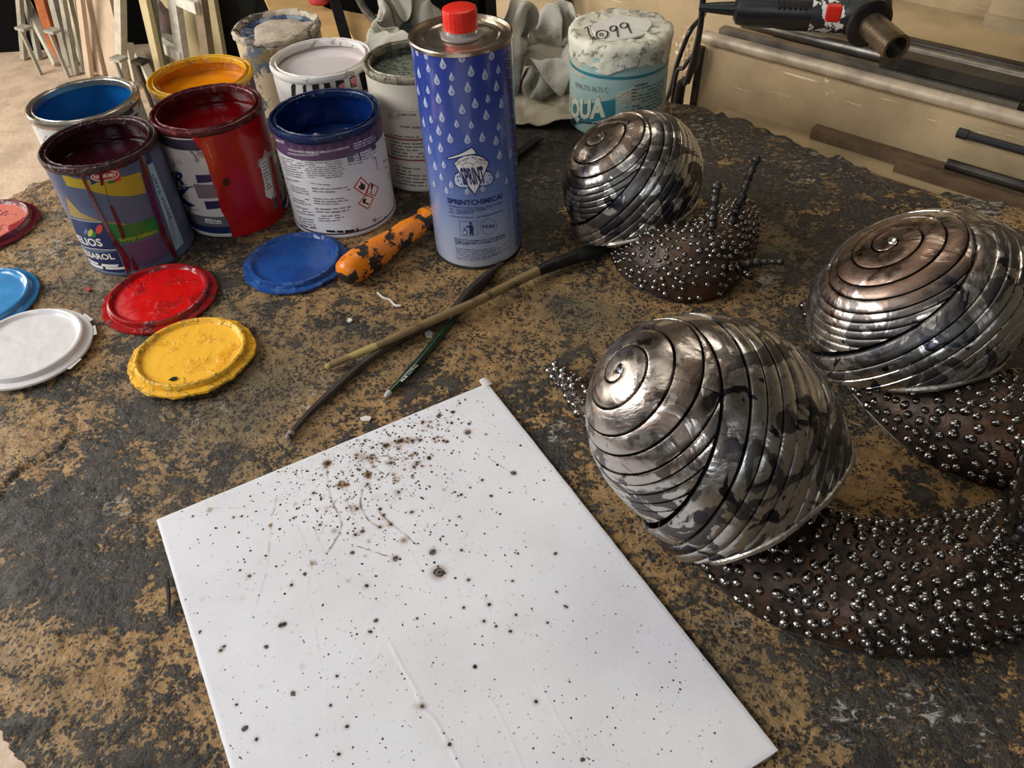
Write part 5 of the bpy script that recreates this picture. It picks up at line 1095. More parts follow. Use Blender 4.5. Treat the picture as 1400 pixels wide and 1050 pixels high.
LARGE_RAG_FOLDS = [
 [52,10,1, 68,5,1, 86,1,1, 105,0,1, 124,0,1, 141,6,1, 156,14,1, 167,16,9, 172,29,8, 179,41,7, 191,44,16, 203,50,25, 213,60,32, 220,71,42, 227,81,53, 220,91,65, 213,103,74, 216,105,58, 219,100,63, 225,109,75, 238,109,84, 241,117,94, 235,128,98, 231,128,84, 227,129,67, 229,134,50, 241,141,43, 252,146,59, 258,141,75, 268,148,83, 278,151,75, 278,154,61, 271,152,50],
 [55,23,6, 71,20,1, 89,18,1, 106,16,4, 123,15,4, 140,16,8, 149,27,5, 159,27,17, 166,35,20, 171,48,19, 182,50,28, 193,61,27, 201,69,36, 207,76,48, 213,89,56, 216,102,53, 205,107,61, 216,119,65, 230,112,61, 235,105,66, 232,117,75, 242,124,84, 250,124,91, 247,133,80, 243,134,64, 242,128,46, 248,132,41, 262,136,54, 266,141,63, 275,150,67, 263,155,71, 265,166,65, 261,159,60],
 [65,29,7, 75,36,0, 91,34,4, 107,32,2, 125,31,1, 132,28,12, 144,30,21, 155,41,24, 166,42,33, 167,52,33, 173,60,25, 183,72,32, 195,80,39, 198,84,44, 206,96,49, 205,106,43, 209,110,48, 214,120,54, 228,125,53, 238,116,54, 244,120,65, 251,123,68, 261,129,78, 265,135,76, 261,131,60, 258,122,47, 254,123,35, 262,136,40, 271,138,47, 264,147,53, 253,150,63, 250,163,60, 258,172,57],
 [78,24,11, 86,34,7, 96,45,9, 107,44,9, 121,43,10, 136,42,13, 140,42,28, 148,46,39, 159,53,44, 169,64,42, 170,75,32, 176,73,45, 182,86,41, 191,97,42, 198,105,36, 195,109,37, 205,110,35, 214,121,37, 229,124,40, 241,117,48, 247,116,58, 260,126,56, 272,121,66, 277,129,65, 277,128,60, 275,121,43, 270,125,27, 270,129,30, 264,135,35, 254,141,41, 259,148,47, 258,161,50, 261,173,48],
 [84,31,21, 95,26,18, 102,38,17, 107,49,19, 117,56,16, 132,59,17, 143,59,29, 152,60,42, 150,68,45, 154,69,36, 165,69,31, 164,82,40, 177,91,39, 185,104,30, 193,96,28, 202,102,28, 207,107,23, 217,110,31, 233,111,33, 248,115,35, 254,106,47, 266,114,48, 281,117,53, 293,125,59, 290,138,51, 287,132,40, 285,133,25, 273,141,21, 262,140,19, 260,142,29, 266,152,38, 272,158,45, 275,173,53],
 [78,33,20, 90,38,26, 102,45,23, 115,51,30, 114,65,27, 128,73,27, 129,66,39, 141,68,30, 148,75,34, 151,80,28, 157,78,21, 161,86,25, 173,88,32, 182,97,27, 194,93,20, 202,92,32, 213,94,26, 227,98,31, 242,102,24, 254,104,25, 261,96,36, 272,108,34, 287,116,38, 302,121,45, 295,133,44, 287,143,46, 289,143,31, 282,148,18, 271,146,19, 264,154,26, 262,157,30, 267,170,38, 263,173,43],
 [81,47,14, 87,51,19, 96,59,25, 110,66,28, 119,70,39, 120,83,38, 131,80,34, 141,82,35, 141,80,23, 147,80,20, 154,79,16, 163,79,13, 170,81,27, 186,82,29, 201,81,19, 208,79,31, 219,80,29, 234,86,24, 244,92,22, 254,90,24, 268,88,25, 281,98,25, 293,110,26, 293,126,33, 302,139,38, 302,151,43, 292,150,34, 284,154,29, 272,158,24, 263,157,14, 256,166,22, 255,160,36, 250,164,45],
 [77,60,14, 79,65,22, 90,73,25, 101,81,30, 108,83,42, 120,92,45, 130,93,37, 133,84,27, 137,90,14, 140,77,15, 148,72,9, 164,67,9, 169,67,23, 186,68,21, 198,71,15, 211,70,18, 220,73,16, 236,76,12, 240,86,14, 254,86,11, 266,95,11, 275,106,18, 284,120,17, 300,126,19, 309,139,24, 299,147,31, 299,157,42, 284,164,37, 271,167,25, 264,171,17, 250,170,23, 250,162,37, 236,156,45],
 [65,73,20, 77,82,20, 86,86,29, 93,90,39, 101,98,45, 111,101,35, 116,88,29, 118,85,21, 127,78,16, 135,67,7, 145,59,9, 158,60,15, 172,61,11, 186,59,11, 198,62,5, 210,71,1, 214,79,9, 228,86,5, 239,95,1, 248,102,9, 259,110,11, 270,120,10, 284,127,7, 293,131,13, 297,143,21, 310,148,23, 308,163,30, 290,166,26, 279,177,19, 268,176,29, 257,171,35, 246,175,46, 238,169,36],
 [75,73,32, 79,85,34, 79,98,32, 89,104,40, 96,108,37, 98,102,28, 105,94,23, 107,84,15, 119,70,13, 125,57,13, 140,51,9, 153,59,7, 166,62,4, 179,67,5, 191,75,1, 200,80,11, 211,90,12, 225,95,19, 235,104,14, 243,114,9, 255,120,2, 266,127,2, 277,137,4, 285,143,12, 297,141,5, 307,154,8, 303,161,19, 297,176,15, 290,181,30, 278,177,36, 264,184,40, 250,185,35, 239,184,34],
 [68,78,45, 81,87,50, 82,102,47, 79,111,43, 87,112,32, 85,101,24, 93,93,15, 99,79,9, 105,63,11, 117,52,2, 132,60,1, 146,69,3, 159,73,6, 171,79,1, 181,87,6, 192,96,8, 200,100,20, 215,103,16, 226,114,14, 241,118,7, 252,128,5, 260,133,13, 268,145,9, 277,145,1, 287,154,4, 297,155,5, 304,168,8, 310,172,20, 301,184,28, 285,190,30, 270,186,29, 256,190,26, 244,193,30],
 [74,87,58, 66,92,50, 67,101,51, 66,109,41, 74,103,30, 73,100,17, 78,86,14, 85,72,8, 92,57,3, 108,65,1, 124,74,3, 137,79,6, 150,85,1, 160,90,1, 171,97,5, 184,96,13, 192,104,20, 202,109,11, 215,120,5, 229,127,1, 239,133,9, 249,142,7, 260,148,1, 270,155,9, 279,163,8, 289,169,1, 304,174,1, 316,180,10, 304,182,16, 287,183,15, 270,188,13, 256,194,18, 253,200,28],
 [64,99,63, 58,84,62, 57,93,52, 63,95,38, 59,100,25, 61,91,21, 64,79,15, 70,66,9, 83,70,1, 99,78,4, 114,84,6, 128,90,1, 138,92,3, 150,94,11, 162,95,18, 173,97,24, 188,94,30, 212,109,32, 218,119,23, 227,133,15, 233,147,7, 243,155,9, 257,161,6, 266,170,4, 275,177,12, 287,183,7, 299,189,4, 313,195,3, 304,197,12, 293,199,14, 276,203,15, 265,205,19, 252,209,23],
 [55,97,56, 48,92,56, 50,80,49, 56,80,35, 50,86,24, 48,90,11, 49,74,12, 63,77,4, 77,82,7, 89,88,6, 104,95,2, 116,92,10, 126,96,15, 138,93,22, 152,92,29, 163,91,35, 175,92,30, 203,99,37, 221,117,37, 234,134,33, 237,152,23, 241,167,12, 253,175,14, 259,184,1, 270,191,8, 283,197,3, 295,203,1, 309,210,0, 308,210,16, 297,213,22, 283,204,29, 269,209,29, 262,207,15],
 [40,101,51, 49,98,42, 43,83,36, 42,71,35, 41,72,19, 33,82,11, 45,74,8, 58,83,4, 70,91,1, 79,97,1, 91,93,10, 105,102,8, 111,98,23, 131,95,30, 142,94,38, 154,94,37, 166,128,37, 180,137,36, 193,147,36, 207,159,35, 239,164,32, 241,181,23, 246,187,14, 257,196,8, 267,205,5, 280,211,4, 291,218,2, 304,225,2, 302,225,16, 295,222,31, 282,214,39, 282,214,22, 272,210,7],
 [35,112,40, 38,106,34, 31,91,30, 36,74,27, 24,72,21, 24,79,12, 34,83,1, 47,92,5, 60,104,1, 71,107,11, 82,106,14, 92,109,15, 96,99,35, 110,94,39, 131,126,38, 144,135,37, 157,144,37, 171,154,37, 184,164,36, 198,175,36, 239,190,36, 241,204,27, 239,198,7, 252,209,11, 262,217,1, 276,224,8, 287,232,1, 299,239,4, 292,236,15, 286,235,31, 273,224,32, 274,226,23, 263,220,12],
 [44,121,37, 46,109,27, 47,93,25, 33,86,16, 17,84,22, 13,86,8, 23,94,4, 36,104,9, 46,114,1, 64,117,1, 70,117,13, 78,117,19, 76,112,37, 92,106,38, 122,140,38, 136,149,37, 150,159,39, 163,170,37, 176,180,37, 191,191,36, 230,214,36, 236,212,25, 232,213,7, 243,221,8, 254,228,6, 268,237,5, 281,246,0, 287,248,11, 279,235,11, 272,235,25, 270,227,33, 268,217,29, 255,215,23],
 [56,113,44, 57,104,32, 50,106,18, 32,101,19, 14,99,19, 6,100,10, 15,107,1, 28,116,3, 41,120,9, 53,130,2, 59,130,12, 63,132,21, 64,124,38, 98,145,38, 113,155,38, 127,165,38, 139,174,43, 156,187,40, 168,196,37, 182,207,37, 217,234,37, 224,232,24, 223,226,5, 236,234,9, 247,242,3, 260,251,4, 273,259,2, 273,253,13, 266,239,10, 260,229,22, 258,231,39, 259,214,40, 257,212,27],
 [67,109,34, 60,116,30, 44,116,27, 31,114,14, 12,113,18, 0,114,12, 9,121,6, 21,128,7, 33,130,1, 45,140,10, 51,146,11, 53,158,18, 54,151,34, 87,161,39, 103,171,38, 117,181,38, 132,191,38, 146,202,37, 160,212,37, 190,253,36, 202,249,31, 211,242,21, 212,240,4, 226,248,12, 239,254,1, 251,264,1, 262,270,7, 258,258,10, 252,245,12, 249,239,22, 247,225,30, 252,212,30, 255,207,39],
 [68,103,20, 54,113,19, 46,127,22, 33,124,11, 15,127,13, 0,130,18, 2,134,7, 14,138,5, 28,144,5, 41,147,9, 49,153,9, 52,161,11, 50,177,30, 69,177,37, 92,187,37, 106,197,37, 121,207,38, 137,217,37, 152,228,37, 177,260,38, 188,256,32, 195,251,17, 204,252,10, 215,254,1, 226,265,1, 240,274,6, 246,272,7, 245,256,12, 239,245,14, 237,234,15, 238,219,20, 240,206,29, 247,201,36],
 [71,113,30, 59,122,22, 49,130,14, 35,140,11, 21,139,14, 9,141,22, 5,150,15, 11,155,5, 26,161,0, 35,163,13, 42,165,2, 52,174,4, 51,186,18, 48,196,33, 62,213,37, 95,212,36, 96,248,38, 118,258,36, 138,261,37, 156,264,33, 173,259,24, 182,259,18, 191,257,7, 201,264,1, 213,274,6, 226,284,3, 232,272,9, 231,258,18, 224,248,21, 219,234,21, 225,220,30, 232,211,41, 244,208,46],
 [73,120,16, 59,127,19, 54,142,23, 43,150,14, 33,147,24, 21,153,29, 17,153,25, 19,159,13, 22,163,12, 30,176,7, 42,178,6, 47,188,0, 55,195,7, 56,209,20, 59,227,28, 74,239,33, 88,251,34, 107,259,31, 127,262,28, 151,262,22, 163,265,22, 169,262,10, 180,266,3, 194,273,3, 201,284,3, 210,287,8, 217,278,10, 214,263,17, 209,250,23, 210,238,32, 221,231,42, 236,228,39, 249,222,48],
 [76,118,28, 69,130,21, 61,146,22, 56,159,24, 41,161,28, 30,163,37, 18,165,30, 11,169,18, 15,174,16, 26,182,17, 36,186,6, 42,200,6, 46,208,7, 58,216,7, 65,228,17, 80,237,16, 95,247,17, 111,255,15, 128,262,13, 142,268,18, 153,265,11, 165,264,4, 175,274,3, 183,284,1, 191,296,8, 207,300,16, 204,287,16, 198,271,22, 198,259,33, 209,251,38, 222,246,43, 237,242,47, 244,233,59],
 [67,119,38, 68,129,38, 61,143,39, 56,157,40, 49,171,39, 38,177,31, 25,180,25, 12,181,27, 14,190,15, 25,189,10, 27,196,7, 37,207,12, 42,217,8, 54,227,3, 68,234,6, 77,248,12, 94,252,8, 108,263,9, 123,265,8, 135,274,9, 146,270,1, 158,277,1, 167,287,2, 175,298,4, 187,309,10, 194,299,19, 196,292,23, 198,285,33, 203,273,41, 215,266,42, 227,261,45, 233,254,57, 229,239,55],
 [55,121,43, 54,125,30, 48,138,32, 41,150,37, 35,162,42, 27,174,38, 18,180,34, 12,191,30, 20,200,24, 11,195,13, 18,208,3, 28,219,9, 41,230,10, 51,239,7, 66,247,8, 76,256,0, 90,265,1, 101,267,10, 115,274,1, 129,280,5, 141,285,5, 153,291,3, 164,296,1, 169,309,10, 187,315,14, 188,298,19, 190,300,29, 200,297,41, 200,282,42, 212,277,45, 219,267,48, 217,256,58, 213,243,59],
 [53,119,49, 47,127,42, 35,132,36, 26,144,35, 20,156,40, 12,166,40, 18,180,45, 14,194,47, 8,195,34, 3,205,21, 10,218,12, 21,231,6, 34,242,4, 48,253,4, 62,261,5, 71,256,8, 78,273,8, 92,278,2, 107,287,5, 122,294,1, 138,298,5, 150,304,1, 163,311,3, 177,318,1, 186,318,17, 186,305,26, 180,294,34, 188,297,45, 200,288,50, 205,274,48, 206,266,55, 201,255,55, 198,247,65],
 [59,127,49, 44,133,47, 31,138,45, 21,141,46, 17,152,50, 14,167,53, 17,178,49, 5,185,51, 5,201,46, 14,205,30, 19,219,24, 29,232,16, 40,241,17, 48,255,19, 62,265,20, 75,260,23, 82,273,20, 90,283,15, 100,296,10, 114,307,6, 130,308,7, 142,318,1, 156,326,1, 171,331,6, 183,330,21, 187,315,36, 182,304,43, 177,291,48, 187,286,59, 189,274,49, 194,270,58, 193,258,63, 188,252,60],
 [57,132,51, 48,143,43, 38,142,48, 30,147,51, 30,159,54, 27,170,53, 19,180,60, 11,186,65, 19,197,54, 24,206,41, 34,214,26, 40,223,22, 53,234,21, 61,248,23, 70,259,30, 81,267,37, 95,269,28, 104,274,18, 107,282,16, 121,293,14, 131,305,12, 142,313,10, 156,320,16, 157,334,16, 170,334,31, 178,322,45, 173,308,52, 184,297,54, 178,283,54, 183,271,44, 182,259,54, 179,264,68, 173,256,64],
 [57,132,55, 46,138,53, 39,141,55, 34,148,60, 37,158,61, 24,160,57, 14,166,64, 24,178,62, 27,194,62, 37,200,46, 42,200,27, 52,212,24, 65,225,29, 72,239,31, 77,248,38, 90,254,36, 103,259,32, 112,269,31, 118,282,29, 124,285,24, 137,292,22, 143,307,22, 155,310,18, 161,319,24, 160,326,36, 166,328,56, 172,315,68, 175,301,62, 174,284,64, 170,271,54, 173,267,54, 165,261,64, 164,259,72],
 [43,124,52, 41,131,59, 38,134,61, 34,140,64, 28,149,72, 17,149,67, 23,161,72, 27,174,76, 36,180,63, 41,185,45, 53,199,38, 52,216,36, 65,219,41, 72,229,42, 83,239,44, 93,249,45, 102,260,44, 109,268,35, 113,281,40, 122,287,39, 133,298,37, 143,305,30, 148,317,27, 151,320,36, 168,321,32, 166,313,45, 166,305,57, 161,298,72, 158,287,57, 159,275,54, 163,268,41, 155,267,55, 149,262,68],
 [45,122,44, 39,122,58, 42,123,69, 34,131,77, 23,135,73, 23,147,81, 25,156,84, 35,161,74, 38,171,65, 50,181,57, 56,199,55, 47,206,46, 56,221,49, 66,234,55, 73,247,54, 81,259,49, 88,269,43, 95,275,31, 102,288,32, 115,296,28, 120,304,30, 131,311,40, 144,316,43, 151,305,34, 167,304,27, 165,301,35, 158,294,47, 152,301,57, 142,289,64, 143,274,54, 151,266,46, 143,261,46, 135,265,60],
 [50,110,45, 39,112,57, 30,113,67, 24,124,70, 16,129,80, 26,136,85, 34,145,76, 42,151,73, 43,168,73, 48,185,72, 46,201,64, 44,216,55, 43,227,53, 53,238,45, 61,250,42, 68,264,40, 76,276,36, 85,288,31, 96,294,21, 108,304,19, 117,315,28, 125,317,41, 137,308,46, 153,297,42, 162,290,34, 175,287,37, 161,287,42, 152,286,53, 137,291,49, 133,278,46, 145,273,33, 132,267,44, 125,267,48],
 [38,121,41, 31,114,52, 19,115,55, 15,113,69, 27,118,79, 39,127,79, 47,139,83, 46,152,85, 39,167,82, 35,185,79, 34,203,74, 35,221,69, 39,235,58, 42,247,48, 47,258,37, 55,267,29, 66,279,23, 77,291,18, 87,303,14, 96,312,24, 106,311,35, 120,304,37, 134,303,41, 144,288,35, 155,277,36, 172,272,38, 166,281,48, 153,276,41, 138,282,37, 128,281,34, 130,268,27, 131,263,30, 121,260,38]]
SMALL_RAG_FOLDS = [
 [136,2,9, 143,0,20, 151,1,30, 157,2,42, 160,6,52, 161,13,62, 166,24,67, 174,33,61, 176,35,48, 179,38,38, 187,47,37, 189,58,42, 188,65,38, 188,60,38, 196,51,37, 204,61,35, 210,71,33, 207,74,40, 206,79,44, 208,87,51, 218,94,51, 224,97,62, 221,102,71, 226,115,73, 230,128,77, 222,138,76, 216,149,78, 210,158,74, 202,163,67],
 [127,6,16, 134,6,25, 141,8,35, 152,13,38, 155,12,44, 157,20,52, 162,29,59, 163,40,56, 171,47,49, 175,48,39, 179,51,33, 180,58,38, 182,61,27, 186,59,27, 193,58,31, 198,68,31, 200,74,31, 199,78,34, 201,87,42, 205,96,47, 216,100,49, 223,100,58, 223,106,67, 221,119,66, 223,132,69, 227,143,68, 219,151,68, 209,154,65, 209,161,57],
 [118,12,22, 127,15,29, 135,18,32, 141,18,39, 147,20,46, 154,24,47, 161,34,47, 153,42,48, 163,45,40, 171,51,34, 174,56,22, 179,54,28, 178,56,20, 182,58,14, 188,65,22, 195,71,26, 197,80,20, 200,88,24, 203,95,32, 210,102,39, 219,105,45, 227,104,54, 232,111,62, 229,120,62, 229,131,61, 221,139,60, 223,151,57, 212,149,54, 211,156,48],
 [111,20,29, 119,23,34, 126,24,37, 136,29,41, 139,28,50, 148,29,47, 153,30,38, 158,40,40, 153,48,34, 166,53,23, 171,50,19, 175,49,20, 185,48,22, 191,54,18, 189,63,17, 198,70,22, 204,77,17, 203,84,21, 206,89,34, 215,91,40, 224,96,48, 235,102,52, 240,110,57, 235,122,54, 230,128,52, 224,137,52, 224,145,47, 215,147,43, 212,154,43],
 [105,28,36, 112,28,42, 121,28,45, 130,31,48, 135,36,47, 146,42,44, 149,42,37, 162,40,33, 164,49,32, 164,46,19, 166,41,9, 176,41,12, 188,42,13, 195,45,18, 195,53,26, 201,64,27, 202,73,27, 212,75,24, 213,79,35, 220,89,37, 231,93,43, 241,98,47, 235,108,46, 227,115,49, 225,124,42, 221,132,47, 217,138,43, 211,145,37, 208,155,34],
 [100,37,43, 107,36,48, 113,36,47, 123,40,50, 133,39,43, 138,44,40, 143,45,28, 154,46,28, 166,46,27, 172,47,22, 174,35,13, 182,38,4, 188,34,12, 197,41,16, 202,51,19, 210,58,22, 211,67,22, 219,71,24, 218,83,24, 228,82,31, 238,87,35, 240,99,35, 230,105,35, 221,106,41, 218,115,43, 217,124,41, 211,133,37, 203,141,36, 200,151,32],
 [96,47,50, 103,47,49, 110,46,45, 117,44,40, 129,45,37, 137,44,26, 141,40,36, 151,35,28, 161,43,26, 168,36,23, 176,30,16, 182,26,4, 193,32,2, 201,40,6, 207,50,8, 212,60,11, 214,65,11, 220,72,13, 221,80,18, 231,85,21, 241,87,23, 236,99,24, 224,103,26, 216,102,32, 210,108,39, 207,117,46, 204,123,35, 199,133,31, 197,142,29],
 [99,58,48, 98,54,44, 103,50,41, 112,50,34, 121,44,30, 129,42,27, 134,29,29, 147,28,26, 153,37,23, 162,35,13, 168,33,10, 174,34,1, 185,42,0, 192,46,2, 199,56,2, 203,64,6, 206,70,12, 214,77,12, 221,81,14, 231,79,11, 234,88,13, 233,93,17, 221,95,21, 209,105,22, 202,112,27, 205,114,37, 206,118,34, 205,126,32, 201,137,29],
 [94,63,39, 96,58,35, 97,47,33, 103,40,37, 113,36,37, 120,29,32, 129,22,24, 137,27,16, 142,37,16, 151,31,9, 160,37,7, 168,45,1, 177,47,7, 185,53,5, 191,61,0, 201,67,3, 204,78,6, 213,81,7, 219,87,15, 224,86,6, 225,91,7, 233,97,12, 226,101,11, 221,107,18, 214,114,19, 206,113,29, 208,118,30, 215,123,33, 204,126,27],
 [96,60,27, 102,56,25, 103,52,25, 110,42,28, 106,31,29, 112,25,25, 119,24,16, 125,29,14, 134,30,10, 141,37,5, 150,45,8, 161,48,10, 173,54,14, 179,57,8, 187,65,6, 197,73,5, 203,82,2, 211,90,1, 213,93,12, 220,96,11, 222,98,0, 230,103,4, 237,106,8, 228,112,10, 223,121,15, 223,114,25, 219,118,27, 221,126,25, 214,133,31],
 [101,54,17, 98,53,20, 104,47,20, 106,38,19, 102,31,25, 102,25,17, 110,29,9, 119,29,4, 127,36,9, 132,40,14, 143,43,17, 154,45,20, 164,42,24, 186,52,25, 195,61,18, 202,73,19, 205,85,11, 205,96,7, 213,100,9, 216,106,14, 220,109,5, 225,112,1, 234,114,1, 240,115,8, 235,120,17, 235,119,26, 228,126,28, 225,132,17, 221,142,24],
 [97,58,14, 103,52,13, 95,42,15, 96,38,12, 93,30,17, 101,33,12, 102,34,3, 111,39,5, 119,42,8, 125,45,17, 135,37,31, 150,43,27, 151,43,23, 185,49,34, 200,61,33, 210,76,27, 210,88,21, 204,101,19, 209,108,16, 213,109,12, 219,115,12, 223,121,5, 232,122,0, 241,123,4, 245,125,15, 244,126,25, 239,135,29, 235,139,20, 224,147,21],
 [93,59,22, 93,49,16, 85,46,10, 85,41,9, 85,30,7, 94,37,4, 100,46,6, 103,48,1, 108,50,9, 113,46,21, 117,38,31, 149,37,35, 160,44,32, 180,57,34, 193,72,35, 208,90,35, 212,97,29, 211,103,26, 207,118,24, 208,116,15, 216,124,11, 223,126,5, 231,131,4, 235,131,7, 239,134,11, 246,136,20, 250,141,28, 242,147,23, 232,154,27],
 [94,46,26, 87,42,25, 78,44,20, 77,35,15, 80,41,7, 85,44,0, 88,51,7, 94,56,0, 95,55,9, 95,49,25, 109,50,30, 122,46,34, 143,78,34, 157,87,34, 170,95,34, 182,104,34, 209,111,35, 215,109,29, 201,131,25, 205,123,13, 210,127,6, 218,134,1, 226,137,1, 236,141,1, 245,141,4, 248,145,15, 257,148,22, 250,154,29, 241,163,30],
 [97,36,33, 86,33,29, 75,38,29, 73,45,21, 76,51,12, 75,50,4, 78,57,5, 85,65,1, 88,65,11, 85,60,24, 93,58,36, 120,81,34, 134,90,35, 148,98,36, 161,108,35, 174,116,34, 201,135,31, 211,107,32, 201,138,24, 201,133,14, 207,138,9, 216,140,2, 223,143,6, 230,147,3, 241,151,3, 248,155,10, 257,159,16, 258,164,27, 250,170,34],
 [94,32,45, 86,37,39, 85,45,33, 81,53,27, 83,55,16, 73,59,11, 73,66,6, 78,74,6, 80,77,12, 75,73,26, 80,77,34, 111,95,34, 124,103,35, 134,109,42, 153,122,39, 164,129,34, 192,148,31, 202,148,32, 199,144,21, 193,140,10, 201,144,2, 209,146,6, 217,153,6, 226,156,0, 235,160,2, 245,165,5, 252,168,14, 255,174,22, 256,179,33],
 [83,36,45, 89,45,44, 90,52,35, 92,61,28, 84,67,20, 75,70,14, 67,76,7, 73,84,7, 75,87,12, 76,92,23, 71,96,34, 102,106,33, 115,115,35, 126,126,39, 140,134,37, 162,165,35, 177,161,34, 187,157,31, 189,153,20, 188,148,8, 197,154,5, 207,156,7, 216,160,7, 222,165,1, 231,170,3, 238,170,8, 241,173,17, 243,173,26, 253,171,27],
 [78,39,39, 79,50,43, 86,59,41, 88,66,33, 84,75,23, 75,81,19, 65,87,12, 69,95,6, 71,100,13, 73,105,21, 69,116,31, 77,126,33, 106,126,34, 119,136,35, 126,167,36, 144,173,36, 159,169,33, 176,165,32, 176,159,17, 183,159,8, 194,162,10, 203,160,5, 212,164,3, 218,172,9, 227,179,8, 234,177,17, 233,165,16, 241,161,23, 251,158,23],
 [72,43,30, 77,52,32, 83,63,33, 83,72,40, 80,83,32, 71,90,26, 69,97,16, 69,102,12, 71,108,11, 72,120,16, 71,130,20, 71,134,33, 86,149,35, 100,162,35, 108,171,35, 129,177,33, 152,171,30, 163,165,24, 169,165,14, 178,166,9, 188,166,2, 200,169,1, 207,174,1, 214,179,7, 220,177,16, 226,169,19, 231,160,24, 239,153,20, 244,149,16],
 [68,50,21, 69,59,28, 72,67,32, 73,79,37, 75,89,36, 65,95,29, 63,102,23, 63,110,14, 70,115,13, 77,121,5, 78,127,14, 79,143,19, 86,153,23, 99,161,25, 111,165,24, 128,173,21, 144,168,20, 156,171,17, 165,174,11, 175,173,4, 186,177,1, 195,177,4, 202,173,7, 211,169,10, 214,170,21, 220,162,18, 224,155,16, 230,146,15, 237,140,10],
 [64,58,13, 68,67,20, 65,75,28, 63,84,37, 68,95,41, 73,100,33, 67,109,29, 68,115,23, 67,125,15, 74,131,10, 83,139,7, 88,147,13, 94,152,15, 106,158,13, 117,165,11, 129,167,9, 139,175,14, 148,177,10, 159,179,4, 171,181,8, 181,185,9, 192,182,14, 201,175,18, 203,166,19, 210,160,19, 214,155,23, 217,148,16, 221,141,12, 228,131,11],
 [58,67,6, 64,76,13, 60,83,22, 57,92,31, 63,101,34, 70,110,36, 77,114,31, 73,122,27, 75,127,22, 73,138,18, 79,147,16, 87,157,13, 94,162,14, 103,167,13, 114,171,11, 125,177,9, 136,185,8, 148,188,10, 158,185,16, 169,187,15, 175,177,12, 185,171,13, 194,167,20, 198,161,27, 205,156,25, 206,150,19, 213,142,20, 214,134,19, 219,124,14],
 [49,74,2, 56,84,8, 57,91,18, 58,101,25, 56,110,32, 64,117,37, 72,122,36, 79,126,32, 75,132,27, 83,139,23, 81,152,24, 86,162,23, 93,169,24, 105,173,21, 116,177,20, 126,180,19, 136,184,19, 145,188,20, 156,188,24, 165,181,25, 171,173,22, 180,169,20, 185,159,22, 188,152,26, 194,146,25, 196,142,19, 204,138,23, 209,128,23, 210,125,19],
 [37,81,1, 45,90,7, 53,99,12, 53,108,21, 58,116,26, 61,123,30, 66,129,34, 74,133,37, 82,136,34, 85,138,26, 90,148,25, 97,160,26, 102,168,27, 110,172,25, 119,177,30, 129,176,27, 140,176,23, 145,179,26, 155,180,26, 158,173,29, 169,167,29, 174,163,29, 179,153,28, 183,150,28, 189,145,36, 194,143,29, 196,133,25, 200,123,23, 201,119,22],
 [26,88,1, 35,98,4, 46,106,4, 52,115,12, 55,124,20, 58,128,25, 62,133,33, 67,136,37, 76,141,39, 87,143,34, 91,153,30, 102,157,28, 110,166,24, 120,167,25, 129,171,30, 133,177,37, 144,168,31, 148,178,35, 157,179,32, 157,172,35, 163,163,39, 172,162,37, 178,157,42, 186,154,40, 192,149,42, 198,147,36, 197,140,38, 207,133,40, 206,125,38],
 [16,95,5, 26,105,1, 36,114,2, 46,123,4, 53,132,10, 52,136,22, 58,143,29, 66,146,31, 75,148,32, 84,151,37, 94,154,40, 104,157,36, 113,162,32, 126,165,34, 135,165,29, 140,169,40, 147,173,42, 156,171,41, 159,182,42, 163,177,34, 169,170,38, 175,167,43, 184,166,37, 193,160,39, 202,155,44, 199,147,47, 199,139,48, 204,131,44, 203,121,45],
 [8,104,9, 16,113,1, 27,122,1, 36,132,3, 45,140,8, 48,146,17, 59,147,20, 67,154,23, 78,154,27, 84,160,33, 90,165,37, 102,165,34, 111,169,41, 123,171,42, 132,170,40, 140,169,46, 151,169,51, 159,174,48, 169,175,44, 171,184,38, 179,177,37, 177,175,47, 185,167,48, 194,164,51, 198,156,55, 200,146,57, 201,138,56, 200,130,55, 204,121,55],
 [0,113,12, 11,121,9, 17,131,1, 26,139,6, 35,148,9, 48,151,8, 58,152,9, 69,156,13, 78,162,18, 83,168,27, 91,172,32, 102,176,31, 113,179,35, 120,180,45, 129,180,41, 138,178,47, 147,181,52, 157,180,49, 168,185,49, 175,186,45, 185,186,44, 188,178,52, 182,171,60, 190,164,63, 194,155,65, 196,147,67, 198,137,65, 200,130,66, 204,119,64],
 [4,119,20, 2,129,13, 10,138,7, 19,147,1, 30,154,1, 42,159,1, 55,162,2, 65,167,6, 74,173,13, 85,175,17, 93,182,24, 99,188,32, 109,191,37, 120,190,39, 130,186,37, 140,184,44, 143,192,52, 153,191,45, 164,194,42, 175,196,45, 183,192,53, 189,185,60, 191,175,66, 191,165,71, 191,155,75, 193,145,77, 197,135,77, 206,129,76, 209,131,66]]
draped('cotton_rag', 'big crumpled grey-white rag heaped behind the blue bottle', LARGE_RAG_FOLDS, (-.065, 1.075), 2.6, (.86, .80, 1.30), M_rag)
draped('cotton_rag', 'creased white rag between the blue bottle and the taped tin', SMALL_RAG_FOLDS, (.052, 1.035), .4, (.66, .72, 1.15), M_rag)
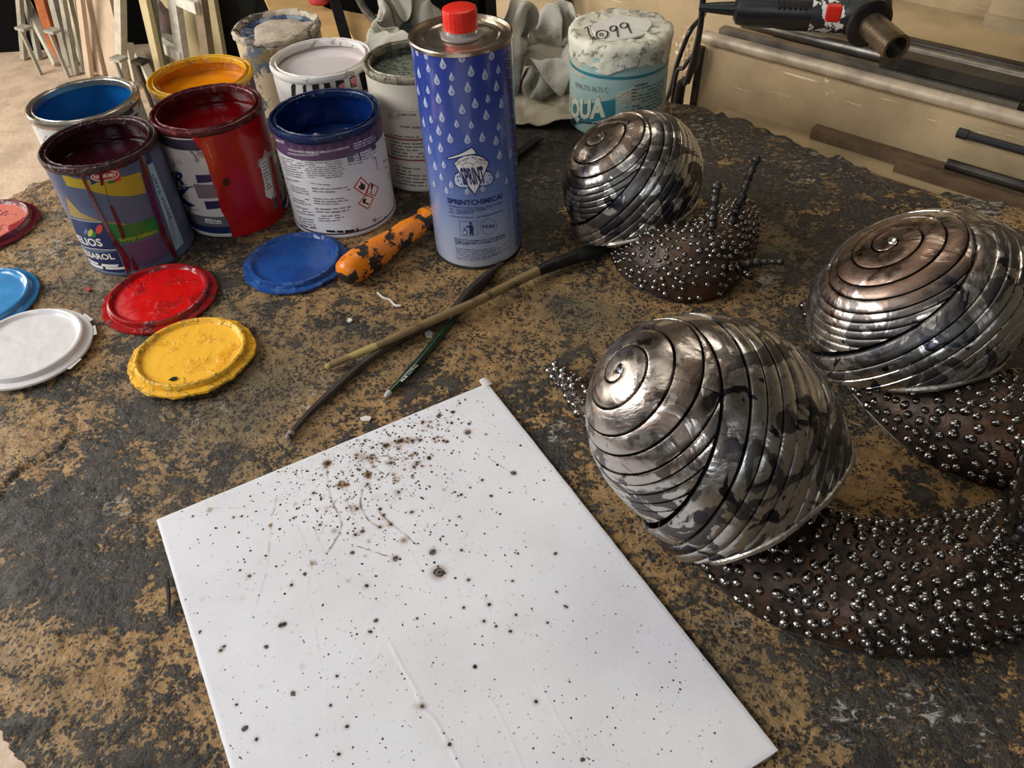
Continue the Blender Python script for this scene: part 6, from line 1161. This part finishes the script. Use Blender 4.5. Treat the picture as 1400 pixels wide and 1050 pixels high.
# low flat sheet of rag/paper at the front of the rags
P0 = [[at(700+i*5.2, 176-j*10+(i*.2), 0)[:2] for j in range(12)] for i in range(17)]
V = np.zeros((64, 40, 3)); A_ = np.array(P0)
for i in range(64):
    for j in range(40):
        fi, fj = i/63*16, j/39*11; i0, j0 = min(15, int(fi)), min(10, int(fj)); fa, fb = fi-i0, fj-j0
        p = (A_[i0, j0]*(1-fa)+A_[i0+1, j0]*fa)*(1-fb)+(A_[i0, j0+1]*(1-fa)+A_[i0+1, j0+1]*fa)*fb
        q3 = Vector((p[0]*26, p[1]*26, 2)); f_ = 1-abs(mnoise.noise(q3))*2.4
        V[i, j] = (p[0], p[1], .0025+.013*max(0, mnoise.noise(Vector((p[0]*16, p[1]*16, 5)))+.35)+.005*f_+.004*max(0, mnoise.noise(q3*2.3)))
me = grid_mesh('drop_cloth', V); o = mesh_obj('drop_cloth', me, splat('stained_canvas', srgb(172, 160, 136), srgb(120, 108, 88), 16, .5, .7, .85, .9, bump=.0008))
md = o.modifiers.new('s', 'SOLIDIFY'); md.thickness = .0012; md.offset = 1
tag(o, 'flat stained canvas scrap lying in front of the white rags', 'cloth')

# small scraps on the bench
M_flake = plain('white_flake', srgb(216, 210, 196), .6, bump=0)
def flake(px, label, name='paint_flake', z=.0016, m=M_flake):
    bm = bmesh.new(); P = [Vector(at(u, v, z)) for u, v in px]; c_ = sum(P, Vector())/len(P)
    f = bm.faces.new([bm.verts.new(p-Vector((c_.x, c_.y, 0))) for p in P]); r_ = bmesh.ops.extrude_face_region(bm, geom=[f])
    for v in [g_ for g_ in r_['geom'] if isinstance(g_, bmesh.types.BMVert)]: v.co.z -= .001
    bmesh.ops.recalc_face_normals(bm, faces=bm.faces[:])
    o = obj(name, bm, m, None, False); o.location = (c_.x, c_.y, 0); return tag(o, label, 'flake')
bm = bmesh.new(); tube(bm, smooth_poly([at(516, 400, .0022), at(524, 407, .0026), at(533, 410, .0022), at(540, 417, .0022), at(548, 418, .0022)], 5), .0011, 6)
tag(obj('paint_string', bm, M_flake), 'thin white curl of dried paint below the screwdriver handle', 'flake')
flake([(580, 454), (586, 450), (592, 455), (590, 461), (583, 461)], 'small white flake under the crossing of the brushes')
flake([(572, 441), (582, 436), (588, 434), (590, 438), (580, 443), (573, 445)], 'long white flake just above the crossed brushes')
flake([(492, 571), (500, 568), (508, 570), (505, 575), (494, 575)], 'white flake between brush tips and the white board')
flake([(474, 437), (478, 434), (482, 437), (479, 440), (475, 440)], 'tiny round white flake left of the brushes')
flake([(116, 394), (120, 392), (124, 395), (120, 399)], 'small red paint flake beside the red lid', m=plain('red_flake', srgb(180, 60, 60), .5))
bm = bmesh.new(); tube(bm, smooth_poly([at(226, 787, .002), at(229, 800, .003), at(231, 820, .003), at(230, 843, .002)], 4), [.0006, .0010, .0014, .0014, .0014, .0014, .0014, .0014, .0014, .0012, .001, .0008, .0006][:13], 6)
tag(obj('wood_splinter', bm, M_soot), 'thin black splinter left of the white board', 'splinter')

# ================================================================== STEEL SNAILS
def shell_mat(name, tint=0.5, sd=0.0, spire_tone=srgb(146, 122, 102)):
    g = G(name); v = g.n('VectorMath', 0, {'operation': 'ADD'}, i0=g.co, i1=(sd, sd*.3, sd*.6))
    big = g.noise(16, 2, .5, .8, vec=v); blot = g.noise(26, 4, .5, 1.6, vec=v); fine = g.noise(120, 5, .6, vec=v)
    f = g.ramp(blot, .50, .53); c = g.mix(f, srgb(206, 202, 196), srgb(104, 100, 98))
    f3 = g.ramp(g.noise(34, 4, .5, 1.2, vec=v), .59, .62); c = g.mix(f3, c, srgb(70, 70, 76))
    heat = g.ramp(g.math('ADD', g.attr('bluing'), g.math('MULTIPLY', g.math('SUBTRACT', big, .5), 1.4)), .3, .75)
    c = g.mix(g.math('MULTIPLY', heat, tint), c, spire_tone)
    c = g.mix(g.ramp(fine, .6, .75, 0, .35), c, srgb(96, 84, 74))
    rg = g.math('ADD', g.math('MULTIPLY', f, .14), g.ramp(fine, .3, .7, .22, .38))
    br = g.noise(1, 3, .6, vec=g.n('Mapping', 0, Vector=v, Scale=(30, 420, 60), Rotation=(.4, .2, .9)))
    h = g.math('ADD', g.math('MULTIPLY', big, 1.0), g.math('ADD', g.math('MULTIPLY', blot, .45), g.math('MULTIPLY', fine, .04)))
    nrm = g.bump(br, .00012, .7, g.bump(h, .0034, 1.0))
    return g.out(Base_Color=c, Metallic=1.0, Roughness=rg, Normal=nrm)
g = G('spiked_body_steel'); fz = g.noise(60, 5, .6)
c = g.mix(g.ramp(fz, .35, .65), srgb(84, 66, 54), srgb(44, 37, 33)); c = g.mix(g.ramp(g.noise(24, 3), .5, .7, 0, .8), c, srgb(104, 74, 52))
M_body = g.out(Base_Color=c, Metallic=.6, Roughness=g.ramp(fz, .3, .7, .36, .52), Normal=g.bump(g.noise(130, 5), .0012))
g = G('weld_bead_steel'); fz = g.noise(1.3, 3)
M_bead = g.out(Base_Color=g.mix(g.ramp(fz, .4, .65), srgb(140, 134, 128), srgb(76, 68, 62)), Metallic=1.0, Roughness=.22)
M_liner = plain('dark_oxide_steel', srgb(36, 34, 34), .5, .8, bump=0)
M_rimst = plain('ground_steel_edge', srgb(190, 182, 168), .34, .9, .2, 60, .0006)
def sst(x): x = np.clip(x, 0, 1); return x*x*(3-2*x)
def basis(C, P):
    Vd = np.array([0, 0, CAMH])-C; Vd /= np.linalg.norm(Vd); P = np.array(P, float); P /= np.linalg.norm(P)
    S = np.cross(P, Vd); S /= np.linalg.norm(S); return P, np.cross(S, P), S
def make_shell(root, C, P, N, dcut, cc, b1, b2, seed, tint, th0=-.66, gm=.80, d1=.115, d2=.20, turns=2.3, grow=.05, glo=.35, spire_tone=srgb(146, 122, 102), kmax=16, flare=.16, on=5.4, b01=.15, b11=.20, labels=None, handed=1):
    C = np.array(C); P, Q, S = basis(C, P); N = np.array(N, float); N /= np.linalg.norm(N)
    origin = np.array(root.location)
    sh = obj_shell = None
    T2 = 2*PI
    def Bk(k, tau):
        b0 = np.where(k < 1, k*b01, b01+(k-1)*d1); b1_ = np.where(k < 1, k*b11, b11+(k-1)*d2); return b0+(b1_-b0)*sst(tau/T2)
    def Gam(k, tau):
        x = np.maximum(0, tau-on); return gm+Bk(np.asarray(k, float), tau)+.12*x+.06*x*x
    def surf(gam, tau, off=0.0):
        """gam: colatitude from the apex, tau: winding azimuth measured clockwise from the crease"""
        gam = np.clip(gam, 0, 2.75); th = th0+tau
        dr = cc*np.cos(gam)[..., None]*P+np.sin(gam)[..., None]*(b1*np.cos(th)[..., None]*Q-b2*handed*np.sin(th)[..., None]*S)
        rr = 1+grow*(np.clip(tau, -1.2, T2+1.6)/T2-.5)*sst((gam-glo)/.8)
        pos = dr*rr[..., None]
        w_ = pos/.022; ham = .0004*vnoise(w_+seed)+.0009*vnoise(w_*.4+seed+5)
        nn = pos/np.linalg.norm(pos, axis=-1)[..., None]
        # flare towards the aperture
        dn = pos@N; fl = flare*np.clip((dn-(dcut-.030))/.030, 0, 1)**2
        lat = pos-dn[..., None]*N; lat = lat/np.maximum(1e-6, np.linalg.norm(lat, axis=-1))[..., None]
        fl = fl*np.clip(.15+1.3*np.maximum(0, lat@np.array([-.25, -.66, -.70])), 0, 1.4)
        return C+pos+nn*(ham+off)[..., None]+lat*(fl*.05)[..., None]
    def start(k):
        lo, hi = -1.0, 3.2
        f = lambda t: Gam(k, t)-Gam(0, t+T2)
        ts = np.linspace(lo, hi, 300); vals = f(ts); i = np.argmax(vals < 0)
        return float(ts[max(i, 0)])
    strips = []
    sec = np.array([0, .035, .12, .38, .62, .88, .965, 1.0]); offp = np.array([-.0024, -.0001, .0002, .0003, .0003, .0002, -.0001, -.0024])
    gap = .010; gk = .07
    def emit(G0, G1, tau, nm='shell_strip'):
        """G0, G1, tau: arrays (nt,) lower and upper colatitude or (nt,ns) grids"""
        nt = tau.shape[0]; ns = len(sec)
        if G0.ndim == 1:
            wdt = np.maximum(G1-G0, 1e-4); a_ = G0+np.minimum(gap, wdt*.25)*.5; b_ = G1-np.minimum(gap, wdt*.25)*.5
            gg = a_[:, None]+(b_-a_)[:, None]*sec[None]; tt = np.repeat(tau[:, None], ns, 1)
        else: gg, tt = G0, tau
        off = np.repeat(offp[None], nt, 0)*1.0
        off += .0003*np.random.RandomState(seed+len(strips)).randn()
        Vv = surf(gg, tt, off)
        keep = (Vv-C)@N
        if (keep < dcut).sum() < 6: return
        me = grid_mesh(nm, Vv-origin); bm = bmesh.new(); bm.from_mesh(me); bpy.data.meshes.remove(me)
        lay = bm.verts.layers.float.new('bluing')
        hv = np.clip(1.15-gg.reshape(-1)/1.15, 0, 1)
        bm.verts.ensure_lookup_table()
        for v, h_ in zip(bm.verts, hv): v[lay] = float(h_)
        bmesh.ops.bisect_plane(bm, geom=bm.verts[:]+bm.edges[:]+bm.faces[:], plane_co=Vector(C+N*dcut-origin), plane_no=Vector(N), clear_outer=True)
        bmesh.ops.delete(bm, geom=[f for f in bm.faces if f.calc_area() < 1e-10], context='FACES')
        # outward normals
        c0 = Vector(C-origin)
        tot = sum((f.calc_center_median()-c0).dot(f.normal)*f.calc_area() for f in bm.faces)
        if tot < 0: bmesh.ops.reverse_faces(bm, faces=bm.faces[:])
        if len(bm.faces) < 4: bm.free(); return
        o = obj(nm, bm, MS, sh, True, 50); strips.append(o)
    MS = shell_mat('hammered_shell_steel_%d' % seed, tint, seed*.37, spire_tone)
    # liner (dark, just below the strips)
    gg, tt = np.meshgrid(np.linspace(0.001, 2.7, 60), np.linspace(0, T2, 97), indexing='ij')
    Vv = surf(gg, tt, np.full(gg.shape, -.0045)-.05*0)
    # blend seam of growth
    Va = surf(gg, tt*0+T2*.0+tt, np.full(gg.shape, -.0045)); me = grid_mesh('shell', Va-origin); bm = bmesh.new(); bm.from_mesh(me); bpy.data.meshes.remove(me)
    bmesh.ops.bisect_plane(bm, geom=bm.verts[:]+bm.edges[:]+bm.faces[:], plane_co=Vector(C+N*(dcut-.0005)-origin), plane_no=Vector(N), clear_outer=True)
    sh = obj('shell', bm, M_liner, root, True, None)
    # inner single spiral
    Phi = T2*turns; ph = np.linspace(.35, Phi, int(120*turns))
    gs = lambda p: gm*np.clip(p/Phi, 0, 9)**.92
    slope_fix = lambda p: gs(p)
    pin = np.maximum(p_ := ph-T2, 0); Gi = np.where(ph-T2 > 0, gs(np.maximum(ph-T2, 1e-6)), 0.0); Go = gs(ph)
    # tau such that the outer edge reaches tau=0 at Phi; the strip goes on one more turn to the branch
    emit(Gi, Go, ph-Phi)
    tl_ = np.linspace(0, T2, 160)
    emit(gs(Phi-T2+tl_), Gam(0, tl_), tl_)
    # fan strips
    for k in range(kmax):
        ks = k+sec*(1-gk)+gk/2; t0 = np.array([start(kk) for kk in ks])+.05
        if k == 0: t0 = np.maximum(t0, 0.0) if t0.max() < .4 else t0
        n_ = 190; uu = np.linspace(0, 1, n_)[:, None]; tt = t0[None]+(T2+2.5-t0[None])*uu
        gg = Gam(ks[None], tt)
        # stop the first strip pieces from running over the spire
        emit(gg, None, tt)
    # rim bead
    pts = []; X_ = np.cross(N, [0, 0, 1.]); X_ /= np.linalg.norm(X_); Y_ = np.cross(N, X_)
    gg, tt = np.meshgrid(np.linspace(.6, 2.7, 220), np.linspace(T2*.22, T2*1.22, 260), indexing='ij')
    # surface used for each azimuth: tail region uses grown whorl
    pv = surf(gg, tt, np.zeros(gg.shape)); dn = (pv-C)@N
    for j in range(0, 260, 3):
        col = dn[:, j]; i = np.argmax(col > dcut)
        if i == 0: continue
        t_ = (dcut-col[i-1])/(col[i]-col[i-1]); pts.append(pv[i-1, j]*(1-t_)+pv[i, j]*t_)
    pts = np.array(pts); K = np.array([.25, .5, .25]); 
    for _ in range(3): pts = np.stack([pts[(np.arange(len(pts))+o_) % len(pts)] for o_ in (-1, 0, 1)], 0).transpose(1, 2, 0)@K
    bm = bmesh.new(); tube(bm, [Vector(p-origin) for p in pts], [.0026+.0004*math.sin(i*.9) for i in range(len(pts))], 8, closed=True); obj('shell_rim', bm, M_rimst, sh)
    bm = bmesh.new(); bmesh.ops.create_icosphere(bm, subdivisions=3, radius=1)
    ap = surf(np.array(.02), np.array(0.), np.array(.0))
    rot = Vector(P).to_track_quat('Z', 'Y').to_matrix().to_4x4()
    for v in bm.verts: v.co = (Matrix.Translation(Vector(ap-origin)) @ rot) @ Vector((v.co.x*.0042, v.co.y*.0034, v.co.z*.0018))
    obj('apex_button', bm, MS, sh)
    return sh

bead_me = None
def bead_mesh():
    global bead_me
    if bead_me: return bead_me
    bm = bmesh.new(); lathe(bm, [(1.14, -.25), (1.08, .12), (.96, .52), (.70, .92), (.40, 1.12), (.22, 1.30), (.0, 1.30)], 10)
    bead_me = bpy.data.meshes.new('bead'); bm.to_mesh(bead_me); bm.free(); bead_me.materials.append(M_bead); bead_me.polygons.foreach_set('use_smooth', [True]*len(bead_me.polygons)); return bead_me
def make_body(root, spine, wid, hei, sole, seed, spacing=.0078, brad=.0025, singles=300, zfront=None):
    """spine: plan points tail->head; wid/hei/sole per point"""
    origin = np.array(root.location); n = len(spine)
    sp = np.array([tuple(p)[:2] for p in smooth_poly([(*p, 0) for p in spine], 16)]); m = len(sp); ti = np.linspace(0, n-1, m)
    W = np.interp(ti, range(n), wid); Hh = np.interp(ti, range(n), hei); Z0 = np.interp(ti, range(n), sole)
    K = np.array([1, 2, 3, 2, 1.])/9
    for A_ in (W, Hh, Z0):
        for _ in range(3): A_[2:-2] = np.convolve(A_, K, 'valid')
    t = np.gradient(sp, axis=0); t /= np.linalg.norm(t, axis=1)[:, None]; nrm = np.stack([-t[:, 1], t[:, 0]], -1)
    na = 40; ang = np.linspace(-.12, PI+.12, na)
    def pt(i, a):
        """float index along the spine, angle across"""
        i = np.clip(i, 0, m-1); f = lambda A_: np.interp(i, range(m), A_)
        w_, h_, z_ = f(W), f(Hh), f(Z0); cx_, cy_ = f(sp[:, 0]), f(sp[:, 1]); nx_, ny_ = f(nrm[:, 0]), f(nrm[:, 1])
        ca, sa = np.cos(a), np.sin(a); lat = w_*np.sign(ca)*np.abs(ca)**.85; up = h_*np.clip(sa, -.03, 1)**1.0 if False else h_*np.where(sa > 0, np.abs(sa)**.9, sa*.3)
        return np.stack([cx_+nx_*lat, cy_+ny_*lat, z_+np.maximum(up, 0)+.0005], -1)
    ii, aa = np.meshgrid(np.arange(m, dtype=float), ang, indexing='ij'); V = pt(ii, aa)
    V = V+(fbm(V*60, seed, 3)*.0010)[..., None]*np.array([0, 0, 1.])
    V[..., 2] = np.maximum(V[..., 2], np.interp(ii, range(m), Z0)+.0004)
    me = grid_mesh('body', V-origin); bm = bmesh.new(); bm.from_mesh(me); bpy.data.meshes.remove(me)
    # sole
    vi = lambda i, j: bm.verts[i*na+j]
    bm.verts.ensure_lookup_table()
    for i in range(m-1): bm.faces.new((vi(i, 0), vi(i, na-1), vi(i+1, na-1), vi(i+1, 0)))
    for i in (0, m-1):
        try: bm.faces.new([vi(i, j) for j in range(na)])
        except Exception: pass
    bmesh.ops.recalc_face_normals(bm, faces=bm.faces[:])
    body = obj('body', bm, M_body, root, True, None)
    # foot edge
    bm = bmesh.new(); ed = [Vector(p-origin) for p in np.concatenate([V[::4, 0], V[::-4, -1]])+np.array([0, 0, .0008])]
    tube(bm, ed, .0013, 6, closed=True); obj('foot_edge', bm, M_darksteel, body)
    # beads
    R_ = random.Random(seed); L_ = np.r_[0, np.cumsum(np.linalg.norm(np.diff(sp, axis=0), axis=1))]; rs = np.random.RandomState(seed); nc = 9000
    ci = np.interp(rs.uniform(.002, L_[-1]-.002, nc), L_, range(m)); ca = rs.uniform(.06, PI-.06, nc); cp = pt(ci, ca); taken = np.zeros((0, 3)); spots = []
    for q_ in range(nc):                                            # scattered welds, never closer than the spacing
        if len(taken) and np.min(((taken-cp[q_])**2).sum(1)) < (spacing*.80)**2: continue
        taken = np.vstack([taken, cp[q_]]); spots.append((float(ci[q_]), float(ca[q_])))
    recs = []
    for i, a in spots:
        e_ = .25; p = pt(i, a); du = pt(i+e_, a)-pt(i-e_, a); dv = pt(i, min(a+.05, PI-.001))-pt(i, max(a-.05, .001)); nn = np.cross(du, dv); l_ = np.linalg.norm(nn)
        if l_ < 1e-12: continue
        nn /= l_; nn = nn if nn[2] > 0 or (nn@(p-pt(i, PI/2)+np.array([0, 0, .02]))) > 0 else -nn
        if nn@(p-np.array([*[np.interp(i, range(m), sp[:, c_]) for c_ in (0, 1)], 0])) < 0: nn = -nn
        v_ = ORG-p; dist = np.linalg.norm(v_); facing = nn@v_/dist
        px = project(p[None])[0]; inside = -30 < px[0] < 1430 and -30 < px[1] < 1080
        recs.append((facing > -.1 and inside, dist, p, nn))
    keep_ = []
    for r in recs:
        if all(np.linalg.norm(r[2]-o_[2]) > spacing*.5 for o_ in keep_): keep_.append(r)
    recs = keep_; recs.sort(key=lambda r: (not r[0], r[1])); me0 = bead_mesh(); extra = bmesh.new()
    for idx, (vis, dist, p, nn) in enumerate(recs):
        r_ = brad*R_.uniform(.72, 1.16); q_ = Vector(nn).to_track_quat('Z', 'Y').to_matrix().to_4x4()
        tilt = Matrix.Rotation(R_.uniform(-.25, .25), 4, 'X') @ Matrix.Rotation(R_.uniform(-.25, .25), 4, 'Y'); spin = Matrix.Rotation(R_.uniform(0, 6.3), 4, 'Z')
        M_ = Matrix.Translation(Vector(p-origin)) @ q_ @ tilt @ spin @ Matrix.Diagonal((r_, r_*R_.uniform(.75, 1), r_*R_.uniform(.55, .8), 1))
        if vis and idx < singles:
            o = bpy.data.objects.new('weld_bead', me0); COL.objects.link(o); o.parent = body; o.matrix_local = M_
        else:
            b2_ = bmesh.new(); b2_.from_mesh(me0); b2_.transform(M_); tmp = bpy.data.meshes.new('t'); b2_.to_mesh(tmp); b2_.free(); extra.from_mesh(tmp); bpy.data.meshes.remove(tmp)
    if len(extra.verts): o = obj('weld_beads', extra, M_bead, body); o['kind'] = 'stuff'
    else: extra.free()
    return body
def tentacle(root, pts, r0, r1, seed, name='tentacle', m=None):
    origin = Vector(root.location); R_ = random.Random(seed); P = smooth_poly([Vector(p) for p in pts], 8); n = len(P)
    bm = bmesh.new(); rr = [r0+(r1-r0)*i/(n-1) for i in range(n)]; rr = [r*(1+.22*math.sin(i*1.9+seed)) for i, r in enumerate(rr)]
    tube(bm, [p-origin for p in P], rr, 10)
    for k in range(int(n*.5)):
        i = R_.randrange(n); a = R_.uniform(0, 6.3); r_ = rr[i]; p = P[i]-origin+Vector((math.cos(a), math.sin(a)*.6, math.sin(a)))*r_*.8
        bmesh.ops.create_icosphere(bm, subdivisions=2, radius=r_*R_.uniform(.45, .7), matrix=Matrix.Translation(p))
    bmesh.ops.create_icosphere(bm, subdivisions=2, radius=r1*1.45, matrix=Matrix.Translation(P[-1]-origin))
    return obj(name, bm, m or M_bead, root)
def lumps(root, pts, rad, seed, name='weld_lumps'):
    bm = bmesh.new(); R_ = random.Random(seed); o_ = Vector(root.location)
    for p in pts:
        for k in range(3):
            bmesh.ops.create_icosphere(bm, subdivisions=2, radius=rad*R_.uniform(.5, 1), matrix=Matrix.Translation(Vector(p)-o_+Vector([R_.uniform(-1, 1)*rad for _ in range(3)])) @ Matrix.Diagonal((1, R_.uniform(.6, 1), R_.uniform(.6, 1), 1)))
    o = obj(name, bm, M_bead, root); o['kind'] = 'stuff'; return o

# ---- front snail
s1 = tag(empty('snail_sculpture', (.14, .35, .0008)), 'front steel snail, its bright silver shell right beside the white board', 'sculpture', 'welded steel snail sculptures')
make_shell(s1, (.1255, .3445, .078), (-.704, -.039, .709), (.495, -.468, -.732), .052, .092, .069, .070, 11, .5, grow=.085, glo=.62, th0=math.radians(-22), gm=.70, turns=3.2, d1=.085, d2=.115)
make_body(s1, [(.033, .500), (.060, .455), (.095, .400), (.130, .345), (.170, .295), (.225, .272), (.285, .278), (.335, .298), (.378, .330)],
    [.004, .014, .024, .036, .044, .044, .042, .034, .016], [.004, .012, .022, .034, .040, .040, .038, .032, .020], [0]*9, 21, .0086, .0038)
hx = Vector(at(1376, 742, .052))
tentacle(s1, [hx, Vector(at(1384, 700, .075)), Vector(at(1394, 650, .100)), Vector(at(1404, 606, .122))], .0036, .0030, 1)
tentacle(s1, [hx+Vector((.003, .0, -.003)), Vector(at(1392, 728, .062)), Vector(at(1420, 700, .078))], .0040, .0032, 2, m=M_darksteel)
lumps(s1, [hx, hx+Vector((-.004, -.002, -.004)), hx+Vector((.004, -.004, -.006)), Vector(at(1350, 752, .050)), Vector(at(1362, 748, .051))], .0042, 5)
# ---- right-hand snail
s2 = tag(empty('snail_sculpture', (.31, .47, .0008)), 'right-hand steel snail with a brown-tinted spiral shell, cut by the right edge', 'sculpture', 'welded steel snail sculptures')
make_shell(s2, (.3130, .4870, .0600), (-.50, .10, .85), (.163, -.408, -.899), .043, .060, .077, .081, 12, .85, grow=.08, glo=.6, spire_tone=srgb(128, 102, 84), th0=math.radians(-50), gm=.66, turns=3.3, d1=.09, d2=.14, on=5.6, b01=.13, b11=.19)
make_body(s2, [(.262, .560), (.282, .500), (.303, .445), (.335, .400), (.385, .392), (.440, .410), (.480, .44)],
    [.006, .020, .036, .048, .046, .040, .018], [.006, .022, .038, .048, .048, .042, .022], [0]*7, 22, .0086, .0036)
# ---- back snail
s0 = tag(empty('snail_sculpture', (.13, .68, .0008)), 'smaller-looking back steel snail with raised antennae beside the taped tin', 'sculpture', 'welded steel snail sculptures')
make_shell(s0, (.1238, .6915, .0600), (-.52, -.10, .84), (.264, -.234, -.936), .037, .060, .060, .067, 13, .55, grow=.08, glo=.6, th0=math.radians(-36), gm=.66, turns=2.3, d1=.09, d2=.13)
make_body(s0, [(.105, .800), (.118, .740), (.132, .680), (.148, .632), (.172, .612), (.200, .630), (.222, .655), (.236, .672)],
    [.006, .018, .032, .042, .040, .030, .022, .010], [.006, .018, .034, .046, .050, .048, .040, .024], [0, 0, 0, 0, 0, .006, .012, .016], 23, .0070, .0028)
h0 = Vector(at(974, 312, .056)); tentacle(s0, [h0, Vector(at(976, 285, .072)), Vector(at(980, 254, .090))], .0042, .0034, 6, m=M_darksteel)
h1 = Vector(at(1001, 302, .052)); tentacle(s0, [h1, Vector(at(1012, 275, .070)), Vector(at(1022, 247, .085)), Vector(at(1034, 218, .101))], .0036, .0030, 7, m=M_darksteel)
h2 = Vector(at(1012, 362, .030)); tentacle(s0, [h2, Vector(at(1040, 358, .032)), Vector(at(1067, 358, .034))], .0038, .0024, 8, m=M_darksteel)
h3 = Vector(at(1000, 364, .028)); tentacle(s0, [h3, Vector(at(1012, 368, .026)), Vector(at(1024, 376, .022))], .0038, .0030, 9)
lumps(s0, [h0+Vector((0, 0, -.003)), h1+Vector((0, 0, -.003)), Vector(at(962, 318, .052)), Vector(at(1002, 364, .03)), h3], .0036, 15)

# ------------------------------------------------------------------ lift everything so that the floor is at z = 0
for o in list(SC.objects):
    if o.parent is None: o.location.z += LIFT
